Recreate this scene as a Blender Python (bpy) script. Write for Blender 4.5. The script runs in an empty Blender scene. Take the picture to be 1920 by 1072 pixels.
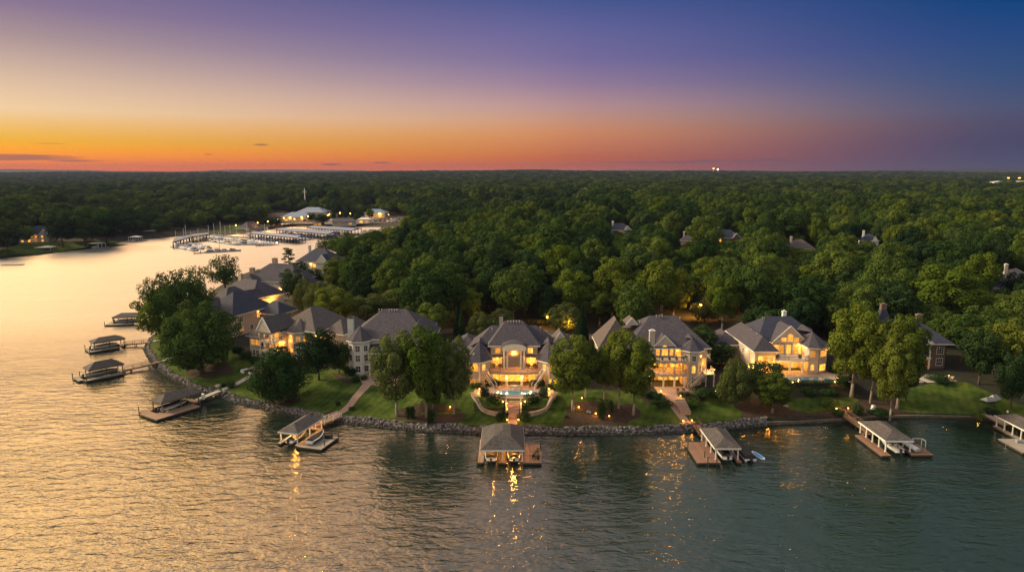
import bpy, math, random
import numpy as np
from mathutils import Vector, Matrix
from mathutils.geometry import delaunay_2d_cdt
R = math.radians
rnd = random.Random(7)
S = bpy.context.scene
COL = S.collection
F, PITCH, CAMZ = 1280.0, math.atan(214 / 1280), 58.0
SP, CP = math.sin(PITCH), math.cos(PITCH)

def at(px, py, z=0.0):
    """ground point seen at that place of the picture, on the level z"""
    cx, cy = (px - 960) / F, (536 - py) / F
    t = (z - CAMZ) / (-SP + cy * CP)
    return (t * cx, t * (CP + cy * SP), z)

# ------------------------------------------------------------------ materials
def mat(name, color=(.5, .5, .5), rough=.7, metal=0., emit=None, es=0., build=None, spec=.5):
    m = bpy.data.materials.new(name); m.use_nodes = True
    nt = m.node_tree; b = nt.nodes['Principled BSDF']
    b.inputs['Base Color'].default_value = (*color, 1)
    b.inputs['Roughness'].default_value = rough
    b.inputs['Metallic'].default_value = metal
    b.inputs['Specular IOR Level'].default_value = spec
    if emit:
        b.inputs['Emission Color'].default_value = (*emit, 1)
        b.inputs['Emission Strength'].default_value = es
    if build: build(nt, b)
    return m

def N(nt, typ, **kw):
    n = nt.nodes.new(typ)
    for k, v in kw.items():
        if k.startswith('i_'):
            key = k[2:]
            key = int(key) if key.isdigit() else key.replace('_', ' ')
            n.inputs[key].default_value = v
        else: setattr(n, k, v)
    return n

def ramp(nt, src, stops, interp='LINEAR'):
    r = nt.nodes.new('ShaderNodeValToRGB'); cr = r.color_ramp; cr.interpolation = interp
    while len(cr.elements) < len(stops): cr.elements.new(.5)
    for e, (p, c) in zip(cr.elements, stops):
        e.position = p; e.color = (*c, 1) if len(c) == 3 else c
    nt.links.new(src, r.inputs['Fac']); return r

def mapped(nt, kind='Object', scale=(1, 1, 1), rot=(0, 0, 0)):
    tc = nt.nodes.new('ShaderNodeTexCoord'); mp = nt.nodes.new('ShaderNodeMapping')
    mp.inputs['Scale'].default_value = scale; mp.inputs['Rotation'].default_value = rot
    nt.links.new(tc.outputs[kind], mp.inputs['Vector']); return mp.outputs[0]

def noisy(c0, c1, scale=3., detail=4., bump=0., dist=.05, kind='Object', vscale=(1, 1, 1), lo=.35, hi=.65):
    def f(nt, b):
        v = mapped(nt, kind, vscale)
        n = N(nt, 'ShaderNodeTexNoise', i_Scale=scale, i_Detail=detail, i_Roughness=.65)
        nt.links.new(v, n.inputs['Vector'])
        r = ramp(nt, n.outputs['Fac'], [(lo, c0), (hi, c1)])
        nt.links.new(r.outputs[0], b.inputs['Base Color'])
        if bump:
            bp = N(nt, 'ShaderNodeBump', i_Strength=bump, i_Distance=dist)
            nt.links.new(n.outputs['Fac'], bp.inputs['Height'])
            nt.links.new(bp.outputs[0], b.inputs['Normal'])
    return f

def shingle(c0, c1):
    """asphalt shingles: mottled tabs in courses"""
    def f(nt, b):
        v = mapped(nt, 'Object')
        n = N(nt, 'ShaderNodeTexNoise', i_Scale=2.2, i_Detail=8, i_Roughness=.8)
        nt.links.new(v, n.inputs['Vector'])
        v2 = mapped(nt, 'Object', (2.6, 2.6, 5.5))
        vo = N(nt, 'ShaderNodeTexVoronoi', i_Scale=1.6); nt.links.new(v2, vo.inputs['Vector'])
        sep = N(nt, 'ShaderNodeSeparateColor'); nt.links.new(vo.outputs['Color'], sep.inputs[0])
        mx = N(nt, 'ShaderNodeMix', data_type='FLOAT'); mx.inputs[0].default_value = .4
        nt.links.new(n.outputs['Fac'], mx.inputs[2]); nt.links.new(sep.outputs[0], mx.inputs[3])
        r = ramp(nt, mx.outputs[0], [(.3, c0), (.7, c1)])
        nt.links.new(r.outputs[0], b.inputs['Base Color'])
        bp = N(nt, 'ShaderNodeBump', i_Strength=.35, i_Distance=.05)
        nt.links.new(mx.outputs[0], bp.inputs['Height']); nt.links.new(bp.outputs[0], b.inputs['Normal'])
    return f

def planks(c0, c1, width=.14, axis=0):
    """boards running across: narrow dark joints and a tone per board"""
    def f(nt, b):
        tc = nt.nodes.new('ShaderNodeTexCoord'); sp = nt.nodes.new('ShaderNodeSeparateXYZ')
        nt.links.new(tc.outputs['Object'], sp.inputs[0])
        d = N(nt, 'ShaderNodeMath', operation='DIVIDE'); d.inputs[1].default_value = width
        nt.links.new(sp.outputs[axis], d.inputs[0])
        fl = N(nt, 'ShaderNodeMath', operation='FLOOR'); nt.links.new(d.outputs[0], fl.inputs[0])
        fr = N(nt, 'ShaderNodeMath', operation='FRACT'); nt.links.new(d.outputs[0], fr.inputs[0])
        wn = N(nt, 'ShaderNodeTexWhiteNoise', noise_dimensions='1D'); nt.links.new(fl.outputs[0], wn.inputs['W'])
        n = N(nt, 'ShaderNodeTexNoise', i_Scale=.8, i_Detail=5); nt.links.new(tc.outputs['Object'], n.inputs['Vector'])
        ad = N(nt, 'ShaderNodeMix', data_type='FLOAT'); ad.inputs[0].default_value = .5
        nt.links.new(wn.outputs[0], ad.inputs[2]); nt.links.new(n.outputs[0], ad.inputs[3])
        r = ramp(nt, ad.outputs[0], [(.2, c0), (.8, c1)])
        j = ramp(nt, fr.outputs[0], [(.0, (.25, .25, .25)), (.12, (1, 1, 1))])
        m = N(nt, 'ShaderNodeMix', data_type='RGBA', blend_type='MULTIPLY'); m.inputs[0].default_value = 1
        nt.links.new(r.outputs[0], m.inputs[6]); nt.links.new(j.outputs[0], m.inputs[7])
        nt.links.new(m.outputs[2], b.inputs['Base Color'])
    return f

def bricks(c0, c1, mortar, scale=1.):
    def f(nt, b):
        v = mapped(nt, 'Object', (1, 1, 1), (R(90), 0, 0))
        br = N(nt, 'ShaderNodeTexBrick', i_Scale=scale * 4.5, i_Mortar_Size=.03)
        br.inputs['Color1'].default_value = (*c0, 1); br.inputs['Color2'].default_value = (*c1, 1)
        br.inputs['Mortar'].default_value = (*mortar, 1)
        nt.links.new(v, br.inputs['Vector']); nt.links.new(br.outputs[0], b.inputs['Base Color'])
    return f

def lit_room(strength, c_lo=(.9, .28, .03), c_hi=(1., .45, .04), dark=.25):
    """a lamp-lit room behind glass: warm light with darker furniture, curtains and brighter lamps"""
    def f(nt, b):
        v = mapped(nt, 'Object', (1, 1, .75))
        n = N(nt, 'ShaderNodeTexNoise', i_Scale=1.3, i_Detail=3); nt.links.new(v, n.inputs['Vector'])
        vo = N(nt, 'ShaderNodeTexVoronoi', i_Scale=1.9, distance='CHEBYCHEV'); nt.links.new(v, vo.inputs['Vector'])
        mx = N(nt, 'ShaderNodeMix', data_type='FLOAT'); mx.inputs[0].default_value = .45
        nt.links.new(n.outputs[0], mx.inputs[2]); nt.links.new(vo.outputs[0], mx.inputs[3])
        r = ramp(nt, mx.outputs[0], [(.18, tuple(x * dark for x in c_lo)), (.38, c_lo), (.55, c_hi), (.8, (1., .64, .14))])
        b.inputs['Base Color'].default_value = (.02, .02, .02, 1)
        b.inputs['Roughness'].default_value = .15
        nt.links.new(r.outputs[0], b.inputs['Emission Color'])
        oi = nt.nodes.new('ShaderNodeObjectInfo'); mr = N(nt, 'ShaderNodeMapRange'); mr.inputs[3].default_value = strength * .5; mr.inputs[4].default_value = strength * 1.9
        nt.links.new(oi.outputs['Random'], mr.inputs[0]); nt.links.new(mr.outputs[0], b.inputs['Emission Strength'])
    return f

def speck(colors, scale=2.):
    def f(nt, b):
        v = mapped(nt, 'Object')
        vo = N(nt, 'ShaderNodeTexVoronoi', i_Scale=scale); nt.links.new(v, vo.inputs['Vector'])
        sep = N(nt, 'ShaderNodeSeparateColor'); nt.links.new(vo.outputs['Color'], sep.inputs[0])
        k = len(colors)
        r = ramp(nt, sep.outputs[0], [((i + .5) / k, c) for i, c in enumerate(colors)])
        nt.links.new(r.outputs[0], b.inputs['Base Color'])
    return f

def foliage(lo, mid, hi, trans=.25):
    """leaf colour varies from tree to tree (random) and from clump to clump (noise)"""
    m = bpy.data.materials.new('foliage'); m.use_nodes = True; nt = m.node_tree
    nt.nodes.remove(nt.nodes['Principled BSDF']); out = nt.nodes['Material Output']
    oi = nt.nodes.new('ShaderNodeObjectInfo')
    v = mapped(nt, 'Object'); n = N(nt, 'ShaderNodeTexNoise', i_Scale=.45, i_Detail=3)
    nt.links.new(v, n.inputs['Vector'])
    a = N(nt, 'ShaderNodeMath', operation='MULTIPLY_ADD'); a.inputs[1].default_value = .75; a.inputs[2].default_value = -.28
    nt.links.new(n.outputs['Fac'], a.inputs[0])
    s = N(nt, 'ShaderNodeMath', operation='MULTIPLY_ADD'); s.inputs[1].default_value = .8
    nt.links.new(oi.outputs['Random'], s.inputs[0]); nt.links.new(a.outputs[0], s.inputs[2])
    r = ramp(nt, s.outputs[0], [(.05, lo), (.5, mid), (.95, hi)])
    d = N(nt, 'ShaderNodeBsdfDiffuse'); t = N(nt, 'ShaderNodeBsdfTranslucent')
    nt.links.new(r.outputs[0], d.inputs[0]); nt.links.new(r.outputs[0], t.inputs[0])
    mx = nt.nodes.new('ShaderNodeMixShader'); mx.inputs[0].default_value = trans
    nt.links.new(d.outputs[0], mx.inputs[1]); nt.links.new(t.outputs[0], mx.inputs[2])
    nt.links.new(mx.outputs[0], out.inputs[0]); return m

def water_mat():
    m = bpy.data.materials.new('lake_water'); m.use_nodes = True; nt = m.node_tree
    nt.nodes.remove(nt.nodes['Principled BSDF']); out = nt.nodes['Material Output']
    def wave(scale, vs, rot, det=2., rough=.5, dst=.0):
        v = mapped(nt, 'Object', vs, (0, 0, rot))
        n = N(nt, 'ShaderNodeTexNoise', i_Scale=scale, i_Detail=det, i_Roughness=rough, i_Distortion=dst)
        nt.links.new(v, n.inputs['Vector']); return n.outputs['Fac']
    w1 = wave(.46, (.5, 1.2, 1), R(-20), 3, .55, .35)
    w2 = wave(1.5, (.6, 1.15, 1), R(24), 3, .6, .2)
    w3 = wave(.07, (.6, 1, 1), R(10), 2)
    calm = wave(.018, (.5, 1.6, 1), R(15), 2)
    a = N(nt, 'ShaderNodeMath', operation='MULTIPLY_ADD'); a.inputs[1].default_value = .26
    nt.links.new(w2, a.inputs[0]); nt.links.new(w1, a.inputs[2])
    b2 = N(nt, 'ShaderNodeMath', operation='MULTIPLY_ADD'); b2.inputs[1].default_value = 1.4
    nt.links.new(w3, b2.inputs[0]); nt.links.new(a.outputs[0], b2.inputs[2])
    # ripples die down in the sheltered bay far off
    geo = nt.nodes.new('ShaderNodeNewGeometry'); sp = nt.nodes.new('ShaderNodeSeparateXYZ'); nt.links.new(geo.outputs['Position'], sp.inputs[0])
    mr = N(nt, 'ShaderNodeMapRange'); mr.inputs[1].default_value = 120; mr.inputs[2].default_value = 330
    mr.inputs[3].default_value = 1; mr.inputs[4].default_value = .3
    nt.links.new(sp.outputs[1], mr.inputs[0])
    cm = N(nt, 'ShaderNodeMapRange'); cm.inputs[1].default_value = .35; cm.inputs[2].default_value = .65
    cm.inputs[3].default_value = .5; cm.inputs[4].default_value = 1.45
    nt.links.new(calm, cm.inputs[0])
    st = N(nt, 'ShaderNodeMath', operation='MULTIPLY'); nt.links.new(mr.outputs[0], st.inputs[0]); nt.links.new(cm.outputs[0], st.inputs[1])
    bp = N(nt, 'ShaderNodeBump', i_Distance=WAVE)
    nt.links.new(st.outputs[0], bp.inputs['Strength']); nt.links.new(b2.outputs[0], bp.inputs['Height'])
    rg = N(nt, 'ShaderNodeMapRange'); rg.inputs[1].default_value = 150; rg.inputs[2].default_value = 270; rg.inputs[3].default_value = .06; rg.inputs[4].default_value = .42
    nt.links.new(sp.outputs[1], rg.inputs[0])
    g = N(nt, 'ShaderNodeBsdfGlossy', i_Roughness=.04); nt.links.new(rg.outputs[0], g.inputs['Roughness']); g.inputs[0].default_value = (1, 1, 1, 1)
    d = N(nt, 'ShaderNodeBsdfDiffuse'); d.inputs[0].default_value = (.008, .018, .013, 1)
    fr = N(nt, 'ShaderNodeFresnel', i_IOR=WIOR)
    for q in (g, d, fr): nt.links.new(bp.outputs[0], q.inputs['Normal'])
    mx = nt.nodes.new('ShaderNodeMixShader')
    nt.links.new(fr.outputs[0], mx.inputs[0]); nt.links.new(d.outputs[0], mx.inputs[1]); nt.links.new(g.outputs[0], mx.inputs[2])
    nt.links.new(mx.outputs[0], out.inputs[0]); return m
WAVE, WIOR = .36, 2.3

M = {}
def mk(k, *a, **kw): M[k] = mat(k, *a, **kw); return M[k]
mk('ground', rough=1, build=noisy((.006, .009, .004), (.018, .018, .009), .25, 6, .3, .2))
mk('mulch', rough=1, build=noisy((.016, .009, .006), (.05, .026, .017), 1.2, 8, .4, .05))
def lawn_build(nt, b):
    v = mapped(nt, 'Object'); n = N(nt, 'ShaderNodeTexNoise', i_Scale=.22, i_Detail=6, i_Roughness=.7); nt.links.new(v, n.inputs['Vector'])
    v2 = mapped(nt, 'Object', (1, 1, 1), (0, 0, R(24))); w = N(nt, 'ShaderNodeTexWave', i_Scale=.17, i_Distortion=1.2, i_Detail=2); nt.links.new(v2, w.inputs['Vector'])
    mx = N(nt, 'ShaderNodeMix', data_type='FLOAT'); mx.inputs[0].default_value = .05
    nt.links.new(n.outputs[0], mx.inputs[2]); nt.links.new(w.outputs[1], mx.inputs[3])
    r = ramp(nt, mx.outputs[0], [(.36, (.022, .042, .009)), (.5, (.048, .082, .013)), (.62, (.085, .11, .024))])
    nt.links.new(r.outputs[0], b.inputs['Base Color'])
    n2 = N(nt, 'ShaderNodeTexNoise', i_Scale=9, i_Detail=3); nt.links.new(v, n2.inputs['Vector'])
    bp = N(nt, 'ShaderNodeBump', i_Strength=.7, i_Distance=.1); nt.links.new(n2.outputs[0], bp.inputs['Height']); nt.links.new(bp.outputs[0], b.inputs['Normal'])
mk('seawall_stone', rough=.95, build=noisy((.06, .048, .038), (.17, .14, .11), 1.4, 7, .5, .06))
mk('lawn', rough=1, build=lawn_build, spec=.1)
def rock_build(nt, b):
    speck([(.04, .036, .036), (.14, .13, .14), (.075, .068, .07), (.24, .23, .25), (.055, .05, .055)], 2.4)(nt, b)
    src = b.inputs['Base Color'].links[0].from_socket
    tc = nt.nodes.new('ShaderNodeTexCoord'); sp = nt.nodes.new('ShaderNodeSeparateXYZ'); nt.links.new(tc.outputs['Object'], sp.inputs[0])
    w = ramp(nt, sp.outputs[2], [(.3, (.22, .22, .2)), (.62, (1, 1, 1))])   # wet, algae-dark stones at the waterline
    m = N(nt, 'ShaderNodeMix', data_type='RGBA', blend_type='MULTIPLY'); m.inputs[0].default_value = 1
    nt.links.new(src, m.inputs[6]); nt.links.new(w.outputs[0], m.inputs[7]); nt.links.new(m.outputs[2], b.inputs['Base Color'])
mk('rock', rough=.9, build=rock_build)
mk('paver', rough=.85, build=noisy((.24, .15, .12), (.38, .26, .2), 3, 5))
mk('concrete', rough=.85, build=noisy((.3, .27, .24), (.46, .42, .37), 1.5, 6))
mk('asphalt', rough=.95, build=noisy((.05, .05, .055), (.1, .1, .105), .5, 6))
mk('stone', rough=.9, build=speck([(.3, .25, .2), (.42, .36, .29), (.24, .2, .17)], 2.2))
mk('roof_grey', rough=.9, build=shingle((.024, .023, .037), (.07, .064, .09)))
mk('roof_brown', rough=.9, build=shingle((.045, .037, .04), (.115, .096, .1)))
mk('roof_navy', rough=.85, build=shingle((.01, .014, .034), (.032, .04, .078)))
mk('roof_dock', rough=.9, build=shingle((.035, .031, .035), (.095, .085, .088)))
mk('roof_blue', rough=.45, metal=.2, build=noisy((.06, .14, .28), (.1, .2, .36), .8, 4))
mk('roof_white', (.5, .52, .58), .5)
mk('cream', rough=.85, build=noisy((.37, .32, .28), (.47, .41, .36), 1.1, 6))
mk('white_wall', rough=.8, build=noisy((.52, .49, .48), (.62, .59, .57), .9, 5))
mk('grey_wall', rough=.85, build=noisy((.38, .35, .33), (.47, .43, .4), 1., 5))
mk('brick', rough=.9, build=bricks((.085, .05, .043), (.13, .075, .06), (.2, .17, .16)))
mk('pale_brick', rough=.9, build=bricks((.34, .2, .15), (.42, .27, .2), (.45, .4, .35)))
mk('trim', rough=.6, build=noisy((.62, .59, .56), (.74, .71, .68), 2, 3))
mk('rail_dark', (.02, .02, .022), .5, .3)
mk('glass_dark', rough=.08, spec=.9, build=noisy((.01, .012, .016), (.05, .05, .055), .9, 3))
mk('lit', build=lit_room(1.3)); mk('lit_soft', build=lit_room(.75, dark=.4)); mk('lit_dim', build=lit_room(.35, dark=.2))
mk('bulb', (.9, .6, .3), emit=(1, .38, .06), es=12)
mk('bulb_white', (.9, .8, .7), emit=(1, .72, .42), es=16)
mk('plank', rough=.8, build=planks((.2, .12, .085), (.32, .21, .15)))
mk('plank_red', rough=.8, build=planks((.15, .078, .056), (.25, .14, .1)))
mk('plank_grey', rough=.8, build=planks((.2, .175, .155), (.33, .29, .26)))
mk('timber', rough=.85, build=noisy((.09, .06, .045), (.17, .12, .09), 2, 5))
mk('pile', rough=.9, build=noisy((.03, .024, .02), (.08, .06, .05), 2, 5))
mk('bark', rough=.95, build=noisy((.13, .11, .09), (.3, .26, .22), 1.5, 6, .5, .05, vscale=(1, 1, .3)))
mk('bark_dark', rough=.95, build=noisy((.035, .028, .022), (.1, .08, .06), 1.5, 6, .5, .05, vscale=(1, 1, .3)))
mk('hull_marina', (.62, .62, .7), .35); mk('hull_white', (.72, .72, .74), .25); mk('hull_navy', (.012, .018, .05), .2); mk('hull_grey', (.28, .29, .33), .4)
mk('cover_black', rough=.75, build=noisy((.007, .007, .008), (.02, .02, .022), 2, 4))
mk('cover_navy', rough=.7, build=noisy((.012, .02, .06), (.025, .035, .09), 2, 4))
mk('vinyl', (.6, .56, .52), .5); mk('motor', (.015, .015, .018), .3); mk('blue_plastic', (.02, .2, .62), .35)
mk('metal', (.5, .51, .53), .35, .9); mk('mast', (.62, .62, .64), .4, .3)
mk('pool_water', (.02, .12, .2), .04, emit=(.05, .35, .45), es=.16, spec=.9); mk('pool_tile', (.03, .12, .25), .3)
mk('red', (.35, .02, .02), .5); mk('paint_white', (.75, .75, .75), .6); mk('flower', rough=.9, build=speck([(.3, .03, .03), (.04, .08, .02), (.25, .06, .1), (.03, .06, .02)], 6.))
mk('cushion', (.5, .45, .4), .8); mk('car_dark', (.02, .022, .03), .2, .3); mk('car_white', (.6, .6, .62), .25); mk('car_red', (.25, .02, .015), .25); mk('tyre', (.01, .01, .01), .9)
M['leaf'] = foliage((.02, .045, .014), (.048, .085, .02), (.1, .138, .026), .16)
M['leaf_fresh'] = foliage((.055, .082, .016), (.088, .118, .02), (.12, .15, .026), .22)
M['leaf_bright'] = foliage((.06, .1, .014), (.085, .125, .016), (.13, .16, .024), .2)
M['leaf_dark'] = foliage((.014, .033, .015), (.026, .052, .019), (.044, .074, .024), .12)
M['leaf_grey'] = foliage((.07, .092, .028), (.092, .115, .034), (.11, .14, .045), .18)
M['water'] = water_mat()

# ------------------------------------------------------------------ mesh builder
class MB:
    def __init__(s): s.v = []; s.f = []
    def add(s, vs, fs):
        o = len(s.v); s.v += [tuple(p) for p in vs]; s.f += [tuple(i + o for i in f) for f in fs]; return s
    def box(s, x0, x1, y0, y1, z0, z1):
        x0, x1 = min(x0, x1), max(x0, x1); y0, y1 = min(y0, y1), max(y0, y1); z0, z1 = min(z0, z1), max(z0, z1)
        return s.add([(x0, y0, z0), (x1, y0, z0), (x1, y1, z0), (x0, y1, z0), (x0, y0, z1), (x1, y0, z1), (x1, y1, z1), (x0, y1, z1)],
                     [(0, 3, 2, 1), (4, 5, 6, 7), (0, 1, 5, 4), (1, 2, 6, 5), (2, 3, 7, 6), (3, 0, 4, 7)])
    def prism(s, poly, z0, z1):
        n = len(poly)
        return s.add([(x, y, z0) for x, y in poly] + [(x, y, z1) for x, y in poly],
                     [tuple(range(n))[::-1], tuple(range(n, 2 * n))] + [(i, (i + 1) % n, n + (i + 1) % n, n + i) for i in range(n)])
    def cone(s, poly, z0, apex, t=.18):
        """pyramid roof on a polygon with a thin edge"""
        n = len(poly)
        return s.add([(x, y, z0) for x, y in poly] + [(x, y, z0 + t) for x, y in poly] + [apex],
                     [tuple(range(n))[::-1]] + [(i, (i + 1) % n, n + (i + 1) % n, n + i) for i in range(n)] + [(n + i, n + (i + 1) % n, 2 * n) for i in range(n)])
    def hip(s, x0, x1, y0, y1, z, h, ax='x', in0=None, in1=None, t=.18):
        """hip roof; the ridge ends stand in0, in1 in from the ends (0 = gable end)"""
        if ax == 'x': w = (y1 - y0) / 2
        else: w = (x1 - x0) / 2
        in0 = w if in0 is None else in0; in1 = w if in1 is None else in1
        if ax == 'x': ra, rb = (x0 + in0, (y0 + y1) / 2, z + h), (x1 - in1, (y0 + y1) / 2, z + h)
        else: ra, rb = ((x0 + x1) / 2, y0 + in0, z + h), ((x0 + x1) / 2, y1 - in1, z + h)
        c = [(x0, y0), (x1, y0), (x1, y1), (x0, y1)]
        v = [(a, b, z) for a, b in c] + [(a, b, z + t) for a, b in c] + [ra, rb]
        f = [(3, 2, 1, 0), (0, 1, 5, 4), (1, 2, 6, 5), (2, 3, 7, 6), (3, 0, 4, 7)]
        if ax == 'x': f += [(4, 5, 9, 8), (6, 7, 8, 9), (5, 6, 9), (7, 4, 8)]
        else: f += [(5, 6, 9, 8), (7, 4, 8, 9), (4, 5, 8), (6, 7, 9)]
        return s.add(v, f)
    def tube(s, p0, p1, r0, r1=None, n=8):
        r1 = r0 if r1 is None else r1
        a, b = Vector(p0), Vector(p1); d = (b - a)
        if d.length < 1e-6: return s
        q = d.to_track_quat('Z', 'Y'); v = []
        for c, r in ((a, r0), (b, r1)):
            for i in range(n):
                t = 2 * math.pi * i / n; v.append(c + q @ Vector((r * math.cos(t), r * math.sin(t), 0)))
        return s.add(v, [tuple(range(n))[::-1], tuple(range(n, 2 * n))] + [(i, (i + 1) % n, n + (i + 1) % n, n + i) for i in range(n)])
    def lathe(s, prof, n=12, c=(0, 0)):
        v = []; f = []
        for r, z in prof:
            for i in range(n):
                t = 2 * math.pi * i / n; v.append((c[0] + r * math.cos(t), c[1] + r * math.sin(t), z))
        for k in range(len(prof) - 1):
            for i in range(n): f.append((k * n + i, k * n + (i + 1) % n, (k + 1) * n + (i + 1) % n, (k + 1) * n + i))
        f.append(tuple(range(n))[::-1]); f.append(tuple(range((len(prof) - 1) * n, len(prof) * n)))
        return s.add(v, f)
    def beam(s, p0, p1, w, h):
        """a rectangular bar from p0 to p1"""
        a, b = Vector(p0), Vector(p1); d = b - a; L = Vector((-d.y, d.x, 0))
        L = L.normalized() * w / 2 if L.length > 1e-6 else Vector((w / 2, 0, 0))
        U = d.cross(L).normalized() * h / 2 * (1 if d.cross(L).z >= 0 else -1)
        if d.cross(L).length < 1e-6: U = Vector((0, h / 2, 0))
        v = [a - L - U, a + L - U, a + L + U, a - L + U, b - L - U, b + L - U, b + L + U, b - L + U]
        return s.add(v, [(0, 1, 2, 3), (7, 6, 5, 4), (0, 4, 5, 1), (1, 5, 6, 2), (2, 6, 7, 3), (3, 7, 4, 0)])
    def xf(s, mtx, start=0):
        for i in range(start, len(s.v)): s.v[i] = tuple(mtx @ Vector(s.v[i]))
        return s
    def mesh(s, name, m=None, smooth=False):
        me = bpy.data.meshes.new(name); me.from_pydata(s.v, [], s.f); me.update()
        if m is not None: me.materials.append(m if not isinstance(m, str) else M[m])
        if smooth: me.polygons.foreach_set('use_smooth', [True] * len(me.polygons))
        return me
    def build(s, name, m, parent=None, smooth=False):
        me = s.mesh(name, m, smooth)
        import bmesh
        bm = bmesh.new(); bm.from_mesh(me); bmesh.ops.recalc_face_normals(bm, faces=bm.faces); bm.to_mesh(me); bm.free()
        o = bpy.data.objects.new(name, me); COL.objects.link(o); o.parent = parent; return o

LABELS = {}
def tag(o, label=None, cat=None, group=None, kind=None):
    if label: o['label'] = label
    if cat: o['category'] = cat
    if group: o['group'] = group
    if kind: o['kind'] = kind
    return o
def empty(name, loc, rz=0., label=None, cat=None, group=None, parent=None):
    o = bpy.data.objects.new(name, None); o.empty_display_size = .5; COL.objects.link(o)
    o.location = loc; o.rotation_euler = (0, 0, rz); o.parent = parent
    return tag(o, label, cat, group)
def copy_tree(o, parent=None):
    c = o.copy(); COL.objects.link(c)
    if parent: c.parent = parent
    for ch in list(o.children):
        if ch.name in COL.objects: copy_tree(ch, c)
    return c
def light(name, loc, power, color=(1, .4, .055), r=.15, parent=None):
    l = bpy.data.lights.new(name, 'POINT'); l.energy = power * 3.1; l.color = color; l.shadow_soft_size = r
    o = bpy.data.objects.new(name, l); COL.objects.link(o); o.location = loc; o.parent = parent; return o
# ------------------------------------------------------------------ shore line (points of the waterline)
SHORE_PX = [(2140, 812), (1990, 802), (1920, 796), (1820, 786), (1720, 784), (1640, 786), (1580, 791), (1500, 796), (1442, 797), (1400, 801),
    (1350, 806), (1300, 809), (1250, 813), (1150, 815), (1100, 815), (1000, 814), (900, 813), (856, 811), (797, 809), (737, 803), (678, 797),
    (638, 793), (607, 793), (560, 782), (520, 773), (492, 766), (450, 757), (408, 743), (380, 736), (354, 728), (332, 716), (307, 701),
    (290, 687), (279, 671), (272, 654), (279, 640), (287, 630), (304, 618), (335, 596), (372, 572), (400, 545), (432, 524), (480, 508), (540, 497),
    (590, 489), (625, 480), (650, 470), (690, 462), (722, 455), (738, 446), (770, 438), (800, 433), (800, 426), (745, 423), (700, 426), (640, 428),
    (560, 426), (500, 431), (470, 437), (425, 441), (390, 438), (345, 442), (300, 447), (262, 449), (232, 453), (215, 463), (140, 470),
    (70, 478), (0, 486), (-120, 494), (-400, 505)]
SHORE = [at(x, y)[:2] for x, y in SHORE_PX]
LANDP = SHORE + [(-9000, 620), (-9000, 11000), (9000, 11000), (9000, 150)]
_A = np.array(LANDP); _B = np.roll(_A, -1, axis=0)
def land_dist(x, y):
    """signed distance to the waterline, positive on land"""
    x = np.asarray(x, float).ravel(); y = np.asarray(y, float).ravel()
    out = np.empty(x.shape)
    n = len(SHORE)
    for s in range(0, len(x), 20000):
        px = x[s:s + 20000, None]; py = y[s:s + 20000, None]
        ax, ay, bx, by = _A[:, 0], _A[:, 1], _B[:, 0], _B[:, 1]
        dx, dy = bx - ax, by - ay
        t = np.clip(((px - ax) * dx + (py - ay) * dy) / (dx * dx + dy * dy), 0, 1)
        d = np.hypot(px - ax - t * dx, py - ay - t * dy)
        d = d[:, :n - 1].min(axis=1)
        c = ((ay > py) != (by > py)) & (px < (bx - ax) * (py - ay) / np.where(by == ay, 1e-9, by - ay) + ax)
        ins = (c.sum(axis=1) % 2) == 1
        out[s:s + 20000] = np.where(ins, d, -d)
    return out
# level pads: x, y, half width, half depth, rotation, level, soft edge
PADS = [(.5, 172, 21, 14.5, 0, 4.6, 4), (.5, 160, 8.6, 4.2, 0, 4.6, 1.5),
        (41.5, 174, 15, 10, 0, 4.2, 4), (76, 183, 15, 11, 0, 5.0, 4), (76, 171.5, 11.5, 4.5, 0, 4.9, 2.5),
        (114, 188, 14, 9, R(-8), 5.0, 5), (-34, 184, 16, 11, R(0), 4.4, 5), (-63, 197, 13, 12, R(-37), 4.6, 5),
        (-86, 222, 13, 10, R(30), 5.5, 6), (-100, 262, 22, 16, 0, 5.5, 8), (-190, 800, 260, 150, 0, 2.2, 30)]
def smooth(t): t = np.clip(t, 0, 1); return t * t * (3 - 2 * t)
def vnoise(x, y, s, seed):
    x = x / s + seed * 17.3; y = y / s + seed * 7.7
    return (np.sin(x * 1.1 + 1.3 * np.sin(y * .7)) + np.sin(y * 1.3 + 1.1 * np.sin(x * .9 + 2)) + .5 * np.sin(2.3 * x + 1.7 * y)) / 2.5
def HT(x, y):
    x = np.asarray(x, float).ravel(); y = np.asarray(y, float).ravel()
    d = land_dist(x, y)
    h = np.where(d < 0, -2.2 * smooth(-d / 4), 0)
    h = h + np.where(d > 0, 1.35 * smooth(d / 1.7) + 3.1 * smooth((d - 2.5) / 17.5) + 3.5 * smooth((d - 30) / 120), 0)
    far = smooth((np.hypot(x, y) - 260) / 500) * smooth(d / 120)
    h = h + far * (4 + 5 * vnoise(x, y, 210, 1) + 7 * vnoise(x, y, 900, 2) * smooth((y - 600) / 1500))
    h = h + smooth((y - 2600) / 6000) * (56 + 22 * vnoise(x, y, 1300, 3) + 12 * vnoise(x, y, 480, 5) + 5 * vnoise(x, y, 160, 6))
    for (cx, cy, hw, hd, rz, z, sf) in PADS:
        c, s_ = math.cos(rz), math.sin(rz)
        u = (x - cx) * c + (y - cy) * s_; v = -(x - cx) * s_ + (y - cy) * c
        e = np.hypot(np.maximum(np.abs(u) - hw, 0), np.maximum(np.abs(v) - hd, 0))
        w = (1 - smooth(e / sf)) * smooth(d / 3)
        h = h * (1 - w) + z * w
    return h
def ht(x, y): return float(HT([x], [y])[0])
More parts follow.
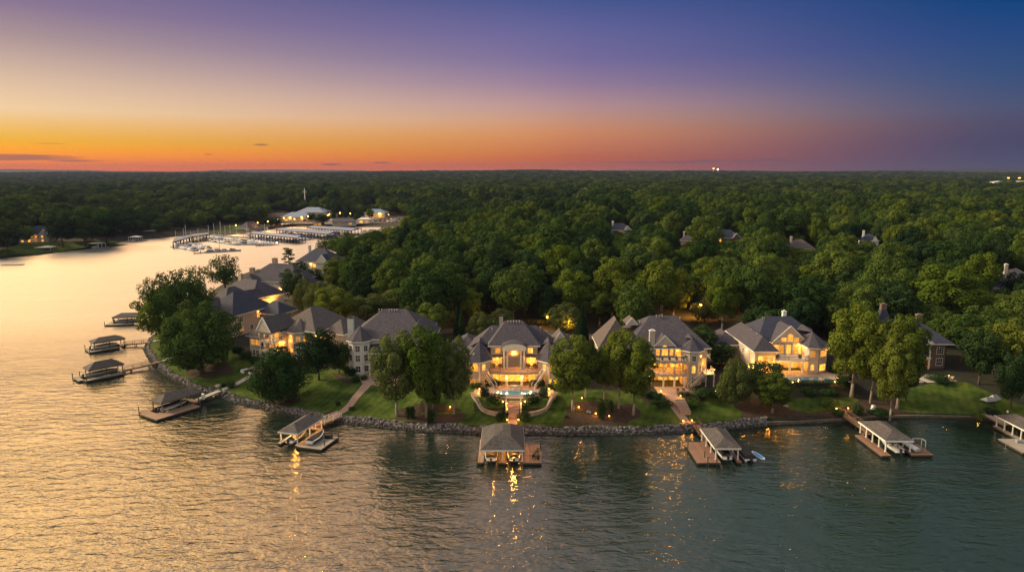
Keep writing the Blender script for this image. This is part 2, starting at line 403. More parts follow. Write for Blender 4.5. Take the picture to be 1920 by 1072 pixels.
def atg(px, py, dz=0.):
    """point on the terrain seen at that place of the picture"""
    z = 4.
    for _ in range(12):
        p = at(px, py, z + dz); z = .5 * z + .5 * ht(p[0], p[1])
    p = at(px, py, z + dz); return (p[0], p[1], z)

def axis_vals(lo, hi, step, far_lo, far_hi, g=1.13):
    a = list(np.arange(lo, hi + .01, step)); st = step
    while a[-1] < far_hi: st = min(st * g, 260); a.append(a[-1] + st)
    st = step
    while a[0] > far_lo: st = min(st * g, 260); a.insert(0, a[0] - st)
    return np.array(a)
xs = axis_vals(-150, 140, 1.1, -8000, 8000); ys = axis_vals(126, 285, 1.1, 60, 8600)
ys = np.array([y for y in ys if y >= 100])
X, Y = np.meshgrid(xs, ys); Z = HT(X, Y)
nx, ny = len(xs), len(ys)
idx = np.arange(nx * ny).reshape(ny, nx)
q = np.stack([idx[:-1, :-1], idx[:-1, 1:], idx[1:, 1:], idx[1:, :-1]], -1).reshape(-1, 4)
zq = Z[q].max(axis=1); q = q[zq > -2.15]
me = bpy.data.meshes.new('ground'); me.from_pydata(np.stack([X.ravel(), Y.ravel(), Z], -1).tolist(), [], q.tolist()); me.materials.append(M['ground'])
me.polygons.foreach_set('use_smooth', [True] * len(me.polygons))
o = bpy.data.objects.new('ground', me); COL.objects.link(o); tag(o, 'dark wooded ground of the peninsula and the far shores', kind='structure')
o = MB().add([(-8000, -230, 0), (8000, -230, 0), (8000, 2500, 0), (-8000, 2500, 0)], [(0, 1, 2, 3)]).build('lake', M['water']); tag(o, 'rippled lake water reflecting the sunset', kind='structure')

def drape(name, poly, m, dz=.05, step=1.3, label=None):
    """a sheet laid on the terrain, its outline exact"""
    pts = []
    for i in range(len(poly)):
        a, b = poly[i], poly[(i + 1) % len(poly)]; n = max(1, int(math.dist(a[:2], b[:2]) / step))
        for k in range(n): pts.append((a[0] + (b[0] - a[0]) * k / n, a[1] + (b[1] - a[1]) * k / n))
    nb = len(pts); edges = [(i, (i + 1) % nb) for i in range(nb)]
    P_ = np.array(pts); x0, y0 = P_.min(0); x1, y1 = P_.max(0)
    gx, gy = np.meshgrid(np.arange(x0, x1, step), np.arange(y0, y1, step))
    allp = [Vector(p) for p in pts] + [Vector((float(a), float(b))) for a, b in zip(gx.ravel(), gy.ravel())]
    r = delaunay_2d_cdt(allp, edges, [tuple(range(nb))], 1, 1e-4)
    vx = [v.x for v in r[0]]; vy = [v.y for v in r[0]]
    hz = HT(vx, vy) + dz
    mb = MB(); mb.add(list(zip(vx, vy, hz.tolist())), r[2])
    o = mb.build(name, M[m], smooth=True)
    ng = [p.normal.z for p in o.data.polygons]
    if sum(ng) < 0: o.data.flip_normals()
    tag(o, label, kind='structure'); return o
def px_poly(pts): return [atg(x, y)[:2] for x, y in pts]
def ribbon(line, w):
    L = []; Rr = []
    for i, p in enumerate(line):
        a = line[max(0, i - 1)]; b = line[min(len(line) - 1, i + 1)]
        d = Vector((b[0] - a[0], b[1] - a[1])).normalized(); n = Vector((-d.y, d.x))
        ww = (w[i] if isinstance(w, (list, tuple)) else w) / 2
        L.append((p[0] + n.x * ww, p[1] + n.y * ww)); Rr.append((p[0] - n.x * ww, p[1] - n.y * ww))
    return L + Rr[::-1]
def shore_seg(i0, i1, off):
    """waterline points i0..i1 moved inland by off"""
    out = []
    for i in range(i0, i1 + 1):
        a = SHORE[max(i - 1, 0)]; b = SHORE[min(i + 1, len(SHORE) - 1)]
        d = Vector((b[0] - a[0], b[1] - a[1])).normalized(); n = Vector((d.y, -d.x))
        out.append((SHORE[i][0] + n.x * off, SHORE[i][1] + n.y * off))
    return out
# ------------------------------------------------------------------ trees
def leaf_mesh(name, lobes, n, size, seed, mat_, jitter=.38, up=.28, flat=1., shell=(.72, 1.04)):
    """leaf clumps on the outside of many lobes; lobes: (x, y, z, rx, rz)"""
    g = np.random.default_rng(seed); L = np.array(lobes)
    w = L[:, 3] ** 2; k = g.choice(len(L), n, p=w / w.sum())
    d = g.normal(size=(n, 3)); d[:, 2] += .25; d /= np.linalg.norm(d, axis=1)[:, None]
    r = g.uniform(*shell, n)[:, None]
    c = L[k, :3] + d * np.stack([L[k, 3], L[k, 3], L[k, 4]], 1) * r
    cen = L[:, :3].mean(0); o = c - cen; o /= np.linalg.norm(o, axis=1)[:, None] + 1e-6
    nn = d * .9 + o * .5 + g.normal(size=(n, 3)) * jitter; nn[:, 2] += up
    nn /= np.linalg.norm(nn, axis=1)[:, None]
    a = np.cross(nn, g.normal(size=(n, 3))); a /= np.linalg.norm(a, axis=1)[:, None] + 1e-9
    b = np.cross(nn, a); s = (size * g.uniform(.6, 1.35, n))[:, None] * .5
    bend = nn * s * .35
    v = np.stack([c - a * s, c - b * s * .7 + bend, c + a * s, c + b * s * .7 + bend], 1).reshape(-1, 3)
    me = bpy.data.meshes.new(name); me.vertices.add(4 * n); me.vertices.foreach_set('co', v.ravel())
    me.loops.add(4 * n); me.loops.foreach_set('vertex_index', np.arange(4 * n, dtype=np.int32))
    me.polygons.add(n); me.polygons.foreach_set('loop_start', np.arange(0, 4 * n, 4, dtype=np.int32)); me.polygons.foreach_set('loop_total', np.full(n, 4, dtype=np.int32))
    me.update(calc_edges=True); me.materials.append(M[mat_]); return me

def lobes_dome(seed, rx, z0, z1, nl, lr, top=.75, low=.1, gap=0.):
    """lobes round an egg-shaped crown; z0 z1 crown limits"""
    g = random.Random(seed); out = []; zc, rz = (z0 + z1) / 2, (z1 - z0) / 2
    for i in range(nl):
        t = (i + .5) / nl; zz = 1 - 2 * t; zz = max(-.92, min(.96, zz + g.uniform(-.1, .1)))
        ph = i * 2.39996 + g.uniform(-.5, .5); rr = math.sqrt(max(0, 1 - abs(zz) ** 2.2))
        k = g.uniform(.62, .98) if g.random() > gap else g.uniform(.3, .6)
        rr *= 1. if zz > -.2 else .9
        r = lr * g.uniform(.7, 1.35) * (1 - .25 * max(0, zz))
        out.append((rx * rr * k * math.cos(ph), rx * rr * k * math.sin(ph), zc + rz * zz * (.9 if zz > 0 else .85) * g.uniform(.85, 1.05) - r * .1, r, r * g.uniform(.75, 1.05)))
    for i in range(max(3, nl // 6)):
        out.append((g.uniform(-.3, .3) * rx, g.uniform(-.3, .3) * rx, zc + g.uniform(-.4, .45) * rz, rx * .42, rz * .36))
    return out

def trunk_mesh(name, h, r, limbs, seed, m_, spread=3., lean=.3):
    g = random.Random(seed); mb = MB(); top = Vector((g.uniform(-lean, lean), g.uniform(-lean, lean), h))
    pts = [Vector((0, 0, -.6))]
    for k in range(1, 5): pts.append(Vector((top.x * k / 4 + g.uniform(-.12, .12), top.y * k / 4 + g.uniform(-.12, .12), h * k / 4)))
    for k in range(4): mb.tube(pts[k], pts[k + 1], r * (1.35 if k == 0 else 1 - .17 * k), r * (1 - .17 * (k + 1)), 8)
    for i in range(limbs):
        t = g.uniform(.42, .95); p = pts[0].lerp(top, t); ph = g.uniform(0, 6.28); ln = spread * g.uniform(.6, 1.1)
        q1 = p + Vector((math.cos(ph) * ln * .5, math.sin(ph) * ln * .5, ln * .45)); q2 = q1 + Vector((math.cos(ph) * ln * .5, math.sin(ph) * ln * .5, ln * .35))
        mb.tube(p, q1, r * .42, r * .28, 6); mb.tube(q1, q2, r * .28, r * .1, 6)
    return mb.mesh(name, m_, True)

PROTO = {}
def proto(kind, variants):
    PROTO[kind] = variants
def mkp(kind, leaf, seeds, H, RX, Z0, NL, LR, NLEAF, SZ, bark='bark_dark', tr=.32, limbs=7, gap=0., th=.62, **kw):
    vs = []
    for s in seeds:
        cm = leaf_mesh('crown', lobes_dome(s, RX, Z0, H, NL, LR, gap=gap), NLEAF, SZ, s, leaf, **kw)
        tm = trunk_mesh('trunk', H * th, tr, limbs, s, bark, spread=RX * .62)
        vs.append((cm, tm, H, RX))
    PROTO[kind] = vs
mkp('broad', 'leaf', (11, 12, 13), 18, 6.4, 5., 30, 2.0, 7500, .6)
mkp('billow', 'leaf', (16, 17, 18), 18, 6.6, 4.4, 17, 2.75, 8500, .6, gap=.15)
mkp('spread', 'leaf', (19,), 16, 9.2, 1.6, 66, 2.0, 26000, .5, tr=.5)
mkp('tall', 'leaf', (21, 22, 23), 19, 4.6, 4.6, 34, 1.55, 8500, .5, bark='bark', tr=.3)
mkp('bright', 'leaf_bright', (31, 32), 18, 5.4, 4.8, 32, 1.7, 10000, .5, bark='bark', tr=.36)
mkp('dark', 'leaf_dark', (41, 42), 17, 6., 3.8, 32, 1.8, 7500, .58)
mkp('oak', 'leaf', (51, 52, 53), 16, 7., 5.2, 30, 1.55, 4600, .5, gap=.1, tr=.42, limbs=14, th=.7, shell=(.5, 1.1))
mkp('round', 'leaf_grey', (61, 62), 10, 4.6, .8, 40, 1.45, 11000, .36, tr=.2)
mkp('mound', 'leaf', (64, 65), 10, 4.8, .4, 36, 1.6, 13000, .38, tr=.2)
mkp('near', 'leaf_fresh', (71, 72, 73, 74), 18, 5., 4.6, 44, 1.4, 15000, .42, bark='bark', tr=.3, limbs=9)
mkp('olive', 'leaf_grey', (81, 82), 16, 5.4, 3., 46, 1.35, 14000, .4, bark='bark', tr=.3)
def lobes_cone(seed, rx, z0, z1, nl, p=1.):
    g = random.Random(seed); out = []
    for i in range(nl):
        t = (i + .5) / nl; r = rx * (1 - t) ** p; ph = i * 2.4 + g.uniform(-.3, .3)
        lr = max(.22, r * .5); out.append((r * .55 * math.cos(ph), r * .55 * math.sin(ph), z0 + (z1 - z0) * t, lr, lr * 1.3))
    return out
def mkc(kind, leaf, seeds, H, RX, Z0, NL, NLEAF, SZ, p=.8):
    PROTO[kind] = [(leaf_mesh('crown', lobes_cone(s, RX, Z0, H, NL, p), NLEAF, SZ, s, leaf, jitter=.4), trunk_mesh('trunk', H * .6, .16, 3, s, 'bark_dark', RX * .3), H, RX) for s in seeds]
mkc('cone', 'leaf_dark', (91, 92), 11, 3.4, .5, 44, 8000, .38)
mkc('cypress', 'leaf_dark', (95, 96), 10, 1.3, .3, 40, 4500, .28, .45)
def lobes_pine(seed):
    g = random.Random(seed); out = []
    for i in range(26):
        z = 5 + 11 * (i + .5) / 26; ph = i * 2.4 + g.uniform(-.6, .6); r = 3.6 * (1 - (z - 5) / 14) * g.uniform(.5, 1.1)
        out.append((r * math.cos(ph), r * math.sin(ph), z, g.uniform(.7, 1.15), .38))
    return out
PROTO['pine'] = [(leaf_mesh('crown', lobes_pine(s), 3200, .38, s, 'leaf_dark', up=.6), trunk_mesh('trunk', 15.5, .24, 16, s, 'bark_dark', 2.6), 16.5, 4) for s in (97, 98)]
mkp('shrub', 'leaf_dark', (101, 102), 2., 1.35, .05, 16, .55, 2200, .2, tr=.07, limbs=4)
mkp('shrub_light', 'leaf', (103, 104), 2., 1.3, .05, 16, .55, 2200, .2, tr=.07, limbs=4)

TREES = []   # x, y for spacing
NTREE = [0]
KIND_CAT = {'shrub': 'shrub', 'shrub_light': 'shrub'}
def tree(kind, x, y, h, r, label, group=None, name=None, rz=None, var=None):
    v = PROTO[kind][rnd.randrange(len(PROTO[kind])) if var is None else var]
    z = ht(x, y); shr = kind.startswith('shrub')
    name = name or {'cone': 'conifer_tree', 'cypress': 'cypress_tree', 'pine': 'pine_tree', 'oak': 'oak_tree'}.get(kind, 'shrub' if shr else 'broadleaf_tree')
    e = empty(name, (x, y, z), rnd.uniform(0, 6.28) if rz is None else rz, label, 'shrub' if shr else 'tree', group)
    sx = r / v[3]; sz = h / v[2]
    e.scale = (sx * rnd.uniform(.93, 1.07), sx * rnd.uniform(.93, 1.07), sz)
    c = bpy.data.objects.new('crown', v[0]); COL.objects.link(c); c.parent = e
    if not shr: t = bpy.data.objects.new('trunk', v[1]); COL.objects.link(t); t.parent = e
    TREES.append((x, y, r, shr)); NTREE[0] += 0 if shr else 1
    return e
def tpx(kind, px, py, ytop, wpx, label, group=None, **kw):
    """tree whose foot is seen at (px, py), its top at ytop, its crown wpx wide"""
    x, y, z = atg(px, py); d = (y * CP + (CAMZ - z) * SP)
    r = wpx * d / F / 2
    # height from the top pixel at the same distance y
    cy = (536 - ytop) / F; dy, dz = CP + cy * SP, -SP + cy * CP
    zt = CAMZ + dz / dy * y
    return tree(kind, x, y, max(1., zt - z), r, label, group, **kw)

# --- named foreground trees
tpx('olive', 744, 780, 615, 92, 'full olive green tree in front of the white house, leftmost of the three before it')
tpx('bright', 800, 783, 606, 84, 'tall yellow green tree between the white house and the columned mansion', var=0)
tpx('olive', 851, 776, 626, 70, 'slender pale trunked tree at the left corner of the columned mansion', var=1)
tpx('near', 812, 790, 662, 58, 'low leafy tree at the seawall left of the columned mansion', var=1)
tpx('near', 1074, 770, 626, 92, 'round topped tree right of the columned mansion terrace', var=2)
tpx('near', 1098, 745, 640, 56, 'smaller dark green tree behind the round topped tree beside the mansion', var=3)
tpx('bright', 1160, 766, 613, 62, 'pale crowned tree, left one of the pair before the arched balcony house', var=0)
tpx('near', 1187, 778, 622, 84, 'bright leafy tree with a white trunk in front of the arched balcony house', var=0)
tpx('near', 1133, 748, 648, 50, 'dark leafy tree between the mulch bed and the arched balcony house', var=1)
tpx('round', 1378, 762, 674, 66, 'rounded green tree left of the pool house hedge')
tpx('near', 1448, 775, 700, 72, 'dense green tree at the shore below the swimming pool terrace', var=2)
tpx('dark', 1432, 748, 678, 74, 'dark tree glowing with lamp light beside the swimming pool')
tpx('bright', 1596, 744, 575, 92, 'tall lime green tree right of the navy roofed house', var=1)
tpx('bright', 1632, 756, 600, 64, 'leaning pale trunk tree with lime leaves above the mulch bed', var=0)
tpx('near', 1682, 766, 582, 86, 'broad deep green tree in front of the brick house', var=1)
tpx('near', 1668, 790, 632, 70, 'lower leafy tree by the shore left of the open lawn', var=3)
tpx('dark', 1698, 752, 640, 44, 'shaded dark tree beside the white posted porch of the brick house')
tpx('spread', 378, 700, 568, 140, 'massive dark spreading oak on the lawn of the point', name='oak_tree')
tpx('oak', 338, 662, 503, 104, 'open crowned oak against the golden water on the point')
tpx('bright', 302, 652, 545, 84, 'light green young tree leaning over the shore path')
tpx('oak', 300, 630, 512, 64, 'dark oak at the water edge of the point')
tpx('oak', 372, 640, 500, 84, 'oak with thin limbs behind the massive spreading oak')
tpx('oak', 424, 560, 478, 76, 'lone oak standing dark against the golden bay')
tpx('dark', 400, 618, 552, 40, 'small dark tree beside the end wall of the navy roofed brick house')
tpx('mound', 527, 754, 652, 98, 'broad dense evergreen on the lawn before the gabled cream house')
tpx('dark', 598, 712, 616, 76, 'dense dark tree hiding the right wing of the gabled cream house')
tpx('dark', 636, 700, 640, 46, 'narrow dark tree between the gabled cream house and the white house')
tpx('pine', 544, 540, 463, 46, 'lone layered pine above the grey roof by the bay')
tpx('round', 600, 604, 528, 54, 'clipped round tree behind the gabled cream house, tallest of its row')
tpx('round', 574, 585, 524, 44, 'clipped round tree with a darker crown by the driveway')
tpx('dark', 551, 572, 504, 46, 'dark rounded tree beside the grey roofed house')
tpx('round', 641, 614, 545, 46, 'upright green tree lit by the driveway lamp')
tpx('olive', 690, 618, 550, 84, 'broad pale green tree behind the white house chimney')
tpx('round', 748, 604, 542, 70, 'rounded green tree behind the ridge of the white house')
tpx('cypress', 857, 640, 574, 16, 'slim pointed cypress behind the left wing of the mansion, left one')
tpx('cypress', 866, 642, 578, 18, 'slim pointed cypress behind the left wing of the mansion, right one')
tpx('round', 902, 640, 586, 52, 'low rounded tree behind the mansion chimney')
tpx('round', 940, 628, 578, 44, 'yellowish rounded tree above the mansion roof ridge')
tpx('round', 1060, 625, 568, 62, 'round bushy tree beside the orange lamp behind the mansion')
tpx('near', 1124, 612, 543, 60, 'dense upright tree behind the left gable of the arched balcony house', var=1)
tpx('cone', 1090, 640, 572, 30, 'pointed green conifer left of the arched balcony house')
tpx('near', 1262, 592, 540, 56, 'upright tree standing behind the ridge of the arched balcony house', var=0)
tpx('dark', 1318, 680, 608, 52, 'dark tree in the gap between the two lamp-lit balcony houses')
tpx('dark', 1352, 690, 642, 52, 'dark bushy tree before the left wall of the navy roofed pool house')
tpx('oak', 1600, 590, 530, 64, 'pale open tree behind the navy roofed pool house')
tpx('near', 1528, 600, 530, 60, 'bright upright tree behind the navy roof ridge', var=2)
tpx('near', 1480, 588, 535, 56, 'rounded tree behind the navy roof, left of the bright upright tree', var=3)
tpx('bright', 1768, 622, 498, 124, 'big spreading yellow green tree behind the brick chimneys', var=1)
tpx('near', 1862, 700, 606, 84, 'leafy tree at the edge of the dark wood right of the brick house', var=2)
tpx('dark', 1835, 720, 615, 70, 'dark tree at the wood edge above the open lawn')
tpx('near', 1900, 720, 600, 90, 'large tree at the right edge of the wood by the open lawn', var=0)
tpx('near', 1862, 606, 548, 76, 'domed green tree below the far right grey roof', var=1)
tpx('near', 1908, 640, 565, 70, 'tree with olive crown on the far right edge')
tpx('dark', 1895, 765, 660, 60, 'dark understorey tree beside the tarpaulin on the lawn')
tpx('bright', 1550, 500, 440, 40, 'yellow leafed tree in the wood near the pale hip roof', var=0)

tpx('round', 1322, 603, 562, 50, 'round tree glowing orange from the lamp behind the arched balcony house')
tpx('oak', 612, 480, 446, 46, 'open crowned tree by the bay right of the layered pine')
tpx('oak', 650, 500, 434, 60, 'thin oak at the bay with the water glinting through, left one')
tpx('oak', 690, 492, 432, 56, 'thin oak at the bay with the water glinting through, right one')
tpx('near', 640, 556, 482, 62, 'rounded green tree above the slate roof by the bay', var=0)
tpx('dark', 118, 463, 398, 56, 'dark tree at the far shore right of the lamp-lit lake house, nearest to it')
tpx('billow', 160, 462, 392, 76, 'broad tree at the far shore between the lake house and the canopied boathouse')
tpx('dark', 200, 458, 396, 60, 'dark tree at the end of the far shore before the marina')
tpx('dark', 16, 474, 412, 56, 'dark tree at the far left edge beside the lake house')
tpx('mound', 586, 534, 503, 46, 'low bushy tree before the slate roof by the bay')
tpx('dark', 565, 520, 490, 30, 'small dark tree beside the layered pine')
tpx('broad', 788, 425, 386, 44, 'round tree at the right end of the marina car park', var=0)
tpx('cone', 670, 412, 392, 16, 'small tree beside the pale blue shed, left one'); tpx('bright', 694, 413, 391, 16, 'small bright tree before the pale blue shed')
tpx('dark', 604, 422, 401, 30, 'dark round tree at the end of the marina hall'); tpx('dark', 584, 416, 400, 18, 'small tree against the marina hall roof')
for i, a_ in enumerate((495, 508, 520)): tpx('dark', a_, 425, 409, 16, ('left', 'middle', 'right')[i] + ' small tree on the grass bank left of the long marina building')
for i, a_ in enumerate((615, 626, 638, 648, 660)): tpx('cone', a_, 408, 393, 10, 'small conifer in the row behind the marina, ' + ('first', 'second', 'third', 'fourth', 'last')[i] + ' from the left')
# --- house grounds and clearings kept free of wood (x, y, half width, half depth)
CLEAR = [(-3, 186, 37, 26), (41, 180, 22, 24), (76, 184, 20, 20), (114, 190, 15, 14), (-36, 188, 23, 22), (-66, 198, 26, 20), (-88, 225, 24, 20), (-104, 262, 27, 24),
         (-70, 235, 20, 12), (60, 214, 12, 8), (20, 214, 18, 7), (-10, 222, 15, 5), (105, 168, 40, 13), (-110, 205, 24, 30),
         (-60, 175, 30, 12), (0, 158, 50, 12), (60, 160, 40, 13), (-78, 300, 10, 18), (-372, 546, 20, 20)]
VIEWS = [(1165, 436, 9, 26, 70), (1290, 458, 7, 22, 60), (1366, 452, 11, 28, 70), (1502, 470, 10, 24, 60), (1630, 460, 9, 24, 60), (1888, 546, 13, 10, 40), (1915, 538, 9, 10, 40), (1090, 370, 12, 20, 60), (590, 500, 14, 12, 40)]
FAR_SITES = []
for (px, py, hw, back, front) in VIEWS:
    x, y, z = atg(px, py, 4); FAR_SITES.append((x, y, z))
def marina_clear(x, y):
    """quay, car park and buildings of the marina"""
    p_ = 960 + F * x / (y * CP)
    if y < 560 or y > 925: return False
    if p_ < 300: return False
    if p_ < 392: return y < 660
    if p_ < 490: return y < 735
    if p_ < 612: return y < 925
    if p_ < 775: return y < 880
    return False
AZ = .80
pts = []
y = 172.
while y < 700:
    x = -AZ * y - 20
    st = 10.8 if y < 420 else 12.5
    while x < AZ * y + 20:
        pts.append((x + rnd.uniform(-3.4, 3.4), y + rnd.uniform(-3.4, 3.4))); x += st
    y += st * .92
dd = land_dist([p[0] for p in pts], [p[1] for p in pts])
cand = []
for (x, y), d in zip(pts, dd):
    if d < 7: continue
    if any(abs(x - a) < w and abs(y - b) < h for a, b, w, h in CLEAR): continue
    if marina_clear(x, y): continue
    if any(math.hypot(x - a, y - b) < r * .85 + 2.6 for a, b, r, s_ in TREES if not s_): continue
    p_ = 960 + F * x / (y * CP)
    if any(abs(x - X_) < 12 and abs(y - Y_ - 5) < 13 for X_, Y_, Z_ in FAR_SITES): continue
    if y < 548 and 34 < p_ < 100: continue
    if 240 < y < 480 and p_ < 622 and x > -240: continue
    cand.append((math.hypot(x, y), x, y))
cand.sort()
def where(x, y):
    if y > 480 and x < -230: return 'in the wood across the bay on the left', 'trees across the bay'
    a = 960 + F * x / (y * CP)
    for lim, t in ((560, 'in the narrow strip beside the bay'), (760, 'in the wood behind the white house'), (930, 'in the wood behind the left wing of the mansion'),
                   (1110, 'in the wood behind the mansion roof'), (1310, 'in the wood behind the arched balcony house'), (1500, 'in the wood behind the navy roofed house'),
                   (1680, 'in the wood left of the brick chimneys'), (3000, 'in the wood at the far right')):
        if a < lim: break
    row = 'front rows' if y < 250 else ('middle rows' if y < 310 else 'back rows')
    return t + ', ' + row, 'trees ' + t
LK = {'billow': 'billowing tree', 'broad': 'broad crowned tree', 'tall': 'tall narrow crowned tree', 'bright': 'yellow green tree', 'dark': 'dark green tree', 'oak': 'thin crowned tree'}
rest = []
for d, x, y in cand:
    k = rnd.choices(['broad', 'billow', 'tall', 'bright', 'dark'], [2.6, 2.8, 2.4, 1.3, 2.2] if x > -60 else [3, 2.5, 2, .6, 3])[0]
    h = rnd.choice([rnd.uniform(10, 15), rnd.uniform(14, 20), rnd.uniform(17, 24)]); r = {'broad': 6.0, 'billow': 6.4, 'tall': 4.7, 'bright': 5.2, 'dark': 5.8}[k] * rnd.uniform(.85, 1.25) * (h / 17) ** .6
    if y < 215: h *= .85
    if 530 < 960 + F * x / (y * CP) < 760 and y > 320: h *= .55
    for (vx, vy, hw, bk, fr), (X_, Y_, Z_) in zip(VIEWS, FAR_SITES):
        if abs(x / y - X_ / Y_) * Y_ < hw + 3 and Y_ - 220 < y < Y_ + 3 and Y_ > 300: h = min(h, max(7.5, 5.5 + .07 * (Y_ - y)) * rnd.uniform(.9, 1.1)); r = min(r, 5. if h < 10 else 6)
    if rnd.random() < .14: r *= 1.35; h *= 1.1
    vis = abs(960 + F * x / (y * CP) - 960) < 985
    if NTREE[0] < 299 and vis:
        t_, g_ = where(x, y)
        tree(k, x, y, h, r, LK[k] + ' ' + t_, g_ + ', ' + LK[k] + 's', name='broadleaf_tree')
    else: rest.append((x, y, h, r, k))
print('trees', NTREE[0], 'rest', len(rest))
# --- everything farther: one wood, instanced on points
y = 700.
while y < 5200:
    st = 12.5 + (y - 700) * .0042
    x = -AZ * y - 30
    while x < AZ * y + 30:
        rest.append((x + rnd.uniform(-.4, .4) * st, y + rnd.uniform(-.4, .4) * st, rnd.choice([rnd.uniform(11, 16), rnd.uniform(15, 24)]) * (1 + (y - 700) * .00006), st * rnd.uniform(.42, .8), rnd.choice(['broad', 'tall', 'dark', 'billow', 'bright' if rnd.random() < .3 else 'dark']))); x += st
    y += st * .9
ra = np.array([(a, b, c, d) for a, b, c, d, k in rest]); rd = land_dist(ra[:, 0], ra[:, 1]); rz_ = HT(ra[:, 0], ra[:, 1])
keep = (rd > 5) & np.array([not marina_clear(a, b) for a, b, *_ in rest])
MCLR = [atg(1340, 330), atg(1440, 352), atg(1890, 352)]
keep &= ~((np.abs(ra[:, 0] - at(1890, 352, 6)[0] * ra[:, 1] / at(1890, 352, 6)[1]) < 95) & (np.abs(ra[:, 1] - at(1890, 352, 6)[1] + 230) < 260))
keep &= ~((np.abs(ra[:, 0] - FAR_SITES[7][0]) < 22) & (np.abs(ra[:, 1] - FAR_SITES[7][1] + 18) < 32))
kinds = ['broad', 'billow', 'tall', 'bright', 'dark']
fobj = bpy.data.objects.new('far_wood', bpy.data.meshes.new('far_wood')); COL.objects.link(fobj)
tag(fobj, 'dense wood of countless treetops running back to the horizon', kind='stuff')
V = np.stack([ra[:, 0], ra[:, 1], rz_], 1)[keep]
me = fobj.data; me.vertices.add(len(V)); me.vertices.foreach_set('co', V.ravel())
ki = np.array([kinds.index(k) for *_, k in rest])[keep]
vi = np.array([rnd.randrange(100) for _ in range(len(V))])
src = []; base = []
for k in kinds:
    base.append(len(src)); src += [(v, k) for v in PROTO[k]]
pick = np.array([base[k] + int(v) % len(PROTO[kinds[k]]) for k, v in zip(ki, vi)], dtype=np.int32)
sc = np.stack([ra[keep, 3] / np.array([src[p][0][3] for p in pick])] * 2 + [ra[keep, 2] / np.array([src[p][0][2] for p in pick])], 1)
me.attributes.new('scl', 'FLOAT_VECTOR', 'POINT').data.foreach_set('vector', sc.astype(np.float32).ravel())
me.attributes.new('rot', 'FLOAT', 'POINT').data.foreach_set('value', np.random.default_rng(5).uniform(0, 6.28, len(V)).astype(np.float32))
me.attributes.new('pick', 'INT', 'POINT').data.foreach_set('value', pick)
for mm in ('leaf', 'leaf_bright', 'leaf_dark'): me.materials.append(M[mm])
ng = bpy.data.node_groups.new('wood_scatter', 'GeometryNodeTree')
ng.interface.new_socket('Geometry', in_out='INPUT', socket_type='NodeSocketGeometry'); ng.interface.new_socket('Geometry', in_out='OUTPUT', socket_type='NodeSocketGeometry')
gi = ng.nodes.new('NodeGroupInput'); go = ng.nodes.new('NodeGroupOutput'); iop = ng.nodes.new('GeometryNodeInstanceOnPoints'); g2i = ng.nodes.new('GeometryNodeGeometryToInstance')
m2p = ng.nodes.new('GeometryNodeMeshToPoints'); ng.links.new(gi.outputs[0], m2p.inputs[0]); ng.links.new(m2p.outputs[0], iop.inputs['Points'])
def attr(nm, dt):
    a = ng.nodes.new('GeometryNodeInputNamedAttribute'); a.data_type = dt; a.inputs[0].default_value = nm; return a.outputs[0]
objs = []
for (v, k) in src:
    ob = bpy.data.objects.new('wood_crown', v[0]); oin = ng.nodes.new('GeometryNodeObjectInfo'); oin.inputs[0].default_value = ob; oin.inputs['As Instance'].default_value = True; objs.append(oin)
for oin in objs[::-1]: ng.links.new(oin.outputs['Geometry'], g2i.inputs[0])
ng.links.new(g2i.outputs[0], iop.inputs['Instance']); iop.inputs['Pick Instance'].default_value = True
ng.links.new(attr('pick', 'INT'), iop.inputs['Instance Index']); ng.links.new(attr('scl', 'FLOAT_VECTOR'), iop.inputs['Scale'])
cx_ = ng.nodes.new('ShaderNodeCombineXYZ'); ng.links.new(attr('rot', 'FLOAT'), cx_.inputs[2]); ng.links.new(cx_.outputs[0], iop.inputs['Rotation'])
ng.links.new(iop.outputs[0], go.inputs[0])
md = fobj.modifiers.new('scatter', 'NODES'); md.node_group = ng
print('wood', len(V))
# ------------------------------------------------------------------ lawns, beds, paths, stones
def arc(cx, cy, rx, ry, a0, a1, n): return [(cx + rx * math.cos(R(a0 + (a1 - a0) * i / n)), cy + ry * math.sin(R(a0 + (a1 - a0) * i / n))) for i in range(n + 1)]
drape('lawn', shore_seg(9, 37, 1.5) + px_poly([(330, 606), (372, 620), (425, 650), (470, 668), (520, 690), (580, 690), (640, 692), (700, 705), (860, 722), (900, 724), (1030, 724), (1100, 728), (1225, 738), (1320, 738), (1360, 748), (1400, 772)]), 'lawn', .05, label='green lawn sloping from the houses to the stone bank')
drape('lawn', shore_seg(1, 4, 1.0) + px_poly([(1690, 772), (1684, 748), (1706, 728), (1760, 716), (1810, 716), (1860, 738), (1925, 762), (1992, 775)]), 'lawn', .05, label='open dusky lawn at the right shore')
drape('lawn', px_poly([(1478, 748), (1540, 744), (1600, 744), (1612, 752), (1600, 764), (1558, 768), (1520, 775), (1485, 776), (1472, 766)]), 'lawn', .05, label='small lawn below the swimming pool hedge')
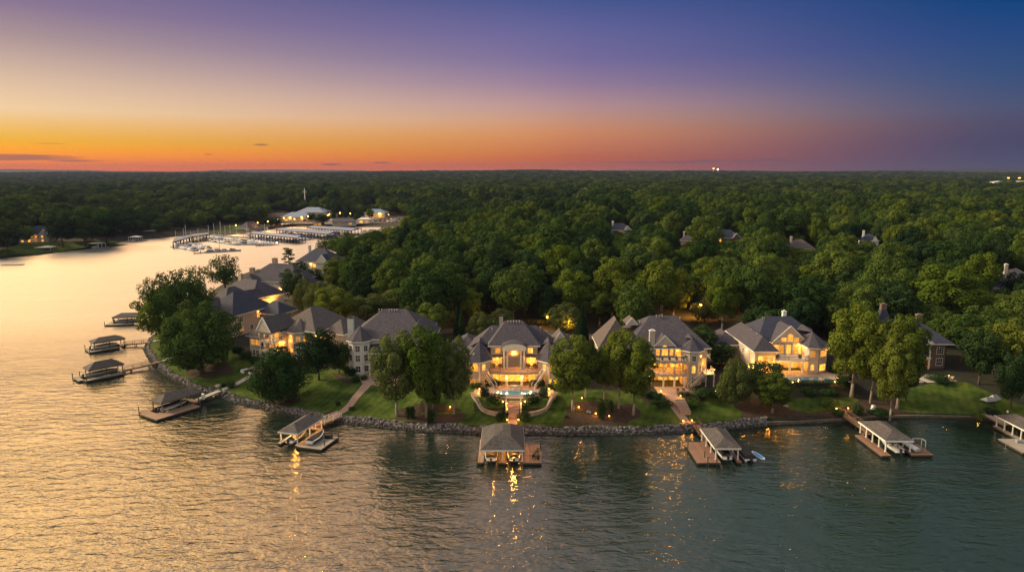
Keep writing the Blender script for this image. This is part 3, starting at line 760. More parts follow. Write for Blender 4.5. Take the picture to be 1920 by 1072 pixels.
MU = [[(756, 792), (742, 786), (740, 776), (752, 766), (774, 760), (802, 757), (832, 758), (856, 763), (870, 773), (872, 783), (860, 791), (842, 794), (800, 793)],
      [(1052, 797), (1062, 776), (1062, 764), (1082, 754), (1110, 752), (1140, 758), (1180, 756), (1200, 770), (1200, 782), (1180, 790), (1172, 799), (1110, 796)],
      [(1384, 792), (1392, 776), (1378, 758), (1400, 748), (1450, 752), (1478, 768), (1530, 776), (1562, 770), (1610, 752), (1680, 745), (1690, 772), (1720, 778), (1700, 780.5), (1600, 786), (1500, 792), (1440, 792)],
      [(492, 742), (505, 734), (552, 740), (566, 750), (548, 760), (508, 758)],
      [(620, 700), (640, 700), (662, 714), (655, 722), (636, 712)], [(345, 688), (380, 668), (425, 680), (440, 700), (395, 708), (352, 706)],
      [(1200, 742), (1240, 738), (1258, 752), (1230, 758), (1204, 752)], [(1275, 744), (1330, 740), (1320, 754), (1282, 758)],
      [(300, 652), (330, 642), (350, 660), (322, 668), (300, 664)], [(600, 776), (625, 768), (632, 778), (612, 788)]]
for i, p in enumerate(MU):
    drape('mulch_bed', px_poly(p), 'mulch', .1, label=('brown mulch bed left of the mansion', 'brown mulch bed with pale trunks right of the mansion', 'brown mulch bank between the pool house and the shore', 'dark bed under the cone shaped evergreen', 'small bed at the corner of the white house', 'shaded bed under the massive oak', 'bed left of the arched balcony house steps', 'bed right of the arched balcony house steps', 'bed beside the shore path of the point', 'bed beside the brick path to the lit dock')[i])
def path(pts, w, m, label, dz=.14): return drape('path', ribbon([atg(x, y)[:2] for x, y in pts], w), m, dz, 1.0, label)
path([(388, 746), (410, 737), (433, 726), (447, 718), (463, 709), (478, 704), (486, 702)], 1.9, 'concrete', 'pale path from the lower left dock to the gabled cream house')
path([(616, 791), (626, 782), (645, 770), (658, 758), (667, 745), (680, 731), (688, 722), (690, 716)], [1.9] * 5 + [2.3, 2.6, 2.6], 'paver', 'curved brick path from the lit dock to the white house')
path([(300, 678), (318, 672), (334, 666)], 1.5, 'concrete', 'short pale path on the point leading to the lower boathouse walkway')
path([(284, 641), (296, 638)], 1.4, 'concrete', 'path stub at the upper boathouse walkway')
path([(1302, 805), (1290, 795), (1280, 783), (1273, 775), (1268, 768), (1264, 762)], 2.0, 'paver', 'brick path from the right centre dock to the house steps')
path([(961, 800), (961, 790), (961, 780), (961, 775)], 2.1, 'paver', 'paved walk from the mansion steps to the shore')
path([(1568, 764), (1576, 770), (1584, 778)], 2., 'plank_red', 'walk leading onto the right dock')
drape('patio', px_poly([(676, 716), (672, 704), (700, 698), (760, 706), (760, 722), (720, 728), (700, 722), (692, 724)]), 'paver', .12, label='brick patio under the porch of the white house')
drape('patio', px_poly([(462, 694), (474, 686), (500, 690), (515, 706), (500, 716), (480, 712), (468, 703)]), 'paver', .12, label='pink patio with round seats before the gabled cream house')
drape('patio', [(36, 166.5), (36, 158.5), (39, 156.8), (42.8, 156.8), (46, 160), (46, 167)], 'paver', .12, label='terracotta patio under the arched balconies')
drape('patio', [(65, 178), (64.8, 167.6), (86.4, 167.6), (88.2, 173), (84.5, 177), (78, 178)], 'concrete', .13, label='pale terrace round the swimming pool')
drape('patio', px_poly([(1722, 712), (1735, 702), (1790, 706), (1784, 716), (1740, 718)]), 'concrete', .12, label='grey patio beneath the brick house porch')
drape('patio', [(-9.2, 166.5), (-9.4, 159.6)] + arc(.5, 159.5, 8.6, 4.4, 195, 345, 14) + [(10.4, 159.6), (10.2, 166.5)], 'paver', .1, label='pink stone terrace round the mansion pool')
drape('driveway', [(-50, 222), (-22, 226), (10, 224), (40, 214), (58, 214), (74, 216), (100, 212), (100, 208), (60, 207), (38, 208), (12, 216), (-20, 220), (-52, 216)], 'asphalt', .1, 3., label='asphalt driveway behind the houses')
drape('driveway', [(-76, 243), (-60, 238), (-50, 222), (-52, 216), (-64, 230), (-80, 236)], 'concrete', .1, 3., label='pale driveway behind the gabled cream house')

# rip-rap: one heap of countless stones
def rubble(name, i0, i1, n, w0, w1, seed, label, sz=(.2, .48)):
    g = np.random.default_rng(seed); line = np.array(SHORE[i0:i1 + 1]); seg = np.diff(line, axis=0); ln = np.hypot(seg[:, 0], seg[:, 1]); cum = np.r_[0, np.cumsum(ln)]
    s = g.uniform(0, cum[-1], n); k = np.clip(np.searchsorted(cum, s) - 1, 0, len(ln) - 1); t = (s - cum[k]) / ln[k]
    d = seg[k] / ln[k][:, None]; nrm = np.stack([d[:, 1], -d[:, 0]], 1)
    wv = 1 + .16 * np.sin(s * .35) + .1 * np.sin(s * .93 + 2)
    off = w0 + (w1 * wv - w0) * g.uniform(0, 1, n); p = line[k] + d * (t * ln[k])[:, None] + nrm * off[:, None]
    z = HT(p[:, 0], p[:, 1])
    import bmesh
    bm = bmesh.new(); bmesh.ops.create_icosphere(bm, subdivisions=1, radius=1); base = np.array([v.co[:] for v in bm.verts]); fc = np.array([[v.index for v in f.verts] for f in bm.faces]); bm.free()
    r = g.uniform(*sz, n) * np.where(g.uniform(size=n) > .93, 1.6, 1)
    v = base[None] * (1 + g.uniform(-.3, .3, (n, len(base), 1))) * r[:, None, None] * np.array([1.15, 1, .75])
    a = g.uniform(0, 6.28, n); c, s_ = np.cos(a)[:, None], np.sin(a)[:, None]
    vx = v[..., 0] * c - v[..., 1] * s_; vy = v[..., 0] * s_ + v[..., 1] * c
    v = np.stack([vx + p[:, 0, None], vy + p[:, 1, None], v[..., 2] + (z + r * .25)[:, None]], -1).reshape(-1, 3)
    f = (fc[None] + (np.arange(n) * len(base))[:, None, None]).reshape(-1, 3)
    me = bpy.data.meshes.new(name); me.from_pydata(v.tolist(), [], f.tolist()); me.materials.append(M['rock'])
    o = bpy.data.objects.new(name, me); COL.objects.link(o); tag(o, label, kind='stuff')
rubble('shore_stones', 8, 24, 7500, -.35, 1.5, 3, 'bank of loose grey stones along the shore', (.13, .33))
rubble('shore_stones', 24, 37, 3000, -.35, 1.35, 4, 'darker stone bank curving round the point', (.14, .34))
# low block wall on the right shore
mb = MB(); L0 = shore_seg(0, 8, .45)
for a, b in zip(L0[:-1], L0[1:]): mb.beam((a[0], a[1], .1), (b[0], b[1], .1), .45, 1.); mb.beam((a[0], a[1], .66), (b[0], b[1], .66), .6, .12)
o = mb.build('seawall', 'seawall_stone'); tag(o, 'low stone seawall along the right shore', 'wall')
# ------------------------------------------------------------------ shrubs and hedges
def shrub(px, py, wpx, hpx, label, kind='shrub', group=None):
    x, y, z = atg(px, py); r = wpx * y / F / 2
    tree(kind, x, y, hpx * y / F, r, label, group)
for a in [(445, 663, 22, 14, 'round bush left of the gabled cream house, uppermost of three'), (462, 672, 24, 15, 'round bush beside the cream house wall, middle of three'), (479, 680, 20, 12, 'round bush at the foot of the cream house columns, lowest of three'),
          (434, 727, 16, 11, 'dark round bush beside the pale path'), (417, 725, 14, 6, 'low spreading bush by the boulder'), (470, 701, 12, 10, 'clipped bush inside the pink patio'),
          (640, 690, 16, 15, 'light bush at the left wall of the white house', 'shrub_light'), (650, 698, 18, 12, 'bush at the corner of the white house, middle one'), (662, 703, 16, 14, 'bush before the white house turret'), (668, 716, 18, 12, 'rounded bush beside the brick patio'), (682, 712, 14, 9, 'small bush at the porch column of the white house'),
          (634, 760, 10, 9, 'small shrub left of the brick path'), (660, 768, 12, 6, 'low shrub right of the brick path'),
          (921, 724, 26, 16, 'dark clipped shrub at the left mansion stair'), (892, 727, 24, 10, 'dark low shrub under the left wing windows'), (1009, 725, 26, 16, 'dark clipped shrub at the right mansion stair'), (1038, 728, 26, 10, 'dark low shrub under the right wing windows'),
          (908, 744, 18, 20, 'rounded shrub at the left end of the mansion pool'), (1020, 744, 18, 20, 'rounded shrub at the right end of the mansion pool'),
          (925, 752, 22, 12, 'shrub on the left half of the planted bank'), (1000, 752, 22, 12, 'shrub on the right half of the planted bank'),
          (943, 788, 24, 18, 'dark shrub left of the shore walk'), (984, 788, 24, 18, 'dark shrub right of the shore walk'),
          (1232, 746, 28, 10, 'shrub left of the arched balcony house patio'), (1240, 759, 36, 11, 'low clipped shrub left of the house steps'), (1296, 759, 36, 13, 'yellowish clipped shrub right of the house steps', 'shrub_light'), (1282, 742, 26, 9, 'low shrub right of the terracotta patio'), (1312, 744, 40, 18, 'dark shrub mass under the outdoor staircase'), (1340, 742, 28, 12, 'dark shrub right of the outdoor staircase post'),
          (1210, 742, 30, 12, 'dark shrub behind the pale trunk pair'),
          (1518, 741, 30, 15, 'rounded shrub below the pool hedge, left one'), (1556, 741, 34, 14, 'rounded shrub below the pool hedge, right one'), (1580, 723, 32, 22, 'dark big shrub right of the swimming pool'), (1562, 700, 16, 18, 'round bush at the corner of the pool house'),
          (1558, 766, 28, 20, 'dark shrub at the head of the right dock walk', 'shrub_light'), (1607, 777, 20, 20, 'round shrub right of the right dock walk'), (1572, 776, 22, 10, 'yellow lit grass clump at the right dock walk', 'shrub_light'),
          (1648, 776, 36, 10, 'flat shrub in the stone bed beside the white cover'), (1762, 714, 44, 12, 'dark shrub below the brick house bay'), (1836, 785, 22, 12, 'ornamental grass clump by the far right walkway', 'shrub_light'), (1852, 782, 14, 12, 'dark shrub by the far right walkway'), (1866, 776, 18, 9, 'low leafy shrub beside the far right walkway'),
          (1128, 786, 15, 34, 'upright conical shrub in the mulch bed'), (1146, 772, 10, 22, 'thin upright shrub in the mulch bed'), (352, 690, 16, 22, 'light shrub at the edge of the massive oak'), (500, 744, 20, 18, 'ragged shrub at the foot of the cone shaped evergreen'), (1062, 783, 8, 5, 'small tuft in the mulch right of the mansion'),
          (808, 795, 16, 30, 'tall bush at the seawall under the low leafy tree'), (770, 785, 20, 26, 'bush in the mulch left of the mansion')]:
    shrub(*a[:5], kind=a[5] if len(a) > 5 else 'shrub')
def hedge(pts, w, h, label, name='hedge', m='leaf_dark'):
    """clipped hedge: leaf-covered bar"""
    g = np.random.default_rng(9); out = []
    for a, b in zip(pts[:-1], pts[1:]):
        L = math.dist(a, b); n = max(1, int(L / (w * .55)))
        for i in range(n + 1):
            x = a[0] + (b[0] - a[0]) * i / n; y = a[1] + (b[1] - a[1]) * i / n; out.append((x - pts[0][0], y - pts[0][1], h * .55 + ht(x, y) - ht(*pts[0]), w * .55, h * .5))
    Ltot = sum(math.dist(a, b) for a, b in zip(pts[:-1], pts[1:]))
    me = leaf_mesh('hedge', out, int(Ltot * 420), .16, 5, m, jitter=.4)
    o = bpy.data.objects.new(name, me); COL.objects.link(o); o.location = (pts[0][0], pts[0][1], ht(*pts[0])); tag(o, label, 'hedge')
hedge([(67.2, 166.6), (81.5, 166.6)], 1.3, 1.2, 'long clipped hedge in front of the swimming pool')
hedge([(-6.2, 157.6), (-2.2, 156.4)], 1.4, 1.1, 'clipped hedge left of the mansion pool steps')
hedge([(3.2, 156.4), (7.2, 157.6)], 1.4, 1.1, 'clipped hedge right of the mansion pool steps')
hedge([(-5.6, 155.6), (-1.9, 154.6)], 1.2, .9, 'lower hedge row left of the mansion pool steps')
hedge([(2.9, 154.6), (6.6, 155.6)], 1.2, .9, 'lower hedge row right of the mansion pool steps')
hedge([(-30, 208), (-14, 207)], 2.2, 2.8, 'tall dark hedge behind the white house and the mansion')
hedge([(-14, 228), (10, 230)], 3., 2., 'reddish brown hedge at the wood edge behind the mansion', m='leaf_grey')
# ------------------------------------------------------------------ boats
def hull(mb, L, B, Hh, z0=0., sharp=1.8, stern=.86, n=10):
    """open-topped boat shell: stern at y=0, bow at y=L"""
    rows = []
    for i in range(n + 1):
        t = i / n; w = B / 2 * (stern + (1 - stern) * min(1, t * 3)) * max(.02, (1 - max(0, (t - .35) / .65) ** sharp)); sh = Hh * (1 + .28 * t * t); kb = .12 + .5 * max(0, t - .6)
        rows.append([(-w, t * L, z0 + sh), (-w * .93, t * L, z0 + sh * .55), (-w * .6, t * L, z0 + Hh * kb * .5), (0, t * L, z0 + Hh * kb * .25), (w * .6, t * L, z0 + Hh * kb * .5), (w * .93, t * L, z0 + sh * .55), (w, t * L, z0 + sh)])
    v = [p for r in rows for p in r]; f = []
    for i in range(n):
        for k in range(6): f.append((i * 7 + k, i * 7 + k + 1, (i + 1) * 7 + k + 1, (i + 1) * 7 + k))
    f.append(tuple(range(6, -1, -1)))
    mb.add(v, f); return rows
def deckplate(mb, rows, dz=0., i0=0, i1=None, inset=.0, rise=0.):
    """lid between the gunwales with an optional raised middle line"""
    R_ = rows[i0:i1]; v = []; f = []
    for r in R_:
        a, b = Vector(r[0]), Vector(r[6]); m_ = (a + b) / 2; w = (b - a).length
        v += [a.lerp(m_, inset) + Vector((0, 0, dz)), m_ + Vector((0, 0, dz + rise * min(1, w / 1.6))), b.lerp(m_, inset) + Vector((0, 0, dz))]
    for i in range(len(R_) - 1): f += [(3 * i, 3 * i + 1, 3 * i + 4, 3 * i + 3), (3 * i + 1, 3 * i + 2, 3 * i + 5, 3 * i + 4)]
    mb.add(v, f)
def motor(parent, y, z, x=0.):
    mb = MB(); mb.box(x - .2, x + .2, y - .55, y - .08, z + .1, z + .62); mb.box(x - .14, x + .14, y - .48, y - .14, z + .62, z + .74); mb.box(x - .08, x + .08, y - .42, y - .2, z - .7, z + .1); mb.box(x - .05, x + .05, y - .55, y - .16, z - .78, z - .66)
    mb.build('outboard_motor', 'motor', parent)
def motorboat(loc, rz, label, L=6.4, B=2.4, hullm='hull_white', cover='cover_black', stripe=None, tower=False, cat='motorboat', group=None, name='motorboat', outb=True):
    e = empty(name, loc, rz, label, cat, group)
    mb = MB(); rows = hull(mb, L, B, .85); mb.build('hull', hullm, e, True)
    mb = MB()
    for a, b in zip(rows[:-1], rows[1:]):
        for k in (0, 6): mb.beam(Vector(a[k]) + Vector((0, 0, .02)), Vector(b[k]) + Vector((0, 0, .02)), .12, .08)
    mb.build('gunwale', 'paint_white', e)
    if cover:
        mb = MB(); deckplate(mb, rows, .05, 1 if outb else 0, -1, .04, .42); mb.build('boat_cover', cover, e, True)
    else:
        mb = MB(); deckplate(mb, rows, -.28, 0, None, .12); mb.build('deck', 'vinyl', e)
        mb = MB(); deckplate(mb, rows, .06, 6, None, .02, .1); mb.build('foredeck', 'hull_white', e)
        mb = MB(); mb.box(-B * .36, B * .36, L * .55, L * .57, 1., 1.4); mb.box(-B * .4, -B * .37, L * .42, L * .57, 1., 1.32); mb.box(B * .37, B * .4, L * .42, L * .57, 1., 1.32); mb.build('windscreen', 'glass_dark', e)
        for sx in (-1, 1): mb = MB(); mb.box(sx * B * .12, sx * B * .34, L * .36, L * .46, .55, .75); mb.box(sx * B * .12, sx * B * .34, L * .34, L * .37, .55, 1.15); mb.build('seat', 'vinyl', e)
    if stripe: mb = MB(); [mb.beam(Vector(a[k]) + Vector((.02 if k else -.02, 0, 0)), Vector(b[k]) + Vector((.02 if k else -.02, 0, 0)), .05, .3) for a, b in zip(rows[:-1], rows[1:]) for k in (1, 5)]; mb.build('hull_stripe', stripe, e)
    if tower:
        mb = MB()
        for sx in (-1, 1): mb.tube((sx * B * .42, L * .5, .95), (sx * B * .3, L * .42, 2.1), .04); mb.tube((sx * B * .42, L * .35, .95), (sx * B * .3, L * .42, 2.1), .04)
        mb.box(-B * .34, B * .34, L * .3, L * .5, 2.08, 2.16); mb.build('tower', 'motor', e)
    mb = MB(); mb.box(-B * .36, B * .36, -.5, .02, .42, .52); mb.build('swim_platform', hullm, e)
    if outb: motor(e, -.3, .5)
    return e
# ------------------------------------------------------------------ boathouses (local y runs toward the shore, y=0 is the lake end of the roof)
def gangway(name, a, b, w, m, label, rails=True, za=1.35, zb=.62, dark=True):
    e = empty(name, (a[0], a[1], 0), 0, label, 'gangway')
    d = Vector((b[0] - a[0], b[1] - a[1], 0)); L = d.length; nrm = Vector((-d.y, d.x, 0)) / L
    P0, P1 = Vector((0, 0, za)), Vector((d.x, d.y, zb))
    mb = MB(); mb.beam(P0, P1, w, .12); mb.build('deck', m, e)
    mb = MB()
    for s in (-1, 1): mb.beam(P0 + nrm * s * w * .47 - Vector((0, 0, .18)), P1 + nrm * s * w * .47 - Vector((0, 0, .18)), .1, .26)
    mb.build('side_beam', 'timber', e)
    if rails:
        for s in (-1, 1):
            mb = MB(); n = max(2, int(L / 2.2)); o_ = nrm * s * w * .52
            for i in range(n + 1): q = P0.lerp(P1, i / n) + o_; mb.box(q.x - .05, q.x + .05, q.y - .05, q.y + .05, q.z - .1, q.z + 1.)
            for zz in (1., .55): mb.beam(P0 + o_ + Vector((0, 0, zz)), P1 + o_ + Vector((0, 0, zz)), .07, .06)
            mb.build('railing', 'timber' if dark else 'trim', e)
    n = max(1, int(L / 5))
    for i in range(n):
        q = P0.lerp(P1, (i + .6) / n); 
        for s in (-1, 1): mb = MB(); mb.tube(q + nrm * s * w * .45 + Vector((0, 0, -.1)), (q.x + nrm.x * s * w * .45, q.y + nrm.y * s * w * .45, -2), .13); mb.build('pile', 'pile', e)
    return e
def boathouse(loc, rot, W, L, decks, label, posts='trim', roofm='roof_dock', deckm='plank', rz=3.05, h=1.5, lit=0, cap=False, ov=.35, nposts=3, dz=.62, group=None, mid=False, ridge_in=None, piles=()):
    e = empty('boathouse', (loc[0], loc[1], 0), rot, label, 'boathouse', group)
    mb = MB(); x0, x1 = -W / 2, W / 2
    if cap:
        k = .62; c = [(x0, 0), (x1, 0), (x1, L), (x0, L)]; q = [(x0 * (1 - k), W * .31), (x1 * (1 - k), W * .31), (x1 * (1 - k), L - W * .31), (x0 * (1 - k), L - W * .31)]
        hh = h * k; v = [(a, b, rz) for a, b in c] + [(a, b, rz + .16) for a, b in c] + [(a, b, rz + .16 + hh) for a, b in q] + [(0, W * .5, rz + .16 + hh * 1.22), (0, L - W * .5, rz + .16 + hh * 1.22)]
        mb.add(v, [(3, 2, 1, 0)] + [(i, (i + 1) % 4, 4 + (i + 1) % 4, 4 + i) for i in range(4)] + [(4 + i, 4 + (i + 1) % 4, 8 + (i + 1) % 4, 8 + i) for i in range(4)] + [(8, 9, 12), (9, 10, 13, 12), (10, 11, 13), (11, 8, 12, 13)])
    else: mb.hip(x0, x1, 0, L, rz, h, 'y', in0=ridge_in, in1=ridge_in, t=.14)
    mb.build('roof', roofm, e)
    mb = MB()
    for (a, b, c_, d) in ((x0 - .04, x1 + .04, -.04, .05), (x0 - .04, x1 + .04, L - .05, L + .04), (x0 - .04, x0 + .05, .051, L - .051), (x1 - .05, x1 + .04, .051, L - .051)): mb.box(a, b, c_, d, rz - .2, rz + .12)
    mb.box(x0 + ov, x1 - ov, ov, ov + .14, rz - .34, rz - .01); mb.box(x0 + ov, x1 - ov, L - ov - .14, L - ov, rz - .34, rz - .01)
    mb.box(x0 + ov, x0 + ov + .14, ov + .15, L - ov - .15, rz - .34, rz - .01); mb.box(x1 - ov - .14, x1 - ov, ov + .15, L - ov - .15, rz - .34, rz - .01)
    mb.build('fascia', posts, e)
    xs_ = [x0 + ov + .07, x1 - ov - .07] + ([0] if mid else [])
    for xx in xs_:
        for i in range(nposts):
            yy = ov + .07 + (L - 2 * ov - .14) * i / (nposts - 1); mb = MB(); mb.box(xx - .11, xx + .11, yy - .11, yy + .11, dz, rz - .345); mb.box(xx - .15, xx + .15, yy - .15, yy + .15, dz, dz + .18); mb.build('post', posts, e)
    for i, (a, b, c_, d) in enumerate(decks):
        k = i * .004
        mb = MB(); mb.box(a, b, c_, d, dz - .1 + k, dz + k); dk = mb.build('deck', deckm, e)
        mb = MB(); mb.box(a + .03, b - .03, c_ + .03, d - .03, dz - .42 + k, dz - .105 + k); mb.box(a + .3, b - .3, c_ + .3, d - .3, -.35, dz - .43 + k); mb.build('float', 'pile', dk)
    for (a, b) in piles: mb = MB(); mb.tube((a, b, -2), (a, b, 1.9), .11); mb.build('pile', 'pile', e)
    for i in range(lit):
        yy = L * (i + .5) / lit; xx = 0 if lit < 3 else (-W * .25 if i % 2 else W * .25)
        mb = MB(); mb.lathe([(.02, rz - .28), (.13, rz - .3), (.13, rz - .42), (.02, rz - .46)], 8, (xx, yy)); mb.build('ceiling_lamp', 'bulb', e)
        light('lamp_glow', (xx, yy, rz - .62), 210, r=.12, parent=e)
    return e
def local(e, x, y, z=0.):
    c, s = math.cos(e.rotation_euler.z), math.sin(e.rotation_euler.z); return (e.location.x + x * c - y * s, e.location.y + x * s + y * c, e.location.z + z)
# D6: two-slip boathouse on the axis of the mansion
D6 = boathouse((-1.95, 129.2), 0, 8.9, 12.3, [(-4.95, -3.75, -.2, 12), (-.75, .75, -.2, 9.5), (4.1, 7.9, -.3, 9.2), (-3.75, 4.1, 9.5, 12)], 'two-slip boathouse with a dark hip roof on the axis of the columned mansion', lit=4, cap=True, h=3.1, deckm='plank', mid=True, nposts=4, piles=[(8.05, 9.0), (-5.05, .2)])
motorboat(local(D6, -2.25, .5, .45), 0, 'white motorboat with a dark cover in the left slip of the central boathouse', 6.6, 2.55)
motorboat(local(D6, 2.35, .5, .45), 0, 'white motorboat with a dark cover in the right slip of the central boathouse', 6.6, 2.55)
D5 = boathouse((-47.85, 138.4), R(-16), 4.9, 10.4, [(-2.6, -1.75, -.2, 10.2), (1.75, 2.5, -.2, 10), (2.5, 8.3, -.6, 6.6), (-1.75, 1.75, 9.2, 10.4)], 'lamp-lit boathouse with a wide grey platform before the white house', lit=2, deckm='plank_grey', piles=[(8.2, 6.5), (7.9, 1.4)], h=1.35)
motorboat(local(D5, 0, .6, .4), R(-16), 'white motorboat in the slip of the lamp-lit boathouse', 6.4, 2.3, cover='cover_navy')
motorboat(local(D5, 4.6, 1.0, .66), R(-16), 'white sport boat under a black cover on the grey platform', 5.6, 2.2, outb=False, stripe='cover_navy')
D4 = boathouse((-86.3, 158.4), R(-33), 5.0, 10.2, [(-3.6, -2.0, -2.4, 9.6), (-2.0, 5.4, -3.1, -.6), (2., 5.4, -.6, 8.2), (-2, 2, 9.2, 10.4)], 'brown posted boathouse with an L shaped deck at the lower left', posts='timber', deckm='plank', piles=[(-3.6, -2.3), (5.4, 8.1)], h=1.5)
motorboat(local(D4, 0, .4, .5), R(-33), 'navy and white motorboat on the lift of the lower left boathouse', 7.4, 2.5, hullm='hull_navy', cover='cover_navy', stripe='paint_white', tower=True)
D3 = boathouse((-120.4, 186.3), R(-42), 4.8, 9.2, [(-3.2, -2, -2.6, 9), (1.9, 3.6, -1.2, 8.6), (-2, 2, -2.6, -1.2), (-2, 2, 8.6, 9.6)], 'boathouse with a peaked brown roof, lower of the two beside the point', posts='timber', deckm='plank_grey', h=1.7, piles=[(-3.2, -2.6), (-3.2, -.8), (3.5, -1.1)])
motorboat(local(D3, 0, -.2, .6), R(-42), 'long grey covered cruiser under the peaked brown roof', 8.2, 2.5, cover='hull_grey', hullm='hull_grey', tower=True)
D2 = boathouse((-137.6, 217.0), R(-45), 4.8, 9.6, [(-3, -2, -1.2, 9), (1.9, 3.4, -1.5, 7.5), (-2, 2, -1.4, -.4), (-2, 2, 8.6, 9.8)], 'boathouse with a flat-topped brown roof, upper of the two beside the point', posts='timber', deckm='plank_grey', h=1.3, piles=[(-3, -1.2), (3.4, -1.4)])
motorboat(local(D2, 0, .2, .6), R(-45), 'grey motorboat under the flat-topped brown roof', 7.4, 2.4, cover='hull_grey', tower=True)
D1 = boathouse((-153.2, 257.6), R(-82), 5.2, 10.6, [(-3, -2, -2, 10), (1.8, 4.2, -2.2, 7.5), (-2, 1.8, -2, -.6)], 'farthest boathouse half hidden behind the open crowned oak', posts='timber', deckm='plank_grey', h=1.35, piles=[(4.1, -2.1), (-3, -2)])
motorboat(local(D1, 0, .4, .6), R(-82), 'blue covered motorboat in the farthest boathouse', 8, 2.5, cover='cover_navy', hullm='hull_grey', tower=True)
D7 = boathouse((43.45, 130.1), 0, 5.3, 10.9, [(-6.35, -2.45, -1.2, 9.4), (-2.45, -1.6, -1.2, 10.8), (1.7, 2.7, -.9, 10.6), (-1.6, 1.7, 9.6, 10.9)], 'boathouse with cream posts and a terracotta coloured platform on its left', posts='trim', deckm='plank_red', nposts=4, h=1.4, piles=[(-6.4, 6.2), (-4.2, 1.4), (-4.3, -1.25), (-2.5, -1.25)])
motorboat(local(D7, .05, .3, .45), 0, 'white motorboat with a black cover in the cream posted boathouse', 6.8, 2.5, stripe='hull_grey')
D8 = boathouse((80.2, 134.0), 0, 5.9, 11.2, [(-4.35, -2.35, -1.6, 9.6), (2.1, 6.6, -1.2, 4.6), (2.1, 3.1, 4.6, 11), (-2.35, 2.1, 9.8, 11.1)], 'boathouse with white posts and a brown platform at the right', posts='paint_white', deckm='plank_red', nposts=5, h=1.4, piles=[(6.6, 4.6)])
motorboat(local(D8, -.1, -.3, .5), 0, 'white open motorboat with a black engine in the white posted boathouse', 7.2, 2.5, cover=None)
D9 = boathouse((113.2, 138.2), R(0), 5.6, 11, [(-7.2, -2.4, -4.2, 3.2), (-2.4, 2.4, -4.2, -1.4), (-2.9, -1.8, -1.4, 11)], 'partly cut off boathouse with cream posts at the right edge', posts='trim', deckm='plank_grey', nposts=5, h=1.4)
gangway('gangway', (-40.6, 153.4), local(D5, -.2, 10.2)[:2], 1.7, 'plank_red', 'railed gangway to the lamp-lit boathouse', zb=.7, dark=False)
gangway('gangway', atg(412, 737)[:2], local(D4, .5, 10.2)[:2], 1.6, 'concrete', 'pale footbridge to the lower left boathouse', rails=False, zb=.72)
gangway('gangway', atg(300, 678)[:2], local(D3, .6, 9.4)[:2], 1.3, 'plank', 'railed walkway to the peaked brown roofed boathouse', zb=.74)
gangway('gangway', atg(284, 641)[:2], local(D2, .6, 9.7)[:2], 1.3, 'plank', 'railed walkway to the flat-topped brown roofed boathouse', zb=.74)
gangway('gangway', (41.9, 150.6), (42.3, 140.8), 1.6, 'plank_red', 'brown walkway to the cream posted boathouse', zb=.7)
gangway('gangway', (.2, 148.9), (-.9, 141.3), 1.9, 'plank', 'short walkway to the central boathouse', rails=False, zb=.7)
gangway('gangway', atg(1583, 777)[:2], (80.0, 145.0), 1.7, 'plank_red', 'brown walkway with a side rail to the white posted boathouse', zb=.7)
gangway('gangway', atg(1846, 776)[:2], (113.5, 149.2), 1.7, 'plank_grey', 'grey walkway to the boathouse at the right edge', rails=False, zb=.7)
gangway('gangway', (-118, 262), local(D1, 1, 10.4)[:2], 1.3, 'plank', 'walkway behind the oak to the farthest boathouse', rails=False, zb=.74)
# pontoon boat with black cover and paddle board
e = empty('pontoon_boat', (48.3, 130.4, 0), R(2), 'long flat pontoon boat under a black cover beside the cream posted boathouse', 'pontoon boat')
for sx in (-1, 1): mb = MB(); mb.tube((sx * .85, 0, .22), (sx * .85, 7.2, .22), .3, .3, 12); mb.tube((sx * .85, 7.2, .22), (sx * .85, 8.1, .42), .3, .05, 12); mb.build('pontoon', 'metal', e, True)
mb = MB(); mb.box(-1.2, 1.2, -.1, 7.6, .5, .62); mb.build('deck', 'hull_white', e)
mb = MB(); mb.add([(-1.15, .3, .63), (1.15, .3, .63), (1.15, 7.3, .63), (-1.15, 7.3, .63), (-1.1, .4, 1.25), (1.1, .4, 1.25), (1.1, 7.2, 1.15), (-1.1, 7.2, 1.15), (0, .5, 1.45), (0, 7, 1.3)], [(0, 3, 2, 1), (0, 1, 5, 8, 4), (2, 3, 7, 9, 6), (3, 0, 4, 7), (1, 2, 6, 5), (4, 8, 9, 7), (8, 5, 6, 9)]); mb.build('boat_cover', 'cover_black', e)
for sx in (-1, 1): mb = MB(); mb.tube((sx * 1.17, 4, .7), (sx * 1.17, 7.6, .7), .05); mb.build('side_rail', 'paint_white', e)
motor(e, 0, .45)
e = empty('paddle_board', (51.5, 131.6, .06), R(14), 'blue and white paddle board afloat beside the pontoon boat', 'paddle board')
pl = [(0, 0), (.42, .5), (.5, 1.6), (.46, 3.2), (.25, 4.1), (0, 4.4), (-.25, 4.1), (-.46, 3.2), (-.5, 1.6), (-.42, .5)]
mb = MB(); mb.prism([(x * 1.2, y) for x, y in pl], 0, .13); mb.build('board', 'hull_white', e); mb = MB(); mb.prism([(x * 1.0, .3 + y * .82) for x, y in pl], .134, .15); mb.build('deck_pad', 'blue_plastic', e)
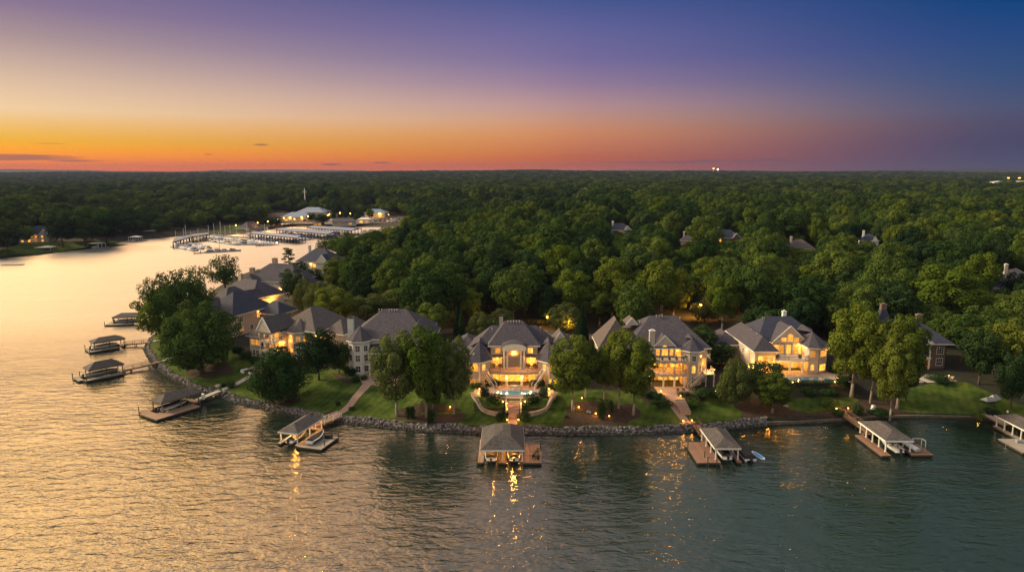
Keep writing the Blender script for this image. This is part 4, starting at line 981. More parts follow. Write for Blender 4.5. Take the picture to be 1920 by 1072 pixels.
# dinghy on the brown platform
e = empty('dinghy', (84.2, 134.0, .63), R(10), 'white upturned dinghy lying on the brown platform', 'dinghy')
mb = MB(); rows = hull(mb, 5., 1.7, .5, .1); mb.build('hull', 'hull_white', e, True); mb = MB(); deckplate(mb, rows, .02, 0, None, 0, .22); mb.build('boat_cover', 'paint_white', e, True)
e = empty('canopy_frame', (85.6, 134.9, .62), 0, 'thin metal frame standing at the corner of the brown platform', 'frame')
mb = MB(); [mb.tube((x, y, 0), (x, y, 2.1), .045) for x, y in ((-1.3, 1.4), (.6, 1.4), (.6, 0))]; mb.build('post', 'mast', e); mb = MB(); mb.beam((-1.3, 1.4, 2.1), (.6, 1.4, 2.1), .08, .06); mb.beam((.6, 1.4, 2.1), (.6, 0, 2.1), .08, .06); mb.build('top_bar', 'mast', e)
# ladders
def ladder(loc, rz, label):
    e = empty('swim_ladder', loc, rz, label, 'ladder'); mb = MB()
    for sx in (-.22, .22): mb.tube((sx, 0, -1), (sx, 0, .8), .03); mb.tube((sx, 0, .8), (sx, .4, .8), .03)
    mb.build('side_rail', 'metal', e); mb = MB(); [mb.tube((-.22, 0, z), (.22, 0, z), .025) for z in (-.8, -.5, -.2, .1)]; mb.build('rung', 'metal', e)
ladder((106.2, 138.9, .62), 0, 'metal swim ladder on the grey platform at the right edge'); ladder((39.2, 129.0, .62), 0, 'swim ladder at the lake end of the terracotta coloured platform')
ladder((6.1, 132, .62), R(90), 'swim ladder at the right side of the central boathouse platform')
# dock furniture
def chair(loc, rz, label, m='cushion', group=None):
    e = empty('deck_chair', loc, rz, label, 'chair', group)
    for x in (-.27, .27):
        for y in (-.25, .25): mb = MB(); mb.box(x - .03, x + .03, y - .03, y + .03, 0, .4); mb.build('leg', 'rail_dark', e)
    mb = MB(); mb.box(-.32, .32, -.3, .3, .4, .5); mb.build('seat', m, e); mb = MB(); mb.add([(-.32, .26, .5), (.32, .26, .5), (.32, .5, 1.05), (-.32, .5, 1.05), (-.32, .34, .5), (.32, .34, .5), (.32, .57, 1.03), (-.32, .57, 1.03)], [(0, 1, 2, 3), (7, 6, 5, 4), (0, 4, 5, 1), (3, 2, 6, 7), (0, 3, 7, 4), (1, 5, 6, 2)]); mb.build('backrest', m, e)
    for s in (-1, 1): mb = MB(); mb.box(s * .33 - .03, s * .33 + .03, -.28, .3, .62, .67); mb.build('armrest', 'rail_dark', e)
def rtable(loc, r, h, label, m='rail_dark', cat='table', name='round_table'):
    e = empty(name, loc, 0, label, cat); mb = MB(); mb.lathe([(r, h - .04), (r, h)], 18); mb.build('tabletop', m, e); mb = MB(); mb.lathe([(.3, 0), (.3, .03), (.05, .05), (.05, h - .04)], 10); mb.build('pedestal', 'rail_dark', e)
chair((3.9, 132.1, .63), R(100), 'cushioned deck chair on the central platform, nearest the boathouse'); chair((4.5, 131.0, .63), R(170), 'deck chair with its back to the lake on the central platform', 'motor')
chair((5.2, 133.6, .63), R(-30), 'dark deck chair farthest along the central platform', 'motor'); rtable((4.7, 132.3, .63), .42, .5, 'small round table between the deck chairs on the central platform')
def planter(loc, r, label, h=.45, m='stone', plant='flower'):
    e = empty('planter', loc, 0, label, 'planter'); mb = MB(); mb.lathe([(r * .7, 0), (r, h), (r * .85, h), (r * .8, h - .06)], 12); mb.build('pot', m, e)
    o = bpy.data.objects.new('plant', leaf_mesh('plant', [(0, 0, h + r * .5, r, r * .9)], 260, .2, 3, 'leaf_dark')); o.data.materials[0] = M[plant]; COL.objects.link(o); o.parent = e
planter((5.3, 130.6, .63), .35, 'potted plant at the lake corner of the central platform', m='motor', plant='leaf')
# dock box by the sport boat and others
def dockbox(loc, rz, label, m='motor', s=(1.1, .6, .6)):
    e = empty('storage_box', loc, rz, label, 'storage box'); mb = MB(); mb.box(-s[0] / 2, s[0] / 2, -s[1] / 2, s[1] / 2, 0, s[2]); mb.build('box_body', m, e); mb = MB(); mb.add([(-s[0] / 2 - .04, -s[1] / 2 - .04, s[2] + .003), (s[0] / 2 + .04, -s[1] / 2 - .04, s[2] + .003), (s[0] / 2 + .04, s[1] / 2 + .04, s[2] + .003), (-s[0] / 2 - .04, s[1] / 2 + .04, s[2] + .003), (-s[0] / 2, -s[1] / 4, s[2] + .14), (s[0] / 2, -s[1] / 4, s[2] + .14), (s[0] / 2, s[1] / 4, s[2] + .14), (-s[0] / 2, s[1] / 4, s[2] + .14)], [(3, 2, 1, 0), (4, 5, 6, 7), (0, 1, 5, 4), (1, 2, 6, 5), (2, 3, 7, 6), (3, 0, 4, 7)]); mb.build('lid', m, e)
dockbox(local(D5, 6.6, 5.3, .64), R(-16), 'black dock storage box on the wide grey platform', s=(1.5, .9, .8)); dockbox(local(D4, 2.4, 10.9, 1.2), R(-33), 'white cabinet standing by the footbridge of the lower left boathouse', 'paint_white', (.8, .6, 1.2))
dockbox((108.9, 139.2, .62), 0, 'grey storage box on the platform at the right edge', 'hull_grey')
# ------------------------------------------------------------------ house kit
class House:
    """local frame: x along the lake front, y away from the lake, z up"""
    def __init__(s, name, loc, rot, label, wall='cream', roof='roof_grey', trim='trim', group=None, cat='house'):
        s.e = empty(name, loc, rot, label, cat, group); s.W = {}; s.R = {}; s.T = MB(); s.wm, s.rm, s.tm = wall, roof, trim; s.k = 0
    def w(s, m=None): return s.W.setdefault(m or s.wm, MB())
    def wall(s, x0, x1, y0, y1, z0, z1, m=None): s.w(m).box(x0, x1, y0, y1, z0, z1)
    def pwall(s, poly, z0, z1, m=None): s.w(m).prism(poly, z0, z1)
    def hip(s, x0, x1, y0, y1, z, h, ax='x', in0=None, in1=None, m=None, trim=True):
        s.k += 1; z = z + .003 * s.k
        s.R.setdefault(m or s.rm, MB()).hip(x0, x1, y0, y1, z, h, ax, in0, in1)
        if trim:
            t = s.T; a = .05
            t.box(x0 - a, x1 + a, y0 - a, y0 + .04, z - .16, z + .12); t.box(x0 - a, x1 + a, y1 - .04, y1 + a, z - .16, z + .12)
            t.box(x0 - a, x0 + .04, y0 + .041, y1 - .041, z - .16, z + .12); t.box(x1 - .04, x1 + a, y0 + .041, y1 - .041, z - .16, z + .12)
    def cone(s, poly, z, apex, m=None):
        s.k += 1; z = z + .003 * s.k
        s.R.setdefault(m or s.rm, MB()).cone(poly, z, apex)
        c = (sum(p[0] for p in poly) / len(poly), sum(p[1] for p in poly) / len(poly))
        n = len(poly)
        for i in range(n):
            a, b = poly[i], poly[(i + 1) % n]; s.T.beam((a[0], a[1], z - .02), (b[0], b[1], z - .02), .1, .28)
    def gable_wall(s, x0, x1, y, z0, zt, m=None, d=.3):
        """triangular wall under a front-facing gable"""
        s.w(m).add([(x0, y, z0), (x1, y, z0), ((x0 + x1) / 2, y, zt), (x0, y + d, z0), (x1, y + d, z0), ((x0 + x1) / 2, y + d, zt)], [(0, 1, 2), (5, 4, 3), (0, 3, 4, 1), (1, 4, 5, 2), (2, 5, 3, 0)])
    def gable(s, x0, x1, y0, y1, z, h, wall=True, m=None, rake=True, wm=None):
        s.k += 1; z = z + .003 * s.k
        s.R.setdefault(m or s.rm, MB()).hip(x0, x1, y0, y1, z, h, 'y', 0, None)
        c = (x0 + x1) / 2
        if wall: s.gable_wall(x0 + .12, x1 - .12, y0 - .07, z - .02, z + h + .02, wm, .06)
        if rake:
            for a in (x0, x1): s.T.beam((a, y0 - .1, z + .1), (c, y0 - .1, z + h + .12), .16, .28)
    def win(s, x, y, z, w, h, ang=0, kind='lit', arch=False, nx=2, ny=2, trim=None, name='window'):
        """z = sill height; ang = degrees the window is turned from facing the lake"""
        e = MB(); f = .09
        e.box(-w / 2 - f, -w / 2, -.07, .04, -f, h + f); e.box(w / 2, w / 2 + f, -.07, .04, -f, h + f); e.box(-w / 2, w / 2, -.07, .04, -f, 0)
        if not arch: e.box(-w / 2, w / 2, -.07, .04, h, h + f)
        else:
            n = 8
            for i in range(n):
                a0, a1 = math.pi * i / n, math.pi * (i + 1) / n; r = w / 2 + f / 2
                e.beam((r * math.cos(a0), -.015, h + r * math.sin(a0)), (r * math.cos(a1), -.015, h + r * math.sin(a1)), .11, f)
        for i in range(1, nx): xx = -w / 2 + w * i / nx; e.box(xx - .025, xx + .025, -.05, -.022, 0, h)
        for i in range(1, ny): zz = h * i / ny; e.box(-w / 2, w / 2, -.048, -.02, zz - .025, zz + .025)
        mt = Matrix.Translation((x, y, z)) @ Matrix.Rotation(R(ang), 4, 'Z')
        e.xf(mt); o = e.build(name, trim or s.tm, s.e)
        p = MB()
        if arch:
            n = 8; pts = [(-w / 2, 0), (w / 2, 0)] + [(w / 2 * math.cos(math.pi * i / n), h + w / 2 * math.sin(math.pi * i / n)) for i in range(n + 1)]
            p.add([(a, -.02, b) for a, b in pts], [tuple(range(len(pts)))])
        else: p.add([(-w / 2, -.02, 0), (w / 2, -.02, 0), (w / 2, -.02, h), (-w / 2, -.02, h)], [(0, 1, 2, 3)])
        p.xf(mt); pn = p.build('pane', {'lit': 'lit', 'soft': 'lit_soft', 'dim': 'lit_dim', 'dark': 'glass_dark'}[kind], o); return o
    def wins(s, xs, y, z, w, h, **k): [s.win(x, y, z, w, h, **k) for x in xs]
    def col(s, x, y, z0, z1, r=.18, sq=False, m=None):
        mb = MB()
        if sq: mb.box(x - r, x + r, y - r, y + r, z0, z1); mb.box(x - r - .06, x + r + .06, y - r - .06, y + r + .06, z0, z0 + .2); mb.box(x - r - .06, x + r + .06, y - r - .06, y + r + .06, z1 - .2, z1)
        else: mb.lathe([(r * 1.4, z0), (r * 1.4, z0 + .15), (r, z0 + .25), (r * .85, z1 - .3), (r * 1.3, z1 - .12), (r * 1.3, z1)], 12, (x, y))
        mb.build('column', m or s.tm, s.e)
    def slab(s, poly, z0, z1, m=None, name='balcony'): mb = MB(); mb.prism(poly, z0, z1); return mb.build(name, m or s.tm, s.e)
    def rail(s, pts, z, m='rail_dark', h=1., step=.28, solid=False):
        mb = MB()
        for a, b in zip(pts[:-1], pts[1:]):
            a3 = (a[0], a[1], a[2] if len(a) > 2 else z); b3 = (b[0], b[1], b[2] if len(b) > 2 else z); L = math.dist(a3, b3); n = max(1, int(L / step))
            mb.beam((a3[0], a3[1], a3[2] + h), (b3[0], b3[1], b3[2] + h), .1, .08)
            for i in range(n + 1):
                t = i / n; q = [a3[k] + (b3[k] - a3[k]) * t for k in range(3)]; r = .06 if i in (0, n) else .022; mb.box(q[0] - r, q[0] + r, q[1] - r, q[1] + r, q[2], q[2] + h)
        return mb.build('railing', m, s.e)
    def chimney(s, x, y, z0, z1, w=1., d=1., m=None, cap='rail_dark'):
        mb = MB(); mb.box(x - w / 2, x + w / 2, y - d / 2, y + d / 2, z0, z1); o = mb.build('chimney', m or s.wm, s.e)
        mb = MB(); mb.box(x - w / 2 - .1, x + w / 2 + .1, y - d / 2 - .1, y + d / 2 + .1, z1 + .003, z1 + .22); mb.box(x - w / 4, x + w / 4, y - d / 4, y + d / 4, z1 + .223, z1 + .45); mb.build('chimney_cap', cap, o)
    def vent(s, x, y, z, n=1):
        for i in range(n): mb = MB(); mb.lathe([(.12, z - .5), (.12, z + .25), (.2, z + .26), (.05, z + .38)], 8, (x + i * .75, y)); mb.build('roof_vent', 'metal', s.e)
    def lamp(s, x, y, z, p=60, drop=.45, r=.11):
        mb = MB(); mb.lathe([(.05, z + r), (r, z), (.05, z - r)], 8, (x, y)); mb.build('lamp', 'bulb', s.e)
        light('lamp_glow', (x, y - .05, z - drop), p, r=.12, parent=s.e)
    def stair(s, p0, p1, w, n, m='trim'):
        """flight of solid treads from p0 (bottom) to p1 (top)"""
        mb = MB(); a, b = Vector(p0), Vector(p1); d = b - a; dl = Vector((d.x, d.y, 0)); nn = Vector((-dl.y, dl.x, 0)).normalized() * w / 2
        for i in range(n):
            q0 = a + d * i / n; q1 = a + d * (i + 1) / n; zt = a.z + d.z * (i + 1) / n; zb = a.z + d.z * i / n - .25
            mb.add([(q0 - nn)[:2] + (zb,), (q0 + nn)[:2] + (zb,), (q1 + nn)[:2] + (zb,), (q1 - nn)[:2] + (zb,), (q0 - nn)[:2] + (zt,), (q0 + nn)[:2] + (zt,), (q1 + nn)[:2] + (zt,), (q1 - nn)[:2] + (zt,)],
                   [(0, 1, 2, 3), (7, 6, 5, 4), (0, 4, 5, 1), (1, 5, 6, 2), (2, 6, 7, 3), (3, 7, 4, 0)])
        mb.build('stairs', m, s.e)
        for sg in (-1, 1): s.rail([tuple(a + nn * sg), tuple(b + nn * sg)], 0, 'trim', .95, .5)
    def done(s):
        for m, mb in s.W.items(): mb.build('wall', m, s.e)
        for m, mb in s.R.items(): mb.build('roof', m, s.e)
        if s.T.v: s.T.build('eave_trim', s.tm, s.e)
        return s.e
def ngon(cx, cy, r, n=8, a0=22.5): return [(cx + r * math.cos(R(a0 + 360 * i / n)), cy + r * math.sin(R(a0 + 360 * i / n))) for i in range(n)]
def tub(h, x, y, z, label, s=.34): c = local(h.e, x, y, z); planter(c, s, label)

# --- G: columned mansion
G = House('columned_mansion', (.55, 165, 4.6), 0, 'cream columned mansion with a glowing portico and pool terrace in the middle of the shore')
# main hip roof over everything
G.wall(-11.8, 11.8, 7.5, 21, 0, 6.3); G.hip(-12.6, 12.6, 6.95, 22, 6.1, 6.6, 'x', 6.6, 6.6)
# central block
G.wall(-6.05, -3.05, 6.6, 14, 3.6, 9.1); G.wall(3.05, 6.05, 6.6, 14, 3.6, 9.1); G.wall(-3.05, 3.05, 9.2, 14, 3.6, 9.1); G.wall(-3.05, 3.05, 6.6, 9.2, 8.0, 9.1)
G.hip(-6.7, 6.7, 5.9, 20.5, 9.1, 5.2, 'x', 4.5, 4.5)
for sx in (-1, 1):
    G.win(sx * 4.2, 6.6, 7.15, 1.25, 1.3, nx=2, ny=1); G.win(sx * 4.3, 6.6, 3.95, 1.9, 2.1, nx=3, ny=3); G.win(sx * 5.65, 6.6, 4., .4, 2., nx=1, ny=3, kind='soft')
    mb = MB(); mb.add([(sx * 4.3 - 1.3, 6.58, 6.75), (sx * 4.3 + 1.3, 6.58, 6.75), (sx * 4.3 + 1.35, 5.75, 6.25), (sx * 4.3 - 1.35, 5.75, 6.25), (sx * 4.3 + 1.35, 5.75, 6.1), (sx * 4.3 - 1.35, 5.75, 6.1)], [(0, 1, 2, 3), (3, 2, 4, 5)]); mb.build('awning', 'timber', G.e)
    for x_ in (2.55, 1.75): G.col(sx * x_, 4.6, 3.6, 8.35, .24)
    G.col(sx * 2.7, 6.45, 3.6, 8.35, .22)
    G.win(sx * 2.05, 9.2, 3.7, .75, 2.9, nx=1, ny=4); G.win(sx * 1.2, 9.2, 3.7, .6, 2.9, nx=1, ny=4)
G.win(0, 9.2, 3.65, 1.6, 2.5, nx=2, ny=1, name='door'); G.win(0, 9.2, 6.5, 3.2, 1.1, nx=4, ny=1)
mb = MB(); mb.box(-3.0, 3.0, 4.2, 6.55, 8.353, 8.95); mb.box(-3.12, 3.12, 4.08, 6.58, 8.95, 9.06); mb.build('entablature', 'trim', G.e)
mb = MB(); ap = [(3.1 * math.cos(math.pi * i / 14), 1.15 * math.sin(math.pi * i / 14)) for i in range(15)]
mb.add([(x, 4.1, 9.063 + z) for x, z in ap] + [(x, 9.5, 9.063 + z) for x, z in ap], [tuple(range(15)), tuple(range(29, 14, -1))] + [(i, i + 1, 16 + i, 15 + i) for i in range(14)]); mb.build('pediment', 'trim', G.e)
mb = MB(); ap = [(3.3 * math.cos(math.pi * i / 14), 1.2 * math.sin(math.pi * i / 14)) for i in range(15)]
mb.add([(x, 3.95, 9.09 + z) for x, z in ap] + [(x, 9.4, 9.09 + z) for x, z in ap] + [(x, 3.95, 9.22 + z) for x, z in ap] + [(x, 9.4, 9.22 + z) for x, z in ap], [(30 + i, 31 + i, 46 + i, 45 + i) for i in range(14)] + [(i, i + 1, 31 + i, 30 + i) for i in range(14)]); mb.build('pediment_roof', 'roof_grey', G.e)
G.lamp(0, 7.4, 7.6, 620); G.lamp(-4.3, 5.6, 6.0, 130, .3); G.lamp(4.3, 5.6, 6.0, 130, .3)
# terrace on the main floor, arcade below
G.slab([(-6.3, 1.2), (-4, .7), (4, .7), (6.3, 1.2), (6.3, 6.58), (-6.3, 6.58)], 3.15, 3.6, 'paver', 'terrace')
G.wall(-6.2, 6.2, 5.2, 7.4, 0, 3.14)
for x_ in (-4.6, -2.9, 2.9, 4.6): G.win(x_, 5.2, .1, 1.3, 2.3, nx=2, ny=3)
G.win(-.9, 5.2, .1, 1.5, 2.5, nx=2, ny=3, name='door'); G.win(.9, 5.2, .1, 1.5, 2.5, nx=2, ny=3, name='door')
for x_ in (-5.9, -1.9, 1.9, 5.9): G.col(x_, 1.6, 0, 3.14, .3, sq=True)
for x_ in (-1.9, 1.9): G.lamp(x_, 1.15, 2.3, 70, .1)
for x_ in (-4.2, 0, 4.2): light('lamp_glow', (x_, 3.4, 2.7), 280, parent=G.e)
for a in ((-6.2, -3.4), (3.4, 6.2)): G.rail([(a[0], 1.3), (a[1], .95)], 3.6, 'rail_dark')
# pavilions left and right with terraced roofs
for sx in (-1, 1):
    pv = [(sx * x, y) for x, y in ((-11.4, 8), (-11.4, 1.2), (-8.6, .9), (-6.25, 3.2), (-6.25, 8))]
    if sx > 0: pv = pv[::-1]
    G.pwall(pv, 0, 6.2)
    rv = [(sx * x, y) for x, y in ((-12.0, 8.5), (-12.1, .6), (-8.4, .2), (-5.6, 2.9), (-5.6, 8.5))]
    if sx > 0: rv = rv[::-1]
    G.cone(rv, 6.2, (sx * -8.9, 5.6, 10.6))
    G.R['roof_grey'].add([(sx * -8.9, 5.4, 10.55), (sx * -6.4, 9, 8.2), (sx * -11.6, 9, 8.2), (sx * -8.9, 9.5, 10.7)], [(0, 1, 3), (0, 3, 2), (1, 2, 3), (0, 2, 1)])
    G.win(sx * -10.0, 1.05, 3.9, 1.9, 1.3, ang=sx * -6, arch=True, nx=3, ny=2); G.win(sx * -10.4, 1.1, .5, 1.3, 1.3, ang=sx * -6, nx=2, ny=1, kind='lit'); G.win(sx * -9.1, .96, .5, .5, 1.3, ang=sx * -6, nx=1, kind='lit')
    G.win(sx * -7.7, 1.75, 3.9, 1.0, 1.6, ang=sx * 44, nx=2, ny=2); G.win(sx * -6.25, 5., 3.9, 1.1, 1.7, ang=sx * 90, nx=2, ny=2)
    G.col(sx * -8.75, .75, 0, 6.1, .16, sq=True)
    # curved flight from the terrace to the pool deck
    G.stair((sx * -4.7, -.9, 0), (sx * -7.4, 1.0, 3.5), 1.3, 14, 'paver')
    # triangular attic vent
    mb = MB(); mb.add([(sx * -10.2 - .55, 2.2, 7.6), (sx * -10.2 + .55, 2.2, 7.6), (sx * -10.2, 2.2, 8.3), (sx * -10.2, 3.2, 8.25)], [(0, 1, 2), (0, 2, 3), (1, 3, 2)]); mb.build('attic_vent', 'trim', G.e)
G.chimney(-3.5, 17.5, 9, 14.6, 1., 1.)
# garages at the rear
G.wall(-17, -9, 16, 27, 0, 5.3); G.hip(-17.6, -8.4, 15.4, 27.6, 5.3, 3.2, 'y'); G.wall(9, 17, 17, 28, 0, 5.3); G.hip(8.4, 17.6, 16.4, 28.6, 5.3, 3.4, 'y')
G.gable(10.2, 14.8, 14, 22, 7.4, 3.4, m='roof_brown'); G.wall(10.6, 14.4, 14.3, 20, 5, 7.4)
G.vent(-1.6, 12.4, 14.1, 5); G.vent(-5.8, 11.4, 12.3, 1); G.vent(7, 12, 12.5, 1)
G.done()
for x_, lb in ((-5.3, 'left'), (-3.6, 'left inner'), (3.6, 'right inner'), (5.3, 'right')): tub(G, x_, 5.4, 3.6, 'flower filled planter by the ' + lb + ' awning window of the mansion', .5)
for x_, lb in ((-3.4, 'left'), (3.4, 'right')): tub(G, x_, 2.2, 0, 'potted tree in the ' + lb + ' bay of the mansion arcade', .42)
# pool of the mansion with a raised fountain wall
e = empty('swimming_pool', (.9, 160.2, 4.72), 0, 'curved blue swimming pool with a raised stone fountain before the mansion', 'swimming pool')
pool = [(-5.6, 1.1), (-5.2, -.6), (-3.6, -.9), (-3.4, -1.9), (3.4, -1.9), (3.6, -.9), (5.2, -.6), (5.6, 1.1), (3.6, 1.2), (3.2, 2.1), (-3.2, 2.1), (-3.6, 1.2)]
mb = MB(); mb.prism(pool, -.3, .06); mb.build('water', 'pool_water', e)
mb = MB(); [mb.beam((*a, .08), (*b, .08), .35, .16) for a, b in zip(pool, pool[1:] + pool[:1])]; mb.build('coping', 'stone', e)
mb = MB(); mb.prism([(-1.5, 1.6), (1.5, 1.6), (1.2, 2.6), (-1.2, 2.6)], 0, 1.25); mb.prism([(-1.1, .9), (1.1, .9), (1.1, 1.59), (-1.1, 1.59)], 0, .9); mb.build('fountain_wall', 'stone', e); mb = MB(); mb.prism([(-1.25, 1.75), (1.25, 1.75), (1., 2.45), (-1., 2.45)], 1.253, 1.28); mb.build('spa_water', 'pool_tile', e)
for x_ in (-3.6, -2.2, 2.2, 3.6): mb = MB(); mb.lathe([(.22, .06), (.22, .1)], 10, (x_, -.6)); mb.build('pool_lamp', 'bulb_white', e); light('lamp_glow', (x_, -.6, .7), 38, (1, .75, .4), parent=e)
# stone steps from the terrace to the shore walk
e = empty('garden_steps', (.35, 155.6, 0), 0, 'wide stone garden steps between clipped hedges below the mansion pool', 'steps')
mb = MB()
for i in range(10): mb.box(-1.5 + .03 * i, 1.5 - .03 * i, -i * .42 - .42, -i * .42 + .3, 1.6, 4.62 - (i + 1) * .2)
mb.build('tread', 'paver', e)
for sx in (-1, 1): mb = MB(); mb.add([(sx * 1.55, .3, 1.6), (sx * 1.9, .3, 1.6), (sx * 1.9, -4.6, 1.6), (sx * 1.55, -4.6, 1.6), (sx * 1.55, .3, 4.9), (sx * 1.9, .3, 4.9), (sx * 1.9, -4.6, 2.7), (sx * 1.55, -4.6, 2.7)], [(0, 1, 2, 3), (7, 6, 5, 4), (0, 4, 5, 1), (1, 5, 6, 2), (2, 6, 7, 3), (3, 7, 4, 0)]); mb.build('side_wall', 'stone', e)
def ringwall(a0, a1, label):
    e = empty('retaining_wall', (.5, 159.5, 0), 0, label, 'wall'); pts_ = arc(0, 0, 10.3, 8.0, a0, a1, 16); mb = MB()
    for a, b in zip(pts_[:-1], pts_[1:]):
        za = ht(a[0] + .5, a[1] + 159.5); zb = ht(b[0] + .5, b[1] + 159.5); mb.beam((*a, za + .2), (*b, zb + .2), .35, 1.3)
    mb.build('stone_face', 'stone', e); mb = MB()
    for a, b in zip(pts_[:-1], pts_[1:]):
        za = ht(a[0] + .5, a[1] + 159.5); zb = ht(b[0] + .5, b[1] + 159.5); mb.beam((*a, za + .9), (*b, zb + .9), .75, .14)
    mb.build('coping', 'paver', e)
ringwall(188, 258, 'curved low stone wall left of the garden steps'); ringwall(282, 352, 'curved low stone wall right of the garden steps')

# --- H: arched balcony house
H = House('balcony_house', (40, 165, 4.2), 0, 'cream house with three tiers of glowing arched balconies right of the mansion')
H.wall(-9.5, 4.2, 7.6, 25, 0, 9.2); H.wall(4.2, 10.3, 5.5, 25, 0, 9.15, 'cream'); H.hip(-10.4, 11, 4.6, 26, 9.2, 6.4, 'x', 7.6, 6.8)
H.wall(-16.5, -9.5, 11, 24, 0, 7.6); H.hip(-17.2, -7, 10.2, 24.8, 7.6, 7.4, 'y', 3.5, 7, m='roof_brown'); H.gable(-9.4, -6.2, 14, 20, 13.2, 1.9, m='roof_brown')
H.wall(-8.2, -4.9, 4.2, 7.6, 0, 9.15)
tr = ngon(6.1, 5.0, 2.75); H.pwall(tr, 0, 8.95); H.cone(ngon(6.1, 5.0, 3.25), 8.95, (6.1, 5.0, 11.9)); H.R['roof_grey'].add([(6.1, 5, 11.8), (4.2, 9.5, 11.0), (8, 9.5, 11.), (6.1, 9, 12.1)], [(0, 1, 3), (0, 3, 2), (1, 2, 3), (0, 2, 1)])
for a in (-45, 0, 45):
    r = 2.75 * math.cos(R(22.5)); X_, Y_ = 6.1 + r * math.sin(R(a)), 5.0 - r * math.cos(R(a))
    H.win(X_, Y_, 6.5, .95, 1.35, ang=a, kind='dark'); H.win(X_, Y_, 3.4, .85, 1.5, ang=a, arch=True, kind='lit' if a <= 0 else 'dark'); H.win(X_, Y_, .7, .8, 1.5, ang=a, kind='lit' if a < 0 else 'dark')
H.win(9.4, 5.5, 4.4, 1.0, 1.9, kind='lit', nx=1)
# central gable
H.wall(-3.5, 1.9, 5.2, 7.6, 7.1, 9.3); H.gable(-3.9, 2.3, 5.14, 14, 9.25, 3.1)
H.win(-.8, 5.03, 7.3, 1.45, 1.9, arch=True, nx=2, ny=3); H.win(-2.55, 5.2, 7.3, .9, 1.7, nx=1, ny=2); H.win(.95, 5.1, 7.3, .85, 1.6, arch=True, nx=1, ny=2)
H.wins([-7.4, -5.8], 4.2, 7.2, 1.0, 1.7); H.wins([-7.4, -5.8], 4.2, 3.8, 1.0, 1.9); H.wins([-7.4, -5.8], 4.2, .4, 1.2, 2.1)
H.win(3.0, 7.6, 7.2, 1.7, 1.7, nx=2)
for z0 in (3.0, 6.5):
    H.slab([(-5.0, 1.5), (-3, .8), (2.5, .8), (4.2, 1.7), (4.2, 7.58), (-4.88, 7.58)], z0, z0 + .5, 'cream')
    H.rail([(-4.9, 1.55), (-3, .9), (2.5, .9), (4.1, 1.8)], z0 + .5, 'rail_dark')
for x_ in (-4.7, -1.7, 1.1, 3.9):
    yy = 1.9 if abs(x_) > 3 else 1.3
    H.col(x_, yy, 0, 2.99, .2, sq=True); H.col(x_, yy, 3.5, 6.49, .17)
for z0, hh in ((2.35, .64), (5.85, .64)):   # shallow arches between the columns
    for xa, xb, ya, yb in ((-4.5, -1.9, 1.75, 1.3), (-1.5, .9, 1.3, 1.3), (1.3, 3.7, 1.3, 1.85)):
        mb = MB(); n = 8; top = z0 + hh
        lo = [(xa + (xb - xa) * i / n, ya + (yb - ya) * i / n, top - .5 + .38 * math.sin(math.pi * i / n)) for i in range(n + 1)]
        for i in range(n):
            a, b = lo[i], lo[i + 1]; mb.add([a, b, (b[0], b[1], top), (a[0], a[1], top), (a[0], a[1] + .2, a[2]), (b[0], b[1] + .2, b[2]), (b[0], b[1] + .2, top), (a[0], a[1] + .2, top)], [(0, 1, 2, 3), (7, 6, 5, 4), (0, 4, 5, 1)])
        mb.build('arch', 'cream', H.e)
for z0 in (.1, 3.6):
    H.wins([-3.6, -.6, 2.4], 7.6, z0, 2.1, 2.5, nx=3, ny=2)
    for x_ in (-3, .2, 3): light('lamp_glow', (x_, 4.4, z0 + 2.4), 130, parent=H.e)
H.lamp(3.4, 6.9, 8.9, 130, .3); H.lamp(-4.9, 3.7, 2.2, 60, .2)
H.chimney(-4.1, 5.6, 0, 13.6, 1.35, 1., 'cream', 'trim')
# outdoor staircase
H.slab([(8.9, 1.7), (11.4, 1.7), (11.4, 5.45), (8.9, 5.45)], 3.1, 3.4, 'trim', 'landing'); H.rail([(8.9, 1.8), (11.3, 1.8), (11.3, 5.4)], 3.4, 'trim', step=.4); H.col(11.2, 1.9, 0, 3.09, .13, sq=True); H.col(9.2, 1.9, 0, 3.09, .1, sq=True)
H.stair((4.6, .4, 0), (8.9, 1.9, 3.3), 1.3, 15, 'plank_grey')
for i in range(6): t = i / 5; mb = MB(); X_ = 8.9 + 2.4 * t; mb.lathe([(.01, 4.55), (.07, 4.5), (.01, 4.42)], 6, (X_, 1.8)); mb.build('string_lamp', 'bulb', H.e)
light('lamp_glow', (10, 2.6, 4.3), 120, parent=H.e)
H.vent(-1.2, 14.5, 15.6, 3); H.vent(5, 14, 15.2, 1); H.vent(-6, 13, 14.2, 1)
H.done()
e = empty('dining_table', (41.6, 160.6, 4.3), 0, 'dark dining table on the terracotta patio under the arched balconies', 'table'); mb = MB(); mb.box(-1., 1., -.5, .5, .7, .76); mb.build('tabletop', 'timber', e)
for x_ in (-.85, .85):
    for y_ in (-.4, .4): mb = MB(); mb.box(x_ - .04, x_ + .04, y_ - .04, y_ + .04, 0, .7); mb.build('leg', 'timber', e)
for i, (x_, y_, r_, l_) in enumerate(((40.9, 159.8, 180, 'near left'), (42.3, 159.8, 180, 'near right'), (40.9, 161.5, 0, 'far left'), (42.3, 161.5, 0, 'far right'))): chair((x_, y_, 4.3), R(r_), 'dark patio chair at the ' + l_ + ' corner of the dining table', 'timber')
for x_ in (-4, -2.2, -.4, 1.4, 3.2):
    c = local(H.e, x_, 1.35 if abs(x_) < 3 else 1.7, 7.0); planter(c, .3, 'flower box on the top balcony of the arched balcony house, ' + {-4: 'at its left end', -2.2: 'second from the left', -.4: 'in its middle', 1.4: 'second from the right', 3.2: 'at its right end'}[x_], .35)
e = empty('house_steps', (40.3, 157.6, 0), 0, 'brick steps leading down from the terracotta patio', 'steps'); mb = MB()
